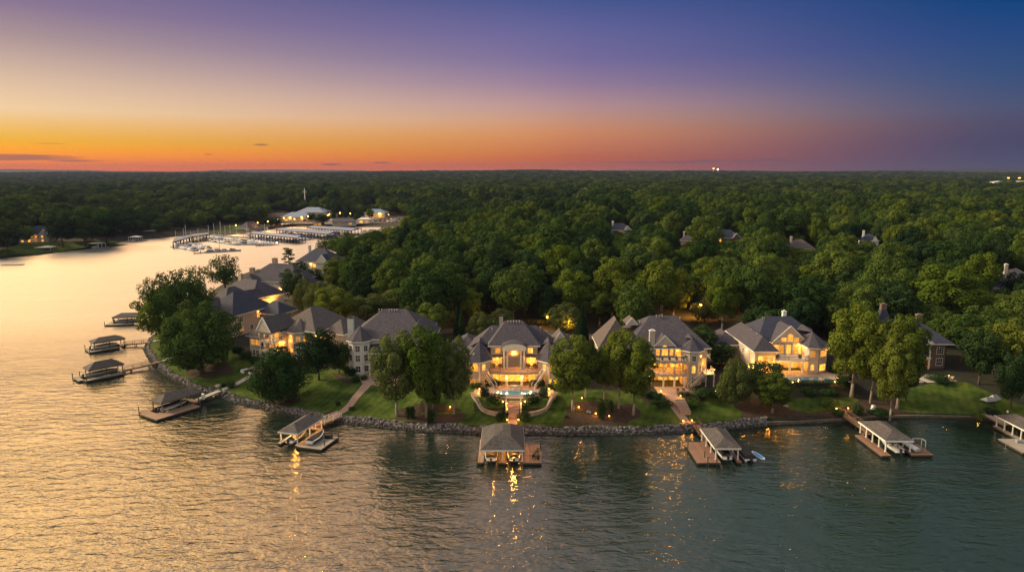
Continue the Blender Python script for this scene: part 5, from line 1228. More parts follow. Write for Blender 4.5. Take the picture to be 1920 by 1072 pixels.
for i in range(9): mb.box(-1.3, 1.3, -i * .5 - .5, -i * .5 + .2, 1.5, 4.3 - (i + 1) * .19)
mb.xf(Matrix.Rotation(R(6), 4, 'Z')); mb.build('tread', 'paver', e)

# --- I: navy roofed pool house
I = House('gabled_pool_house', (76, 174.7, 5.0), 0, 'cream house with navy roofs, a wide lit gable and a swimming pool', roof='roof_navy')
I.wall(-8, 8, 8.5, 22, 0, 7.2); I.hip(-9.2, 9.2, 6.5, 23.5, 7.2, 5.4, 'x', 5.2, 6)
I.wall(-13, -7.7, -3.2, 19, 0, 7.2); I.hip(-13.7, -7.0, -3.9, 20, 7.2, 3.4, 'y', 3.3, 3.3, m='roof_grey'); I.wall(-19, -13.01, 10, 20, 0, 5.6); I.hip(-19.6, -12.4, 9.4, 20.6, 5.6, 3., 'y', m='roof_grey')
bp_ = [(2.6, 8.5), (2.6, .35), (4.9, 0), (7.9, 1.7), (7.9, 8.5)]; I.pwall(bp_, 0, 7.15); I.cone([(2.0, 10), (2.0, -.15), (4.9, -.65), (8.5, 1.4), (8.5, 10)], 7.15, (5.2, 5, 10.4), m='roof_grey')
I.R['roof_grey'].add([(5.2, 4.9, 10.35), (2.4, 12, 9.6), (8, 12, 9.6), (5.2, 12, 11)], [(0, 1, 3), (0, 3, 2), (1, 2, 3), (0, 2, 1)])
I.win(3.5, .21, 4.7, 1.1, 1.7, ang=-8, nx=2, ny=1); I.win(6.5, .88, 4.7, 2.3, 1.7, ang=30, nx=3, ny=1, kind='soft'); I.win(3.6, .2, 1.2, .8, 1.1, ang=-8, arch=True, nx=1); I.win(6.5, .88, .9, 2.3, 1.7, ang=30, nx=3, ny=2, kind='lit')
mb = MB(); mb.prism([(2.55, .2), (4.9, -.15), (8.05, 1.65), (8.05, 3), (2.55, 3)], -.1, .75); mb.build('stone_base', 'stone', I.e)
# gable with the tall glazing
I.wall(-4.9, 3.4, 5.6, 8.5, 3.9, 7.3); I.gable(-5.6, 4.1, 5.1, 17, 7.25, 4.6, m='roof_grey')
I.win(-.75, 5.0, 7.75, 1.5, 1.3, arch=True, nx=2, ny=2); I.win(-2.45, 5.0, 7.75, 1.2, 1.0, nx=1, ny=1); I.win(.95, 5.0, 7.75, 1.2, 1., nx=1, ny=1)
I.wins([-4.1, -2.7, -.75, 1.2, 2.6], 5.6, 4.2, 1.15, 2.5, nx=2, ny=1)
for x_ in (-3.4, -1.7, .2, 1.9): I.col(x_, 5.35, 4.1, 7.2, .1, sq=True)
I.slab([(-7.68, .2), (-3, -.4), (1.5, -.3), (2.58, .6), (2.58, 8.4), (-7.68, 8.4)], 3.5, 4.0, 'trim'); I.rail([(-7.6, .3), (-3, -.3), (1.5, -.2), (2.5, .65)], 4.0)
I.wall(-7.7, 2.6, 6.5, 8.5, 0, 3.49); I.wins([-6.4, -4.6, -2.9], 6.5, .3, 1.4, 2.5, nx=2); I.win(.9, 6.5, .1, 2.2, 2.6, nx=2, ny=1, name='door'); I.win(-1.2, 6.5, 1.2, 1.2, 1.3, kind='soft')
for x_ in (-6.2, -2.2, 1.2): I.col(x_, .6, 0, 3.49, .2, sq=True)
for x_ in (-5, -1.2, 1.6): light('lamp_glow', (x_, 3.6, 2.9), 200, parent=I.e)
I.lamp(2.0, 4.5, 6.6, 120, .3); I.lamp(-6.5, 5.0, 6.6, 60, .3)
for a, x_, y_, w_ in ((0, -10.3, -3.2, 3.6),): I.wins([-11.6, -10.2, -8.8], -3.2, 4.0, 1.1, 1.9, nx=1, ny=1); I.wins([-11.6, -10.2, -8.8], -3.2, .6, 1.1, 1.9, nx=1, ny=1)
I.win(-7.7, -1.7, 4.0, 1.2, 1.9, ang=90, nx=1); I.win(-13, 6, 4.2, .9, 1.6, ang=-90, kind='dark'); I.win(-13, .5, 4.2, .9, 1.6, ang=-90, kind='dim')
I.lamp(-13.2, 13, 6.3, 70, .2); I.lamp(-13.2, 3.5, 6.0, 60, .2); I.lamp(8.1, 1.5, 6.8, 40, .2)
I.chimney(1.8, 16.5, 10, 13.6, 1., 1., 'paint_white', 'trim'); I.vent(-5.2, 14, 12.2, 1); I.vent(-10.6, 3, 10.2, 1); I.vent(-10.4, 8, 10.2, 1)
I.done()
e = empty('swimming_pool', (74.6, 169.8, 5.04), 0, 'rectangular blue swimming pool behind the long clipped hedge', 'swimming pool')
pool = [(-8.2, -1.7), (7.6, -1.7), (9.4, -.2), (6.2, 2.2), (-8.2, 2.2)]
mb = MB(); mb.prism(pool, -.3, .05); mb.build('water', 'pool_water', e); mb = MB(); [mb.beam((*a, .06), (*b, .06), .35, .12) for a, b in zip(pool, pool[1:] + pool[:1])]; mb.build('coping', 'stone', e)
mb = MB(); mb.lathe([(.25, .05), (.25, .09)], 10, (-3.6, -.4)); mb.build('pool_lamp', 'bulb_white', e); light('lamp_glow', (-3.6, -.4, .8), 60, (1, .75, .4), parent=e)
for i, (x_, y_) in enumerate(((67.6, 174.3), (69.2, 174.4), (70.8, 174.5))):
    e = empty('sun_lounger', (x_, y_, 5.06), R(28), 'brown sun lounger on the pool terrace, ' + ('left', 'middle', 'right')[i] + ' of the three', 'sun lounger', 'sun loungers by the pool'); mb = MB(); mb.box(-.33, .33, -1, .55, .22, .32); mb.build('seat', 'timber', e); mb = MB(); mb.add([(-.33, .5, .24), (.33, .5, .24), (.33, 1.05, .72), (-.33, 1.05, .72), (-.33, .5, .34), (.33, .5, .34), (.33, 1., .8), (-.33, 1., .8)], [(3, 2, 1, 0), (4, 5, 6, 7), (0, 1, 5, 4), (1, 2, 6, 5), (2, 3, 7, 6), (3, 0, 4, 7)]); mb.build('backrest', 'timber', e)
    for x2 in (-.28, .28):
        for y2 in (-.9, .4): mb = MB(); mb.box(x2 - .03, x2 + .03, y2 - .03, y2 + .03, 0, .22); mb.build('leg', 'timber', e)
planter((87.2, 172.2, 5.05), .8, 'raised round flower bed at the right corner of the pool terrace', .6); planter(local(I.e, -5.2, 1.5, 4.0), .45, 'leafy planter on the balcony of the pool house, left one', .4, plant='leaf'); planter(local(I.e, .6, 1.3, 4.), .5, 'leafy planter on the balcony of the pool house, right one', .4, plant='leaf')

# --- F: white three storey house with a turret
F_ = House('turret_house', (-39.6, 176.5, 4.4), 0, 'tall white house with an eight sided turret and dark windows', wall='white_wall')
F_.wall(1.2, 16, 3.4, 22, 0, 9.0); F_.wall(-3.6, 1.2, 3.4, 18, 0, 8.95)
tp = ngon(-1.55, 2.9, 3.0); F_.pwall(tp, 0, 9.0); F_.cone(ngon(-1.55, 2.9, 3.6), 9.0, (-1.55, 4.2, 12.6))
F_.hip(-4.6, 17.2, 2.6, 23, 9.0, 6.4, 'x', 8., 7.5, m='roof_grey'); F_.hip(9, 18.5, 0, 20, 8.2, 4.6, 'y', 5, 5)
F_.wall(9.6, 17.8, .8, 3.4, 0, 8.1)
for a in (-67.5, -22.5, 22.5, 67.5):
    r = 3.0 * math.cos(R(22.5)); aa = a + 22.5
for a in (-90, -45, 0, 45):
    r = 3.0 * math.cos(R(22.5)); X_, Y_ = -1.55 + r * math.sin(R(a)), 2.9 - r * math.cos(R(a))
    for z0, hh in ((6.3, 1.5), (3.6, 1.7), (.7, 1.6)): F_.win(X_, Y_, z0, 1.15, hh, ang=a, kind='dark', nx=2, ny=2)
F_.win(3.2, 3.4, 6.2, 1.3, 1.6, kind='dark'); F_.win(6, 3.4, 6.2, 1.3, 1.6, kind='dark'); F_.wins([11.2, 13.6, 16], .8, 5.6, 1.2, 1.6, kind='dim'); F_.wins([11.2, 13.6, 16], .8, 1.2, 1.2, 1.8, kind='soft')
F_.wins([2.9, 5.4, 7.8], 3.4, 3.4, 1.6, 2.1, kind='dark', nx=3); F_.wins([2.9, 5.4, 7.8], 3.4, .2, 1.6, 2.1, kind='dark', nx=3)
F_.R['roof_grey'].add([(1.2, .2, 5.9), (9.5, .2, 5.9), (9.5, 3.39, 7.6), (1.2, 3.39, 7.6), (1.2, .2, 5.78), (9.5, .2, 5.78), (9.5, 3.39, 5.78), (1.2, 3.39, 5.78)], [(0, 1, 2, 3), (7, 6, 5, 4), (0, 4, 5, 1), (1, 5, 6, 2), (2, 6, 7, 3), (3, 7, 4, 0)])
F_.T.box(1.15, 9.55, .12, .22, 5.62, 5.98)
F_.slab([(.6, -.6), (9.4, -.6), (9.4, 3.38), (1.25, 3.38)], 2.8, 3.1, 'trim'); F_.rail([(.7, -.5), (9.3, -.5)], 3.1)
for x_ in (1.6, 4.2, 6.8, 9.3): F_.col(x_, .6, 3.1, 5.77, .15); F_.col(x_, -.3, 0, 2.79, .2)
F_.chimney(-4.5, 6., 0, 14.2, 1.6, 1.2, 'white_wall'); F_.vent(2.2, 12, 15.2, 2); F_.vent(5, 12, 15.2, 4); F_.vent(12, 8, 12, 2)
F_.lamp(9.2, 1.2, 5.2, 40, .2); F_.done()

# --- E: gabled cream house on the left
E_ = House('gabled_house', (-66, 192, 4.6), R(-25), 'gabled cream house with stacked corner balconies at the left of the shore', roof='roof_brown')
E_.wall(-4, 9, 3, 18, 0, 8.2); E_.hip(-5, 10, 2, 19, 8.2, 5.6, 'y', 7, 7); E_.wall(9, 15, 8, 20, 0, 7); E_.hip(8, 16, 7, 21, 7, 3.6, 'y'); E_.wall(-10.9, -4.2, -2.3, 9, 0, 6.2); E_.hip(-11.6, -3.4, -3, 9.6, 6.2, 3.2, 'y', 4, 4)
tp = ngon(2.9, 2.6, 2.9); E_.pwall(tp, 0, 8.0); E_.cone(ngon(2.9, 2.6, 3.5), 8.0, (2.9, 4.2, 11.4))
for a in (-45, 0, 45, 90):
    r = 2.9 * math.cos(R(22.5)); X_, Y_ = 2.9 + r * math.sin(R(a)), 2.6 - r * math.cos(R(a))
    E_.win(X_, Y_, 5.1, 1.1, 1.7, ang=a, kind='lit' if a in (0, 90) else 'soft', arch=(a == 0)); E_.win(X_, Y_, 1.7, 1.1, 1.7, ang=a, kind='lit' if a == 0 else 'dark', nx=2)
E_.win(9, 5, 5, 1.1, 1.7, ang=90, kind='lit'); E_.win(9, 7, 5, 1.1, 1.7, ang=90, kind='soft')
E_.wins([-9.6, -7.8], -2.3, 3.6, 1.5, 1.7, kind='soft'); E_.win(-5.6, -2.3, 3.6, 1.4, 1.7, kind='dark'); E_.wins([-9.4, -8.0], -2.3, .5, 1.0, 1.6, kind='dark'); E_.win(-5.8, -2.3, .5, 1.0, 1.6, kind='dark')
E_.win(-10.9, .5, 3.6, 1.2, 1.7, ang=-90, kind='dim')
# balcony tower under a steep gable
E_.wall(-4.2, .6, -1.5, 3, 0, 8.2); E_.gable(-4.9, .6, -5.4, 6, 8.7, 4.2, wall=True); E_.wall(-4.5, .2, -5.0, -1.5, 8.2, 8.72)
for z0 in (2.9, 5.7): E_.slab([(-4.6, -5.1), (1.0, -5.1), (1.0, -1.52), (-4.6, -1.52)], z0, z0 + .3, 'trim'); E_.rail([(-4.5, -5), (.9, -5), (.9, -1.6)], z0 + .3)
for x_ in (-4.4, -2.6, -.4, .85): 
    for z0, z1 in ((0, 2.89), (3.2, 5.69), (6.0, 8.19)): E_.col(x_, -4.85, z0, z1, .15, sq=True)
E_.wins([-3.3, -1], -1.5, 6.1, 1.3, 1.9, kind='soft'); E_.wins([-3.3, -1], -1.5, 3.3, 1.3, 2.1, kind='soft'); E_.wins([-3.3, -1], -1.5, .2, 1.4, 2.2, kind='dark')
E_.lamp(.5, -2.2, 5.2, 110, .3); light('lamp_glow', (-1.5, -3, 7.9), 60, parent=E_.e); E_.lamp(1.2, -1.0, 5.0, 80, .2)
mb = MB(); mb.lathe([(.35, 0), (.35, .05)], 14); mb.xf(Matrix.Translation((-2.15, -5.12, 11.3)) @ Matrix.Rotation(R(90), 4, 'X')); mb.build('gable_vent', 'trim', E_.e)
E_.lamp(9.2, 3.4, 6.7, 90, .3); E_.done()
# round seats on its patio
for i, (px, py) in enumerate(((463, 697), (478, 700))):
    c = atg(px, py); e = empty('stone_seat', (c[0], c[1], c[2] + .1), R(40 * i), ('curved white seat wall at the left of the pink patio', 'curved white seat wall at the right of the pink patio')[i], 'seat'); mb = MB(); a_ = arc(0, 0, 1.5, 1.5, 100, 260, 10)
    for p_, q_ in zip(a_[:-1], a_[1:]): mb.beam((*p_, .25), (*q_, .25), .4, .5)
    mb.build('seat_wall', 'trim', e)
# low wing and garage between E and F
Z = House('garage_wing', (-49.5, 197, 4.8), R(-14), 'low brown roofed garage between the gabled cream house and the white house', roof='roof_brown')
Z.wall(-5.5, 4.5, 0, 12, 0, 4.2); Z.hip(-6.2, 5.2, -.7, 12.7, 4.2, 3.2, 'x'); Z.win(-2.5, 0, 1.2, 1.2, 1.2, kind='soft'); Z.lamp(1.5, -.2, 3.3, 120, .3); Z.lamp(-5.6, 1, 3.6, 70, .2); Z.done()

# --- J: brick house on the right
J = House('brick_house', (115, 181, 5.0), R(-4), 'dark brick house with white framed windows and brick chimneys at the right', wall='brick', roof='roof_navy')
J.wall(-17, -1, 3, 17, 0, 6.9); J.pwall([(-1, 12), (-1, .5), (.1, -.6), (3.2, -.2), (4.2, 1.2), (4.2, 12)], 0, 6.9); J.hip(-18, 4.9, -1.1, 16, 6.9, 5., 'x', 8, 6.2)
J.win(-.4, .05, 4.2, .8, 1.7, ang=-45, kind='dark', trim='paint_white'); J.win(1.65, -.42, 4.1, 1.9, 1.9, ang=7, kind='dark', nx=3, ny=3, trim='paint_white'); J.win(-.4, .05, 1., .8, 1.7, ang=-45, kind='dark', trim='paint_white'); J.win(1.65, -.42, .9, 1.7, 1.9, ang=7, kind='dark', nx=3, ny=2, trim='paint_white')
J.gable(-6.2, -.6, -1.6, 8, 6.9, 2.4, m='roof_navy', wm='paint_white'); J.slab([(-5.8, -1.4), (-1.02, -1.4), (-1.02, 2.98), (-5.8, 2.98)], 2.9, 3.2, 'paint_white'); J.rail([(-5.7, -1.3), (-1.1, -1.3)], 3.2, 'rail_dark')
for x_ in (-5.6, -1.35): J.col(x_, -1.15, -.3, 2.89, .15, sq=True, m='paint_white'); J.col(x_, -1.15, 3.2, 6.88, .15, sq=True, m='paint_white')
J.wins([-4.4, -2.6], 3, .3, 1.3, 2.1, kind='dark', trim='paint_white'); J.wins([-4.4, -2.6], 3, 3.5, 1.3, 2.1, kind='dark', trim='paint_white'); J.wins([-15, -12, -9], 3, 3.8, 1.3, 1.8, kind='dark', trim='paint_white'); J.wins([-15, -12, -9], 3, .8, 1.3, 1.8, kind='dim', trim='paint_white')
J.chimney(-.2, 8.5, 7, 13, 1.5, 1.1, 'brick', 'brick'); J.chimney(-9.5, 10, 7, 15.6, 1.5, 1.3, 'brick', 'brick')
J.R['roof_navy'].add([(-11.6, 8, 10.5), (-7.4, 8, 10.5), (-7.4, 12, 10.5), (-11.6, 12, 10.5), (-10.1, 9.4, 14.4), (-8.9, 9.4, 14.4), (-8.9, 10.6, 14.4), (-10.1, 10.6, 14.4)], [(0, 1, 5, 4), (1, 2, 6, 5), (2, 3, 7, 6), (3, 0, 4, 7), (4, 5, 6, 7), (3, 2, 1, 0)])
J.lamp(-2, .5, 2.5, 14, .2); J.done()

# --- the three roofs behind, on the left
C_ = House('brick_house', (-89.7, 213.3, 5.5), R(-20), 'brick house with a steep navy hip roof behind the point', wall='pale_brick', roof='roof_navy')
C_.wall(-13, 0, .6, 19, 0, 6.9); C_.hip(-13.8, .8, -.2, 19.8, 6.9, 6.2, 'y', 9, 8); C_.wall(0, 6, 14, 22, 0, 5); C_.hip(-2, 8, 13, 23, 5.4, 3.6, 'x', 4, 4); C_.gable(-13, -6, -1.2, 9, 6.9, 4.2, m='roof_brown')
C_.win(0, 12.5, 4.2, 1.3, 1.6, ang=90, kind='lit'); C_.win(0, 4.5, 4.4, 1.4, 1.6, ang=90, kind='dark'); C_.win(0, 4.5, 1.0, 1.4, 1.4, ang=90, kind='dim'); C_.win(0, 9, 1.0, 1.3, 1.4, ang=90, kind='dark'); C_.wins([-11, -8], .6, 4.4, 1.3, 1.6, kind='dark'); C_.wins([-4.4, -2], .6, 4.4, 1.2, 1.6, kind='dark')
C_.lamp(.3, 12.5, 6.3, 25, .2); C_.done()
B_ = House('slate_house', (-104, 252, 5.5), R(-32), 'grey green roofed house with several valleys behind the navy roof', wall='white_wall', roof='roof_grey')
B_.wall(-11, 9, 1, 15, 0, 6.2); B_.hip(-12, 10, 0, 16, 6.2, 5.6, 'x', 7, 7); B_.wall(-5, 3, -6, 1, 0, 5.8); B_.hip(-6, 4, -7, 6, 5.9, 4.2, 'y', 5, 5); B_.gable(4, 10, -3, 8, 5.6, 3.8); B_.wall(4.4, 9.6, -2.4, 1, 0, 5.6); B_.wins([-9, -7], 1, 3.4, 1.3, 1.6, kind='dark'); B_.wins([-2.6, .6], -6, 3, 1.3, 1.6, kind='dim'); B_.win(7, -2.4, 3, 1.6, 1.6, kind='soft'); B_.chimney(-8, 9, 6, 13, 1.6, 1.2, 'pale_brick', 'pale_brick'); B_.lamp(9.8, -2.6, 4.6, 60, .2); B_.done()
A_ = House('slate_house', (-100, 284, 5.5), R(-8), 'big grey hip roofed house with a brick chimney at the bay', wall='white_wall', roof='roof_grey')
A_.wall(-14, 10, 1, 16, 0, 6.8); A_.hip(-15, 11, 0, 17, 6.8, 6.6, 'x', 9, 7); A_.hip(2, 16, -4, 9, 6, 4.6, 'x', 5, 5); A_.wall(3, 15, -3, 8, 0, 6); A_.wall(-14, -6, -6, 1, 0, 5.6); A_.hip(-15, -5, -7, 5, 5.7, 4.4, 'y', 5, 5); A_.gable(5, 9.6, -5.4, 4, 5, 3.4, m='roof_grey'); A_.chimney(-4, 9, 10, 15.4, 2.0, 1.3, 'pale_brick', 'pale_brick'); A_.chimney(-12.5, 5, 6, 11.6, 2, 1.3, 'pale_brick', 'pale_brick')
A_.win(12, -3, 2.6, 1.2, 2.2, kind='lit'); A_.win(13.8, -3, 2.6, .9, 2.2, kind='soft'); A_.wins([-12, -9], -6, 2.6, 1.3, 1.6, kind='dark'); A_.lamp(10.6, -3.4, 4.4, 90, .3); A_.lamp(4, -3.3, 4.6, 50, .2); A_.done()
def cottage(name, loc, rot, W_, D_, e_, h_, roof, wall, label, kinds=('dark', 'dark', 'soft'), gab=True, lamp=0, chim=True):
    c = House(name, loc, rot, label, wall=wall, roof=roof); c.wall(-W_ / 2, W_ / 2, 0, D_, -1, e_); c.hip(-W_ / 2 - .6, W_ / 2 + .6, -.6, D_ + .6, e_, h_, 'x')
    if gab: c.gable(W_ * .08, W_ * .44, -2.2, D_ * .5, e_ - .4, h_ * .7); c.wall(W_ * .12, W_ * .40, -1.6, 0, -1, e_ - .4)
    n = len(kinds)
    for i, k in enumerate(kinds):
        x_ = -W_ / 2 + W_ * (i + .5) / n; y_ = -1.6 if gab and W_ * .12 < x_ < W_ * .4 else 0
        for z0 in ((.8, 3.8) if e_ > 5 else (1.2,)): c.win(x_, y_, z0, 1.4, 1.6, kind=k)
    if chim: c.chimney(-W_ * .3, D_ * .5, e_, e_ + h_ + 1.2, 1.2, 1., wall, 'trim')
    if lamp: c.lamp(-W_ * .1, -.3, e_ - 1, lamp, .2)
    c.done()
for (x, y, z), a in zip(FAR_SITES, [('slate_house', R(10), 16, 10, 6, 4.5, 'roof_navy', 'white_wall', 'far house with a dark roof in the wood, leftmost of the wood houses', ('dark', 'dim', 'dark')),
    ('slate_house', R(-15), 9, 8, 6, 4, 'roof_grey', 'grey_wall', 'small grey house with a chimney half hidden in the wood', ('dim', 'soft'), False),
    ('slate_house', R(5), 17, 11, 6, 5, 'roof_navy', 'brick', 'dark roofed wood house with a white gabled porch', ('lit', 'dark', 'dark')),
    ('slate_house', R(-10), 15, 12, 5, 5, 'roof_brown', 'white_wall', 'house with a pale brown hip roof in the wood', ('dim', 'dark'), False),
    ('white_house', R(-20), 10, 10, 7, 4, 'roof_navy', 'paint_white', 'small white walled house in the wood on the right', ('dark', 'dark')),
    ('slate_house', R(0), 13, 12, 5.2, 4, 'roof_grey', 'grey_wall', 'grey hip roof peeping over the domed tree at the right', ('dark', 'dark'), False),
    ('slate_house', R(-12), 12, 12, 6.5, 4.5, 'roof_grey', 'grey_wall', 'grey house with one lit window at the right edge of the picture', ('lit', 'dark')),
    ('white_house', R(0), 26, 14, 15, 4, 'roof_white', 'paint_white', 'bright white building far off in the middle of the wood', ('lit', 'soft', 'lit', 'soft')),
    ('slate_house', R(-10), 20, 15, 6.5, 6.5, 'roof_navy', 'white_wall', 'slate roofed house beside the layered pine', ('dim', 'lit', 'dark'), True, 60)]): cottage(a[0], (x, y, z), *a[1:])
x, y, z = atg(68, 455); cottage('lake_house', (x, y, z), R(30), 21, 12, 6.0, 6.5, 'roof_navy', 'grey_wall', 'big lamp-lit house with steep roofs across the bay at the left', ('lit', 'lit', 'soft', 'lit', 'dark'), True, 200)
x, y, z = atg(228, 432); cottage('lake_house', (x, y, z), R(20), 14, 9, 3.5, 3, 'roof_white', 'white_wall', 'pale low house among the trees across the bay', ('dim', 'dark'), False)
x, y, z = at(1885, 351, 8); cottage('warehouse', (x, y - 60, z), R(-4), 150, 30, 17, 4, 'roof_white', 'paint_white', 'long brightly lit white building on the right horizon', ('soft',) * 10, False, 0, False)
for i in range(4): x_, y_, z_ = at((1856, 1876, 1893, 1908)[i], 347, 10); e = empty('floodlight_mast', (x_, y_ - 90, 8), 0, 'floodlight mast by the long white building, ' + ('leftmost', 'second from the left', 'third from the left', 'rightmost')[i], 'light mast'); mb = MB(); mb.tube((0, 0, 0), (0, 0, 27), .6); mb.build('mast', 'mast', e); mb = MB(); mb.box(-3, 3, -1, 1, 27, 29.5); mb.build('lamp_head', 'bulb', e)

for i, (px, hh) in enumerate(((1337, 46), (1345, 40))): x_, y_, z_ = at(px, 336, 8); e = empty('light_tower', (x_, y_, ht(x_, y_)), 0, ('tall lit tower on the far horizon right of the middle', 'lower lit tower just right of the tall one on the horizon')[i], 'tower'); mb = MB(); mb.tube((0, 0, 0), (0, 0, hh), 1.5, 1.); mb.build('pole', 'mast', e); mb = MB(); mb.box(-4, 4, -1.5, 1.5, hh, hh + 5); mb.build('lamp_head', ('bulb', 'bulb_white')[i], e)
# ------------------------------------------------------------------ marina across the bay
drape('car_park', px_poly([(488, 431), (520, 420), (560, 414), (600, 413), (650, 412), (700, 408), (760, 410), (800, 418), (800, 424), (745, 421), (700, 424), (640, 426.5), (560, 424.5), (520, 428)]), 'asphalt', .25, 9., 'pale marina quay and car park')
drape('lawn', px_poly([(0, 484), (70, 475), (140, 467), (214, 459), (222, 452), (150, 455), (90, 452), (40, 455), (0, 470)]), 'lawn', .2, 8., 'dusky lawn of the house across the bay')
drape('lawn', px_poly([(395, 436), (470, 435), (488, 431), (500, 424), (440, 423), (400, 430)]), 'lawn', .25, 8., 'grass bank beside the marina')
def dock_roof(c, label, zr=4.6, m='roof_blue', posts=14):
    """long covered berth: c = four corners of the roof on the picture (front left, front right, back right, back left)"""
    P_ = [Vector(at(x, y, zr)) for x, y in c]; o = (P_[0] + P_[1] + P_[2] + P_[3]) / 4; o.z = 0
    e = empty('covered_dock', o, 0, label, 'covered dock'); q = [p - o for p in P_]; ra, rb = (q[0] + q[3]) / 2 + Vector((0, 0, 1.1)), (q[1] + q[2]) / 2 + Vector((0, 0, 1.1))
    mb = MB(); t = Vector((0, 0, .35)); mb.add([*q, *[p + t for p in q], ra + t, rb + t], [(3, 2, 1, 0), (0, 1, 5, 4), (2, 3, 7, 6), (4, 5, 9, 8), (6, 7, 8, 9), (1, 2, 6, 9, 5), (3, 0, 4, 8, 7)]); mb.build('roof', m, e)
    mb = MB(); mb.beam(q[0] + Vector((0, 0, .05)), q[1] + Vector((0, 0, .05)), .5, .8); mb.beam(q[3] + Vector((0, 0, .05)), q[2] + Vector((0, 0, .05)), .5, .8); mb.build('fascia', 'cover_navy', e)
    for i in range(posts + 1):
        for a, b in ((q[0], q[1]), (q[3], q[2])): p = a.lerp(b, .01 + .98 * i / posts); mb = MB(); mb.box(p.x - .28, p.x + .28, p.y - .28, p.y + .28, -1, zr - .3); mb.build('post', 'pile', e)
    mb = MB(); mb.beam((q[0] + q[3]) / 2 + Vector((0, 0, .5 - zr)), (q[1] + q[2]) / 2 + Vector((0, 0, .5 - zr)), 2.2, .3); mb.build('walkway', 'plank_grey', e)
    for i in range(3 if posts > 8 else 0): p = ((q[0] + q[3]) / 2).lerp((q[1] + q[2]) / 2, (i + .5) / 5); light('lamp_glow', (p.x, p.y, zr - .8), 160, (.85, .8, 1), parent=e)
    return P_
ROW = [dock_roof([(468, 438.2), (556, 447), (573, 443), (484, 435.8)], 'nearest of the three long blue roofed docks', posts=16), dock_roof([(518, 431.5), (615, 439.6), (637, 435), (545, 428.2)], 'middle of the three long blue roofed docks', posts=16), dock_roof([(575, 427.4), (659, 433.2), (678, 428.2), (596, 424.2)], 'rearmost of the three long blue roofed docks', posts=14),
       dock_roof([(324, 454.5), (362, 444), (359, 440.8), (328, 446.5)], 'light blue curved dock roof at the left of the marina, front section', posts=6), dock_roof([(362, 444), (392, 440), (388, 438), (359, 440.8)], 'light blue curved dock roof at the left of the marina, rear section', posts=5)]
NB = [0]
def yacht(x, y, rz, kind, label, group):
    L = {'sail': 11, 'cruiser': 10.5, 'runabout': 7.5}[kind] * rnd.uniform(.9, 1.15); B = L * .3
    e = empty({'sail': 'sailboat', 'cruiser': 'cabin_cruiser', 'runabout': 'motorboat'}[kind], (x, y, 0), rz, label, 'sailboat' if kind == 'sail' else 'motorboat', group)
    mb = MB(); rows = hull(mb, L, B, 1.15, -.1, n=6); mb.build('hull', 'hull_marina', e, True)
    mb = MB(); deckplate(mb, rows, -.05, 0, None, 0, .15); mb.build('deck', 'hull_marina', e)
    mb = MB(); z = 1.15
    mb.add([(-B * .32, L * .2, z), (B * .32, L * .2, z), (B * .24, L * .68, z), (-B * .24, L * .68, z), (-B * .28, L * .24, z + .95), (B * .28, L * .24, z + .95), (B * .18, L * .55, z + .8), (-B * .18, L * .55, z + .8)], [(3, 2, 1, 0), (4, 5, 6, 7), (0, 1, 5, 4), (1, 2, 6, 5), (2, 3, 7, 6), (3, 0, 4, 7)]); mb.build('cabin', 'hull_marina' if rnd.random() < .7 else 'cover_navy', e)
    mb = MB(); mb.box(-B * .29, B * .29, L * .3, L * .5, z + .45, z + .72); mb.build('cabin_window', 'glass_dark', e)
    if kind == 'sail':
        h = rnd.uniform(13, 18); mb = MB(); mb.tube((0, L * .55, 1.2), (0, L * .55, h), .22, .16, 6); mb.tube((0, L * .53, 2.6), (0, L * .12, 2.6), .1); mb.tube((-.9, L * .55, h * .6), (.9, L * .55, h * .6), .05); mb.build('mast', 'mast', e)
        mb = MB(); mb.tube((0, L * .5, 2.75), (0, L * .14, 2.75), .24, .16, 6); mb.build('furled_sail', 'cover_navy', e)
    return e
def row(p0, p1, n, rz, tag_, kinds, skip=()):
    a, b = at(*p0), at(*p1)
    for i in range(n):
        if i in skip: continue
        t = (i + .5) / n; k = kinds[i % len(kinds)]; kw = {'sail': 'white sailboat with a bare mast', 'cruiser': 'white cabin cruiser', 'runabout': 'small white motorboat'}[k]
        yacht(a[0] + (b[0] - a[0]) * t + rnd.uniform(-.4, .4), a[1] + (b[1] - a[1]) * t, R(rz) + rnd.uniform(-.05, .05), k, kw + ' ' + tag_, tag_ + ', ' + k)
row((330, 464), (372, 471), 9, 60, 'moored in the front row under the curved blue roof', ['runabout', 'cruiser', 'sail'])
row((352, 458), (398, 467), 8, 60, 'moored right of the curved blue roof', ['cruiser', 'sail', 'cruiser', 'runabout'])
row((376, 474), (432, 471), 4, -80, 'moored at the outermost pier', ['cruiser', 'sail', 'runabout'])
row((388, 449), (442, 459), 9, 65, 'moored in the rear row of the left basin', ['cruiser', 'runabout', 'sail', 'cruiser'])
row((400, 445), (470, 455), 10, 65, 'moored in the middle basin, rear row', ['runabout', 'cruiser'])
row((440, 459), (515, 459.5), 7, 70, 'moored in the middle basin, front row', ['cruiser', 'sail', 'cruiser', 'runabout', 'cruiser'])
row((470, 445), (552, 454), 10, 80, 'berthed under the nearest blue roofed dock', ['runabout', 'cruiser'])
row((540, 438), (606, 446), 8, 80, 'berthed under the middle blue roofed dock', ['cruiser', 'runabout'])
row((556, 453), (592, 449), 4, 75, 'moored at the end of the nearest blue roofed dock', ['cruiser', 'runabout'])
row((616, 447), (650, 441), 5, 75, 'moored at the end of the middle blue roofed dock', ['cruiser', 'cruiser', 'runabout'])
row((336, 461), (384, 468), 8, 60, 'moored between the first two rows of the left basin', ['cruiser', 'runabout'])
row((396, 452), (452, 460), 8, 65, 'moored in the fourth row of the left basin', ['runabout', 'cruiser', 'sail'])
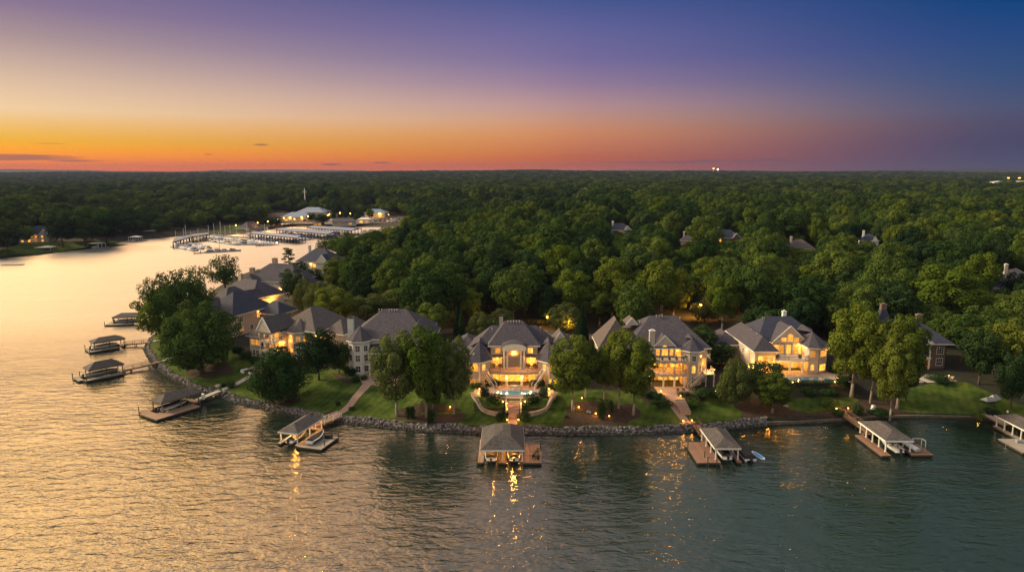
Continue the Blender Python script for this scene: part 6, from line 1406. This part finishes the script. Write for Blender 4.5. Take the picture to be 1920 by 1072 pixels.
row((418, 448), (486, 456), 9, 68, 'moored along the middle of the middle basin', ['cruiser', 'runabout', 'cruiser', 'sail'])
def pier(p0, p1, w, label):
    a, b = at(*p0), at(*p1); e = empty('pier', (a[0], a[1], 0), 0, label, 'pier'); mb = MB(); mb.beam((0, 0, .5), (b[0] - a[0], b[1] - a[1], .5), w, .35); mb.build('deck', 'plank_grey', e); mb = MB()
    for i in range(7): mb.tube(((b[0] - a[0]) * i / 6, (b[1] - a[1]) * i / 6, -1), ((b[0] - a[0]) * i / 6, (b[1] - a[1]) * i / 6, 2.2), .2)
    mb.build('pile', 'pile', e)
pier((364, 476), (434, 470), 2.4, 'outermost pier of the left basin'); pier((396, 441), (470, 447), 3, 'rear pier joining the marina basins'); pier((480, 462), (522, 459), 2.2, 'short pier at the right of the middle basin'); pier((418, 437), (470, 440), 3., 'footbridge along the grass bank of the marina')
def shed(pl, pr, depth, ez, h, label, roof='roof_blue', wall='grey_wall', name='marina_building', kinds=('lit', 'soft', 'dark', 'lit'), lamp=0):
    a, b = atg(*pl), atg(*pr); d = Vector((b[0] - a[0], b[1] - a[1])); c = House(name, (a[0], a[1], min(a[2], b[2])), math.atan2(d.y, d.x), label, wall=wall, roof=roof, cat='building'); L = d.length
    c.wall(0, L, 0, depth, -1, ez); c.hip(-1, L + 1, -1.5, depth + 1, ez, h, 'x', depth * .35, depth * .35)
    n = max(2, int(L / 9)); [c.win(L * (i + .5) / n, 0, .6, 3.4, ez * .5, kind=kinds[i % len(kinds)], nx=3, ny=1) for i in range(n)]
    if lamp: c.lamp(L * .3, -1, ez - .6, lamp, .6, .3); c.lamp(L * .75, -1, ez - .6, lamp, .6, .3)
    c.done()
shed((528, 415.5), (580, 415.5), 26, 5, 5, 'long light blue roofed marina building with lamps along its front', lamp=260); shed((556, 410), (607, 410), 30, 7.5, 5.5, 'taller blue roofed marina hall behind the long one', kinds=('dark', 'soft')); shed((684, 409), (722, 409), 24, 6, 4.5, 'pale blue roofed shed with a yellow lit front', lamp=900, kinds=('lit', 'lit'))
shed((467, 437), (492, 436.5), 14, 5, 6.5, 'grey gabled cabin at the head of the nearest covered dock', 'roof_grey', 'white_wall', 'marina_cabin', ('dim', 'dark')); shed((624, 423), (668, 422), 16, 4, 3, 'low purple grey roofed shed on the quay', 'roof_grey', 'grey_wall', kinds=('dim', 'soft')); shed((672, 418.5), (693, 418.5), 10, 4, 2, 'small white kiosk beside the car park', 'roof_white', 'paint_white', 'kiosk', ('lit', 'soft'))
shed((588, 423), (603, 423), 8, 4, 2.5, 'small dark service hut on the quay', 'roof_grey', 'timber', 'service_hut', ('soft',))
# mast
x, y, z = atg(573, 398); e = empty('light_tower', (x, y, z), 0, 'tall thin steel mast rising behind the marina hall', 'mast'); mb = MB(); mb.tube((0, 0, 0), (0, 0, 31), .75, .55, 8); mb.build('pole', 'paint_white', e); mb = MB(); mb.box(-2.8, 2.8, -.3, .3, 27.2, 27.7); mb.box(-1.7, 1.7, -.3, .3, 29.6, 30.1); [mb.box(a - .4, a + .4, -.5, .5, 27.7, 28.5) for a in (-2.3, 2.3)]; mb.box(-.35, .35, -.35, .35, 31, 33.2); mb.build('crossarm', 'mast', e)
# across the bay: boathouses and floats
def small_boathouse(px, py, W_, L_, rot, label, roofm='roof_white', lit=0):
    x, y, z = at(px, py); e = empty('boathouse', (x, y, 0), R(rot), label, 'boathouse'); mb = MB(); mb.hip(-W_ / 2, W_ / 2, 0, L_, 3.6, .9, 'y', 2, 2); mb.build('roof', roofm, e)
    for a in (-W_ / 2 + .4, W_ / 2 - .4):
        for b in (.4, L_ / 2, L_ - .4): mb = MB(); mb.box(a - .14, a + .14, b - .14, b + .14, .4, 3.6); mb.build('post', 'trim', e)
    mb = MB(); mb.box(-W_ / 2 - 1.5, W_ / 2 + 4, -1, L_ + 1, .1, .5); mb.build('deck', 'plank_grey', e)
    mb = MB(); rows = hull(mb, L_ * .8, W_ * .45, 1, .5, n=6); deckplate(mb, rows, .1, 0, None, 0, .4); b_ = empty('motorboat', (x, y, 0), R(rot), 'pale boat inside the ' + label, 'motorboat'); mb.build('hull', 'hull_white', b_)
small_boathouse(80, 474, 11, 9, 10, 'white roofed boathouse below the big house across the bay'); small_boathouse(174, 466, 10, 8, -12, 'white canopied boathouse by the far lawn'); small_boathouse(282, 441, 12, 9, 5, 'pale roofed boathouse on the far shore left of the marina'); small_boathouse(250, 453, 9, 7, 0, 'low white roofed float on the far shore', )
x, y, z = at(24, 497); e = empty('swim_float', (x, y, 0), R(5), 'low grey floating raft by the far left shore', 'float'); mb = MB(); mb.box(-6, 6, -2, 2, .05, .45); mb.build('deck', 'plank_grey', e); mb = MB(); mb.box(-5.7, 5.7, -1.7, 1.7, -.4, .045); mb.build('float', 'pile', e)
# parked cars
def car(x, y, rz, m, label, group):
    e = empty('parked_car', (x, y, ht(x, y) + .27), rz, label, 'car', group); mb = MB()
    pr = [(-2.2, .35), (-2.25, .75), (-1.9, .92), (-1.2, 1.0), (-.7, 1.45), (.9, 1.48), (1.6, 1.05), (2.2, .95), (2.3, .4)]
    n = len(pr); mb.add([(a, -.9, b) for a, b in pr] + [(a, .9, b) for a, b in pr], [tuple(range(n))[::-1], tuple(range(n, 2 * n))] + [(i, (i + 1) % n, n + (i + 1) % n, n + i) for i in range(n)]); mb.build('body', m, e)
    for a in (-1.4, 1.4):
        for b in (-.85, .85): mb = MB(); mb.tube((a, b - .1, .33), (a, b + .1, .33), .33, .33, 10); mb.build('wheel', 'tyre', e)
cc = ['car_white', 'car_dark', 'car_red', 'hull_grey', 'car_dark']; cn = {'car_white': 'white', 'car_dark': 'dark', 'car_red': 'red', 'hull_grey': 'grey'}
for r_, (pa, pb, n, where_) in enumerate([((700, 411.5), (762, 413), 9, 'rear row of the marina car park'), ((704, 416), (768, 417.5), 8, 'middle row of the marina car park'), ((615, 414), (650, 413), 5, 'row beside the marina hall'), ((500, 425), (555, 420.5), 7, 'quayside row before the long marina building')]):
    for i in range(n):
        t = i / n; x, y, z = atg(pa[0] + (pb[0] - pa[0]) * t, pa[1] + (pb[1] - pa[1]) * t); m_ = cc[(i * 3 + r_) % 5]; car(x, y, R(70 + rnd.uniform(-8, 8)), m_, cn[m_] + ' car parked in the ' + where_, cn[m_] + ' cars in the ' + where_)
# ------------------------------------------------------------------ lamps
def street_lamp(px, py, label, h=5., p=500, group=None, xyz=None, big=False):
    x, y, z = xyz or atg(px, py); e = empty('street_lamp', (x, y, z), 0, label, 'street lamp', group); k = 1 if y < 330 else (y / 330) ** .6
    mb = MB(); mb.tube((0, 0, -.3), (0, 0, h), .08 * k, .06 * k); mb.build('pole', 'rail_dark', e)
    mb = MB(); mb.lathe([(.08, h), (.22 * k, h + .15), (.26 * k, h + .45 * k), (.08, h + .65 * k)], 10); mb.build('lamp_head', 'bulb', e); light('lamp_glow', (0, -.6 * k, h + .3), p, r=.25, parent=e)
for px, py, lb, h_, p_ in [(1313, 596, 'orange street lamp glowing through a tree behind the arched balcony house', 4.5, 5200), (1412, 598, 'small street lamp behind the navy roofed house', 5, 500), (1645, 565, 'street lamp in the dark wood left of the big spreading tree', 5, 400),
        (1026, 612, 'orange lamp in the shrubbery behind the mansion, upper one', 3, 900), (1066, 628, 'orange lamp glowing behind the right corner of the mansion', 4, 2600), (925, 622, 'lamp at the mansion driveway behind the chimney', 3, 500), (815, 605, 'lamp post behind the ridge of the white house', 4, 300),
        (622, 598, 'driveway lamp between the clipped round trees', 4, 1100), (658, 556, 'pair-headed lamp in the wood behind the clipped trees', 4, 500), (666, 512, 'street lamp high in the trees near the bay', 6, 700), (634, 627, 'lamp at the corner of the garage wing', 2.5, 900), (520, 585, 'lamp in the courtyard of the slate roofed house', 3, 900),
        (1403, 705, 'lamp behind the bush left of the pool house', 2.5, 300), (1448, 712, 'lamp glowing inside the dark tree by the swimming pool', 2.5, 700), (1834, 465, 'faint lamp in the wood on the right', 6, 300), (1418, 500, 'orange lamp in the wood below the dark roofed house', 7, 500), (905, 432, 'white lamp at the edge of the wood near the marina road', 7, 2500), (920, 437, 'second white lamp at the edge of the wood near the marina road', 7, 2500)]:
    street_lamp(px, py, lb, h_, p_)
for i, (px, py) in enumerate([(521, 424), (533, 421), (545, 420), (553, 423), (566, 419), (578, 417.5), (615, 416), (618, 413), (638, 410.5), (657, 411.5), (701, 406.5), (718, 405), (443, 436), (466, 430), (484, 431), (503, 428), (729, 414), (769, 416)]):
    street_lamp(px, py, 'orange lamp on the marina quay, number counted from its place: ' if 0 else ('orange lamp standing on the marina quay' if 3 < i < 12 else 'orange lamp standing on the marina shore'), 6.5, 900, 'quay lamps' if 3 < i < 12 else 'shore lamps')
def garden_lamp(px, py, label, p=26, h=.45, k=1.):
    x, y, z = atg(px, py); e = empty('garden_lamp', (x, y, z), 0, label, 'garden lamp'); mb = MB(); mb.tube((0, 0, -.1), (0, 0, h), .03); mb.build('stake', 'rail_dark', e)
    mb = MB(); mb.lathe([(.04, h), (.13 * k, h + .05), (.15 * k, h + .17 * k), (.05, h + .25 * k)], 8); mb.build('lamp_head', 'bulb', e); light('lamp_glow', (0, -.35, h + .35), p, r=.08, parent=e)
for px, py, lb, p_ in [(899, 733, 'garden lamp at the left end of the curved wall, upper one', 60), (897, 741, 'garden lamp at the left end of the curved wall, lower one', 60), (1029, 733, 'garden lamp at the right end of the curved wall, upper one', 60), (1030, 741, 'garden lamp at the right end of the curved wall, lower one', 60),
        (943, 757, 'lamp in the planted bank left of the garden steps', 40), (950, 760, 'lamp beside the left side wall of the garden steps', 30), (984, 757, 'lamp in the planted bank right of the garden steps', 40), (977, 760, 'lamp beside the right side wall of the garden steps', 30),
        (951, 771, 'lamp at the left foot of the garden steps', 40), (972, 771, 'lamp at the right foot of the garden steps', 40), (951, 791, 'lamp left of the shore walk end', 40), (972, 791, 'lamp right of the shore walk end', 40),
        (844, 767, 'lamp in the mulch beside the slender pale trunk', 30), (1085, 767, 'lamp in the mulch bed right of the round topped tree', 40), (1091, 750, 'small lamp at the rear of the right mulch bed', 20), (1117, 779, 'bright lamp beside the upright conical shrub', 60),
        (1281, 793, 'lamp left of the brick path at the stone bank', 40), (1297, 792, 'lamp right of the brick path at the stone bank', 40), (1239, 737, 'globe lamp at the left corner of the terracotta patio', 90), (1276, 746, 'lamp above the house steps in the right bed', 40), (1341, 737, 'small lamp by the outdoor staircase post', 15),
        (1568, 770, 'lamp left of the right dock walk', 90), (1590, 769, 'lamp right of the right dock walk', 90), (1570, 712, 'lamp at the right rim of the pool terrace, upper one', 60), (1565, 720, 'lamp at the right rim of the pool terrace, lower one', 60), (1486, 720, 'lamp at the left end of the swimming pool', 60), (1779, 708, 'white lamp on the lawn beside the brick house', 15), (1833, 785, 'lamp lighting the ornamental grass clump', 60), (1142, 784, 'small pale lamp in the mulch near the conical shrub', 8)]:
    garden_lamp(px, py, lb, p_)
# odds and ends on the shore
c = atg(1104, 774); e = empty('garden_ornament', c, 0, 'pale blue glass ornament lying in the mulch right of the mansion', 'ornament'); mb = MB(); mb.lathe([(.05, 0), (.55, .15), (.6, .4), (.3, .62), (.02, .68)], 12); mb.build('glass_globe', 'roof_blue', e, True); mb = MB(); mb.lathe([(.3, 0), (.2, .08)], 10, (.7, .1)); mb.build('base', 'stone', e)
c = atg(1638, 768); e = empty('covered_chair', c, R(20), 'white covered chair on the mulch above the right shore', 'chair'); mb = MB(); mb.add([(-.5, -.5, 0), (.5, -.5, 0), (.5, .5, 0), (-.5, .5, 0), (-.35, .1, 1.1), (.35, .1, 1.1), (.3, .45, 1.15), (-.3, .45, 1.15), (-.45, -.45, .5), (.45, -.45, .5)], [(3, 2, 1, 0), (0, 1, 9, 8), (8, 9, 5, 4), (4, 5, 6, 7), (2, 3, 7, 6), (0, 8, 4, 7, 3), (1, 2, 6, 5, 9)]); mb.build('cloth_cover', 'paint_white', e)
c = atg(1858, 750); e = empty('tarpaulin', c, R(15), 'grey blue tarpaulin heaped over garden furniture on the open lawn', 'tarpaulin'); mb = MB(); mb.hip(-2.2, .8, -1, 1, 0, .9, 'x', .8, .6); mb.hip(.2, 2.8, -.7, 1.3, 0, 1.25, 'x', .6, .9); mb.build('cloth', 'hull_grey', e)
for px, py, r_, lb in [(411, 725, .9, 'pale boulder beside the low spreading bush'), (1474, 762, .5, 'small pale boulder by the pool house bank'), (1790, 715, .5, 'boulder at the edge of the grey patio'), (1728, 717, .45, 'small boulder left of the grey patio')]:
    c = atg(px, py); g = random.Random(px); mb = MB(); import bmesh
    bm = bmesh.new(); bmesh.ops.create_icosphere(bm, subdivisions=2, radius=r_); mb.add([(v.co.x * g.uniform(.85, 1.2) * 1.3, v.co.y * g.uniform(.85, 1.2), v.co.z * .6 * g.uniform(.85, 1.15) + r_ * .3) for v in bm.verts], [[v.index for v in f.verts] for f in bm.faces]); bm.free(); o = mb.build('boulder', 'stone'); o.location = c; tag(o, lb, 'boulder')
mb = MB(); c = atg(1855, 778); e = empty('dock_cabinet', c, 0, 'dark cabinet at the head of the far right walkway', 'cabinet'); mb.box(-.5, .5, -.4, .4, 0, 1.3); mb.build('cabinet_body', 'rail_dark', e); mb = MB(); mb.box(-.56, .56, -.46, .46, 1.303, 1.4); mb.build('lid', 'rail_dark', e)
c = atg(1888, 782); e = empty('mooring_bollard', c, 0, 'white topped bollard beside the far right walkway', 'bollard'); mb = MB(); mb.tube((0, 0, 0), (0, 0, 1.2), .14); mb.build('post', 'pile', e); mb = MB(); mb.lathe([(.2, 1.203), (.2, 1.5), (.02, 1.75)], 10); mb.build('cap', 'paint_white', e)
# ------------------------------------------------------------------ evening air
hb = MB(); hb.box(-8800, 8800, -240, 9200, -3.5, 150); o = hb.build('haze', None); tag(o, 'thin evening haze over the lake and the wood', kind='stuff')
m = bpy.data.materials.new('haze'); m.use_nodes = True; nt = m.node_tree; nt.nodes.remove(nt.nodes['Principled BSDF'])
pv = nt.nodes.new('ShaderNodeVolumePrincipled'); pv.inputs['Color'].default_value = (.15, .18, .36, 1); pv.inputs['Density'].default_value = .000075; pv.inputs['Anisotropy'].default_value = .2
nt.links.new(pv.outputs[0], nt.nodes['Material Output'].inputs['Volume']); o.data.materials.append(m)
# ------------------------------------------------------------------ sky, sun, camera
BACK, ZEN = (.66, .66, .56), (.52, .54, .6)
def s2l(c): return tuple(((v / 255) / 12.92 if v / 255 <= .04045 else ((v / 255 + .055) / 1.055) ** 2.4) for v in c)
W = bpy.data.worlds.new('World'); S.world = W; W.use_nodes = True
nt = W.node_tree; nt.nodes.clear()
out = nt.nodes.new('ShaderNodeOutputWorld'); bg = nt.nodes.new('ShaderNodeBackground')
tc = nt.nodes.new('ShaderNodeTexCoord'); sp = nt.nodes.new('ShaderNodeSeparateXYZ'); nt.links.new(tc.outputs['Generated'], sp.inputs[0])
el = N(nt, 'ShaderNodeMath', operation='ARCSINE'); nt.links.new(sp.outputs[2], el.inputs[0])
azm = N(nt, 'ShaderNodeMath', operation='ARCTAN2'); nt.links.new(sp.outputs[0], azm.inputs[0]); nt.links.new(sp.outputs[1], azm.inputs[1])
# elevation 0..60 degrees -> 0..1
e01 = N(nt, 'ShaderNodeMath', operation='MULTIPLY'); e01.inputs[1].default_value = 1 / R(60); nt.links.new(el.outputs[0], e01.inputs[0])
e01.use_clamp = True
def stops(lst, k=1.7): return [(d / 60, tuple(v * max(1, k - .3 * d) for v in s2l(c))) for d, c in lst]   # a little brighter low down, where the haze takes light away
left = ramp(nt, e01.outputs[0], stops([(0, (228, 104, 26)), (.4, (240, 112, 14)), (1.1, (255, 148, 8)), (1.7, (255, 172, 4)), (2.2, (254, 190, 50)), (3, (254, 201, 108)),
    (4.2, (252, 216, 168)), (6, (228, 196, 166)), (7.6, (200, 172, 158)), (8.9, (175, 150, 150)), (10.8, (143, 121, 147)), (14, (106, 96, 140))]))
cen = ramp(nt, e01.outputs[0], stops([(0, (200, 104, 74)), (.5, (200, 98, 66)), (1.1, (208, 106, 60)), (1.9, (212, 124, 82)), (3.1, (218, 142, 98)), (4.1, (206, 150, 122)), (5.2, (190, 148, 148)),
    (7, (152, 126, 156)), (8.8, (122, 110, 158)), (10.9, (104, 102, 156)), (13.2, (72, 88, 146))], 1.35))
rig = ramp(nt, e01.outputs[0], stops([(0, (74, 78, 110)), (.8, (72, 76, 112)), (2, (70, 72, 106)), (3.3, (78, 77, 107)), (4.2, (75, 84, 118)), (6.5, (50, 80, 126)), (8.9, (34, 72, 130)), (11, (2, 66, 124)), (14, (2, 62, 122))], 1.05))
def mapr(src, a, b, t='SMOOTHSTEP'):
    m = N(nt, 'ShaderNodeMapRange', interpolation_type=t); m.inputs[1].default_value = a; m.inputs[2].default_value = b
    nt.links.new(src, m.inputs[0]); return m.outputs[0]
def mixc(f, a, b, mode='MIX'):
    m = N(nt, 'ShaderNodeMix', data_type='RGBA', blend_type=mode)
    if isinstance(f, float): m.inputs[0].default_value = f
    else: nt.links.new(f, m.inputs[0])
    for s_, v in ((6, a), (7, b)):
        if isinstance(v, tuple): m.inputs[s_].default_value = (*v, 1)
        else: nt.links.new(v, m.inputs[s_])
    return m.outputs[2]
az = azm.outputs[0]
c1 = mixc(mapr(az, R(6), R(-38), 'LINEAR'), cen.outputs[0], left.outputs[0])
c2 = mixc(mapr(az, R(-2), R(38)), c1, rig.outputs[0])
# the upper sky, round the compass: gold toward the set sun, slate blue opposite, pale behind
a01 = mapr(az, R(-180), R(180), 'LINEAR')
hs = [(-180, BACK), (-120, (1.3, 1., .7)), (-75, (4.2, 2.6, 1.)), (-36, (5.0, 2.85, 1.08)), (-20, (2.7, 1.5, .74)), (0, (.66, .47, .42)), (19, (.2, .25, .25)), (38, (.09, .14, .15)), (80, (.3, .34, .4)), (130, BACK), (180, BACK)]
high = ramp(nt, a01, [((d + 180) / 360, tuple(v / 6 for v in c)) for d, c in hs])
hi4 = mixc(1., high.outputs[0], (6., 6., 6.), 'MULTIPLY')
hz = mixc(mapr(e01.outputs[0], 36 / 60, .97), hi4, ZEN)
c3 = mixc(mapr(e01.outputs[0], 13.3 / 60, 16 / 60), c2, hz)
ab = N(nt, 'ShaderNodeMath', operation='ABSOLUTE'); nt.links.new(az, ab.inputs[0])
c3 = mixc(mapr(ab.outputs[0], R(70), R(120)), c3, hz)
# thin dusk clouds lying just above the horizon
cv = N(nt, 'ShaderNodeCombineXYZ'); nt.links.new(az, cv.inputs[0]); nt.links.new(el.outputs[0], cv.inputs[1])
mp = N(nt, 'ShaderNodeMapping'); mp.inputs['Scale'].default_value = (9, 120, 1); nt.links.new(cv.outputs[0], mp.inputs[0])
cn = N(nt, 'ShaderNodeTexNoise', i_Scale=1.4, i_Detail=6, i_Roughness=.6); nt.links.new(mp.outputs[0], cn.inputs['Vector'])
tot = None
for (ca, ce, wa, we, k) in [(-36.5, .95, 6.5, .32, 1.5), (-32, .75, 3, .12, 1.2), (-19.8, 2.05, .9, .14, 1.2), (-23.6, 1.3, .5, .1, 1.), (-14.6, .58, 1.2, .12, 1.3), (-10.6, .72, 1.1, .1, 1.2), (12, .75, 8, .16, .95), (18, .85, 7, .22, .95), (-33.5, 1.9, 2.2, .1, .8), (5, 1.35, 6, .12, .6), (-16, 1.3, 5, .15, .6)]:
    m1 = N(nt, 'ShaderNodeMath', operation='MULTIPLY_ADD'); m1.inputs[1].default_value = 1 / R(wa); m1.inputs[2].default_value = -ca / wa; nt.links.new(az, m1.inputs[0])
    m2 = N(nt, 'ShaderNodeMath', operation='MULTIPLY_ADD'); m2.inputs[1].default_value = 1 / R(we); m2.inputs[2].default_value = -ce / we; nt.links.new(el.outputs[0], m2.inputs[0])
    a2 = N(nt, 'ShaderNodeMath', operation='MULTIPLY'); nt.links.new(m1.outputs[0], a2.inputs[0]); nt.links.new(m1.outputs[0], a2.inputs[1])
    b2 = N(nt, 'ShaderNodeMath', operation='MULTIPLY_ADD'); nt.links.new(m2.outputs[0], b2.inputs[0]); nt.links.new(m2.outputs[0], b2.inputs[1]); nt.links.new(a2.outputs[0], b2.inputs[2])
    g = N(nt, 'ShaderNodeMath', operation='MULTIPLY_ADD'); g.inputs[1].default_value = -k; g.inputs[2].default_value = k; nt.links.new(b2.outputs[0], g.inputs[0])
    g2 = N(nt, 'ShaderNodeMath', operation='MAXIMUM'); g2.inputs[1].default_value = 0.; nt.links.new(g.outputs[0], g2.inputs[0])
    if tot is None: tot = g2.outputs[0]
    else: t_ = N(nt, 'ShaderNodeMath', operation='MAXIMUM'); nt.links.new(tot, t_.inputs[0]); nt.links.new(g2.outputs[0], t_.inputs[1]); tot = t_.outputs[0]
cm = N(nt, 'ShaderNodeMath', operation='MULTIPLY'); nt.links.new(tot, cm.inputs[0]); nt.links.new(cn.outputs[0], cm.inputs[1])
cmr = mapr(cm.outputs[0], .2, .62)
cm2 = N(nt, 'ShaderNodeMath', operation='MULTIPLY'); cm2.inputs[1].default_value = .72; nt.links.new(cmr, cm2.inputs[0])
c4 = mixc(cm2.outputs[0], c3, (.3, .115, .1))
c4 = mixc(mapr(az, R(-8), R(12)), c4, mixc(cm2.outputs[0], c3, (.12, .1, .17)))
# a little of the physical twilight sky on top
sky = N(nt, 'ShaderNodeTexSky', sky_type='NISHITA', sun_disc=False, sun_elevation=R(2), sun_rotation=R(-52))
c5 = mixc(.0003, c4, sky.outputs[0], 'ADD')
# below the horizon nothing shines
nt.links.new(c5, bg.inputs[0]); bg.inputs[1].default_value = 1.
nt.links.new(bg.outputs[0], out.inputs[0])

sun = bpy.data.lights.new('low_sun', 'SUN'); sun.energy = 4.9; sun.angle = R(9); sun.color = (1, .82, .52)
so = bpy.data.objects.new('low_sun', sun); COL.objects.link(so)
az_, el_ = R(-78), R(30)
so.rotation_euler = Vector((math.sin(az_) * math.cos(el_), math.cos(az_) * math.cos(el_), math.sin(el_))).to_track_quat('Z', 'Y').to_euler()
cam = bpy.data.cameras.new('camera'); cam.lens = 24; cam.sensor_width = 36; cam.clip_start = .5; cam.clip_end = 40000
co = bpy.data.objects.new('camera', cam); COL.objects.link(co); co.location = (0, 0, CAMZ); co.rotation_euler = (R(90) - PITCH, 0, 0)
S.camera = co
S.view_settings.view_transform = 'Standard'; S.view_settings.look = 'None'; S.view_settings.exposure = 0; S.view_settings.gamma = 1
S.cycles.use_denoising = True; S.cycles.max_bounces = 5; S.cycles.diffuse_bounces = 2; S.cycles.glossy_bounces = 2; S.cycles.transmission_bounces = 2
S.cycles.volume_bounces = 0; S.cycles.transparent_max_bounces = 4; S.cycles.caustics_reflective = False; S.cycles.caustics_refractive = False
S.cycles.sample_clamp_indirect = 4
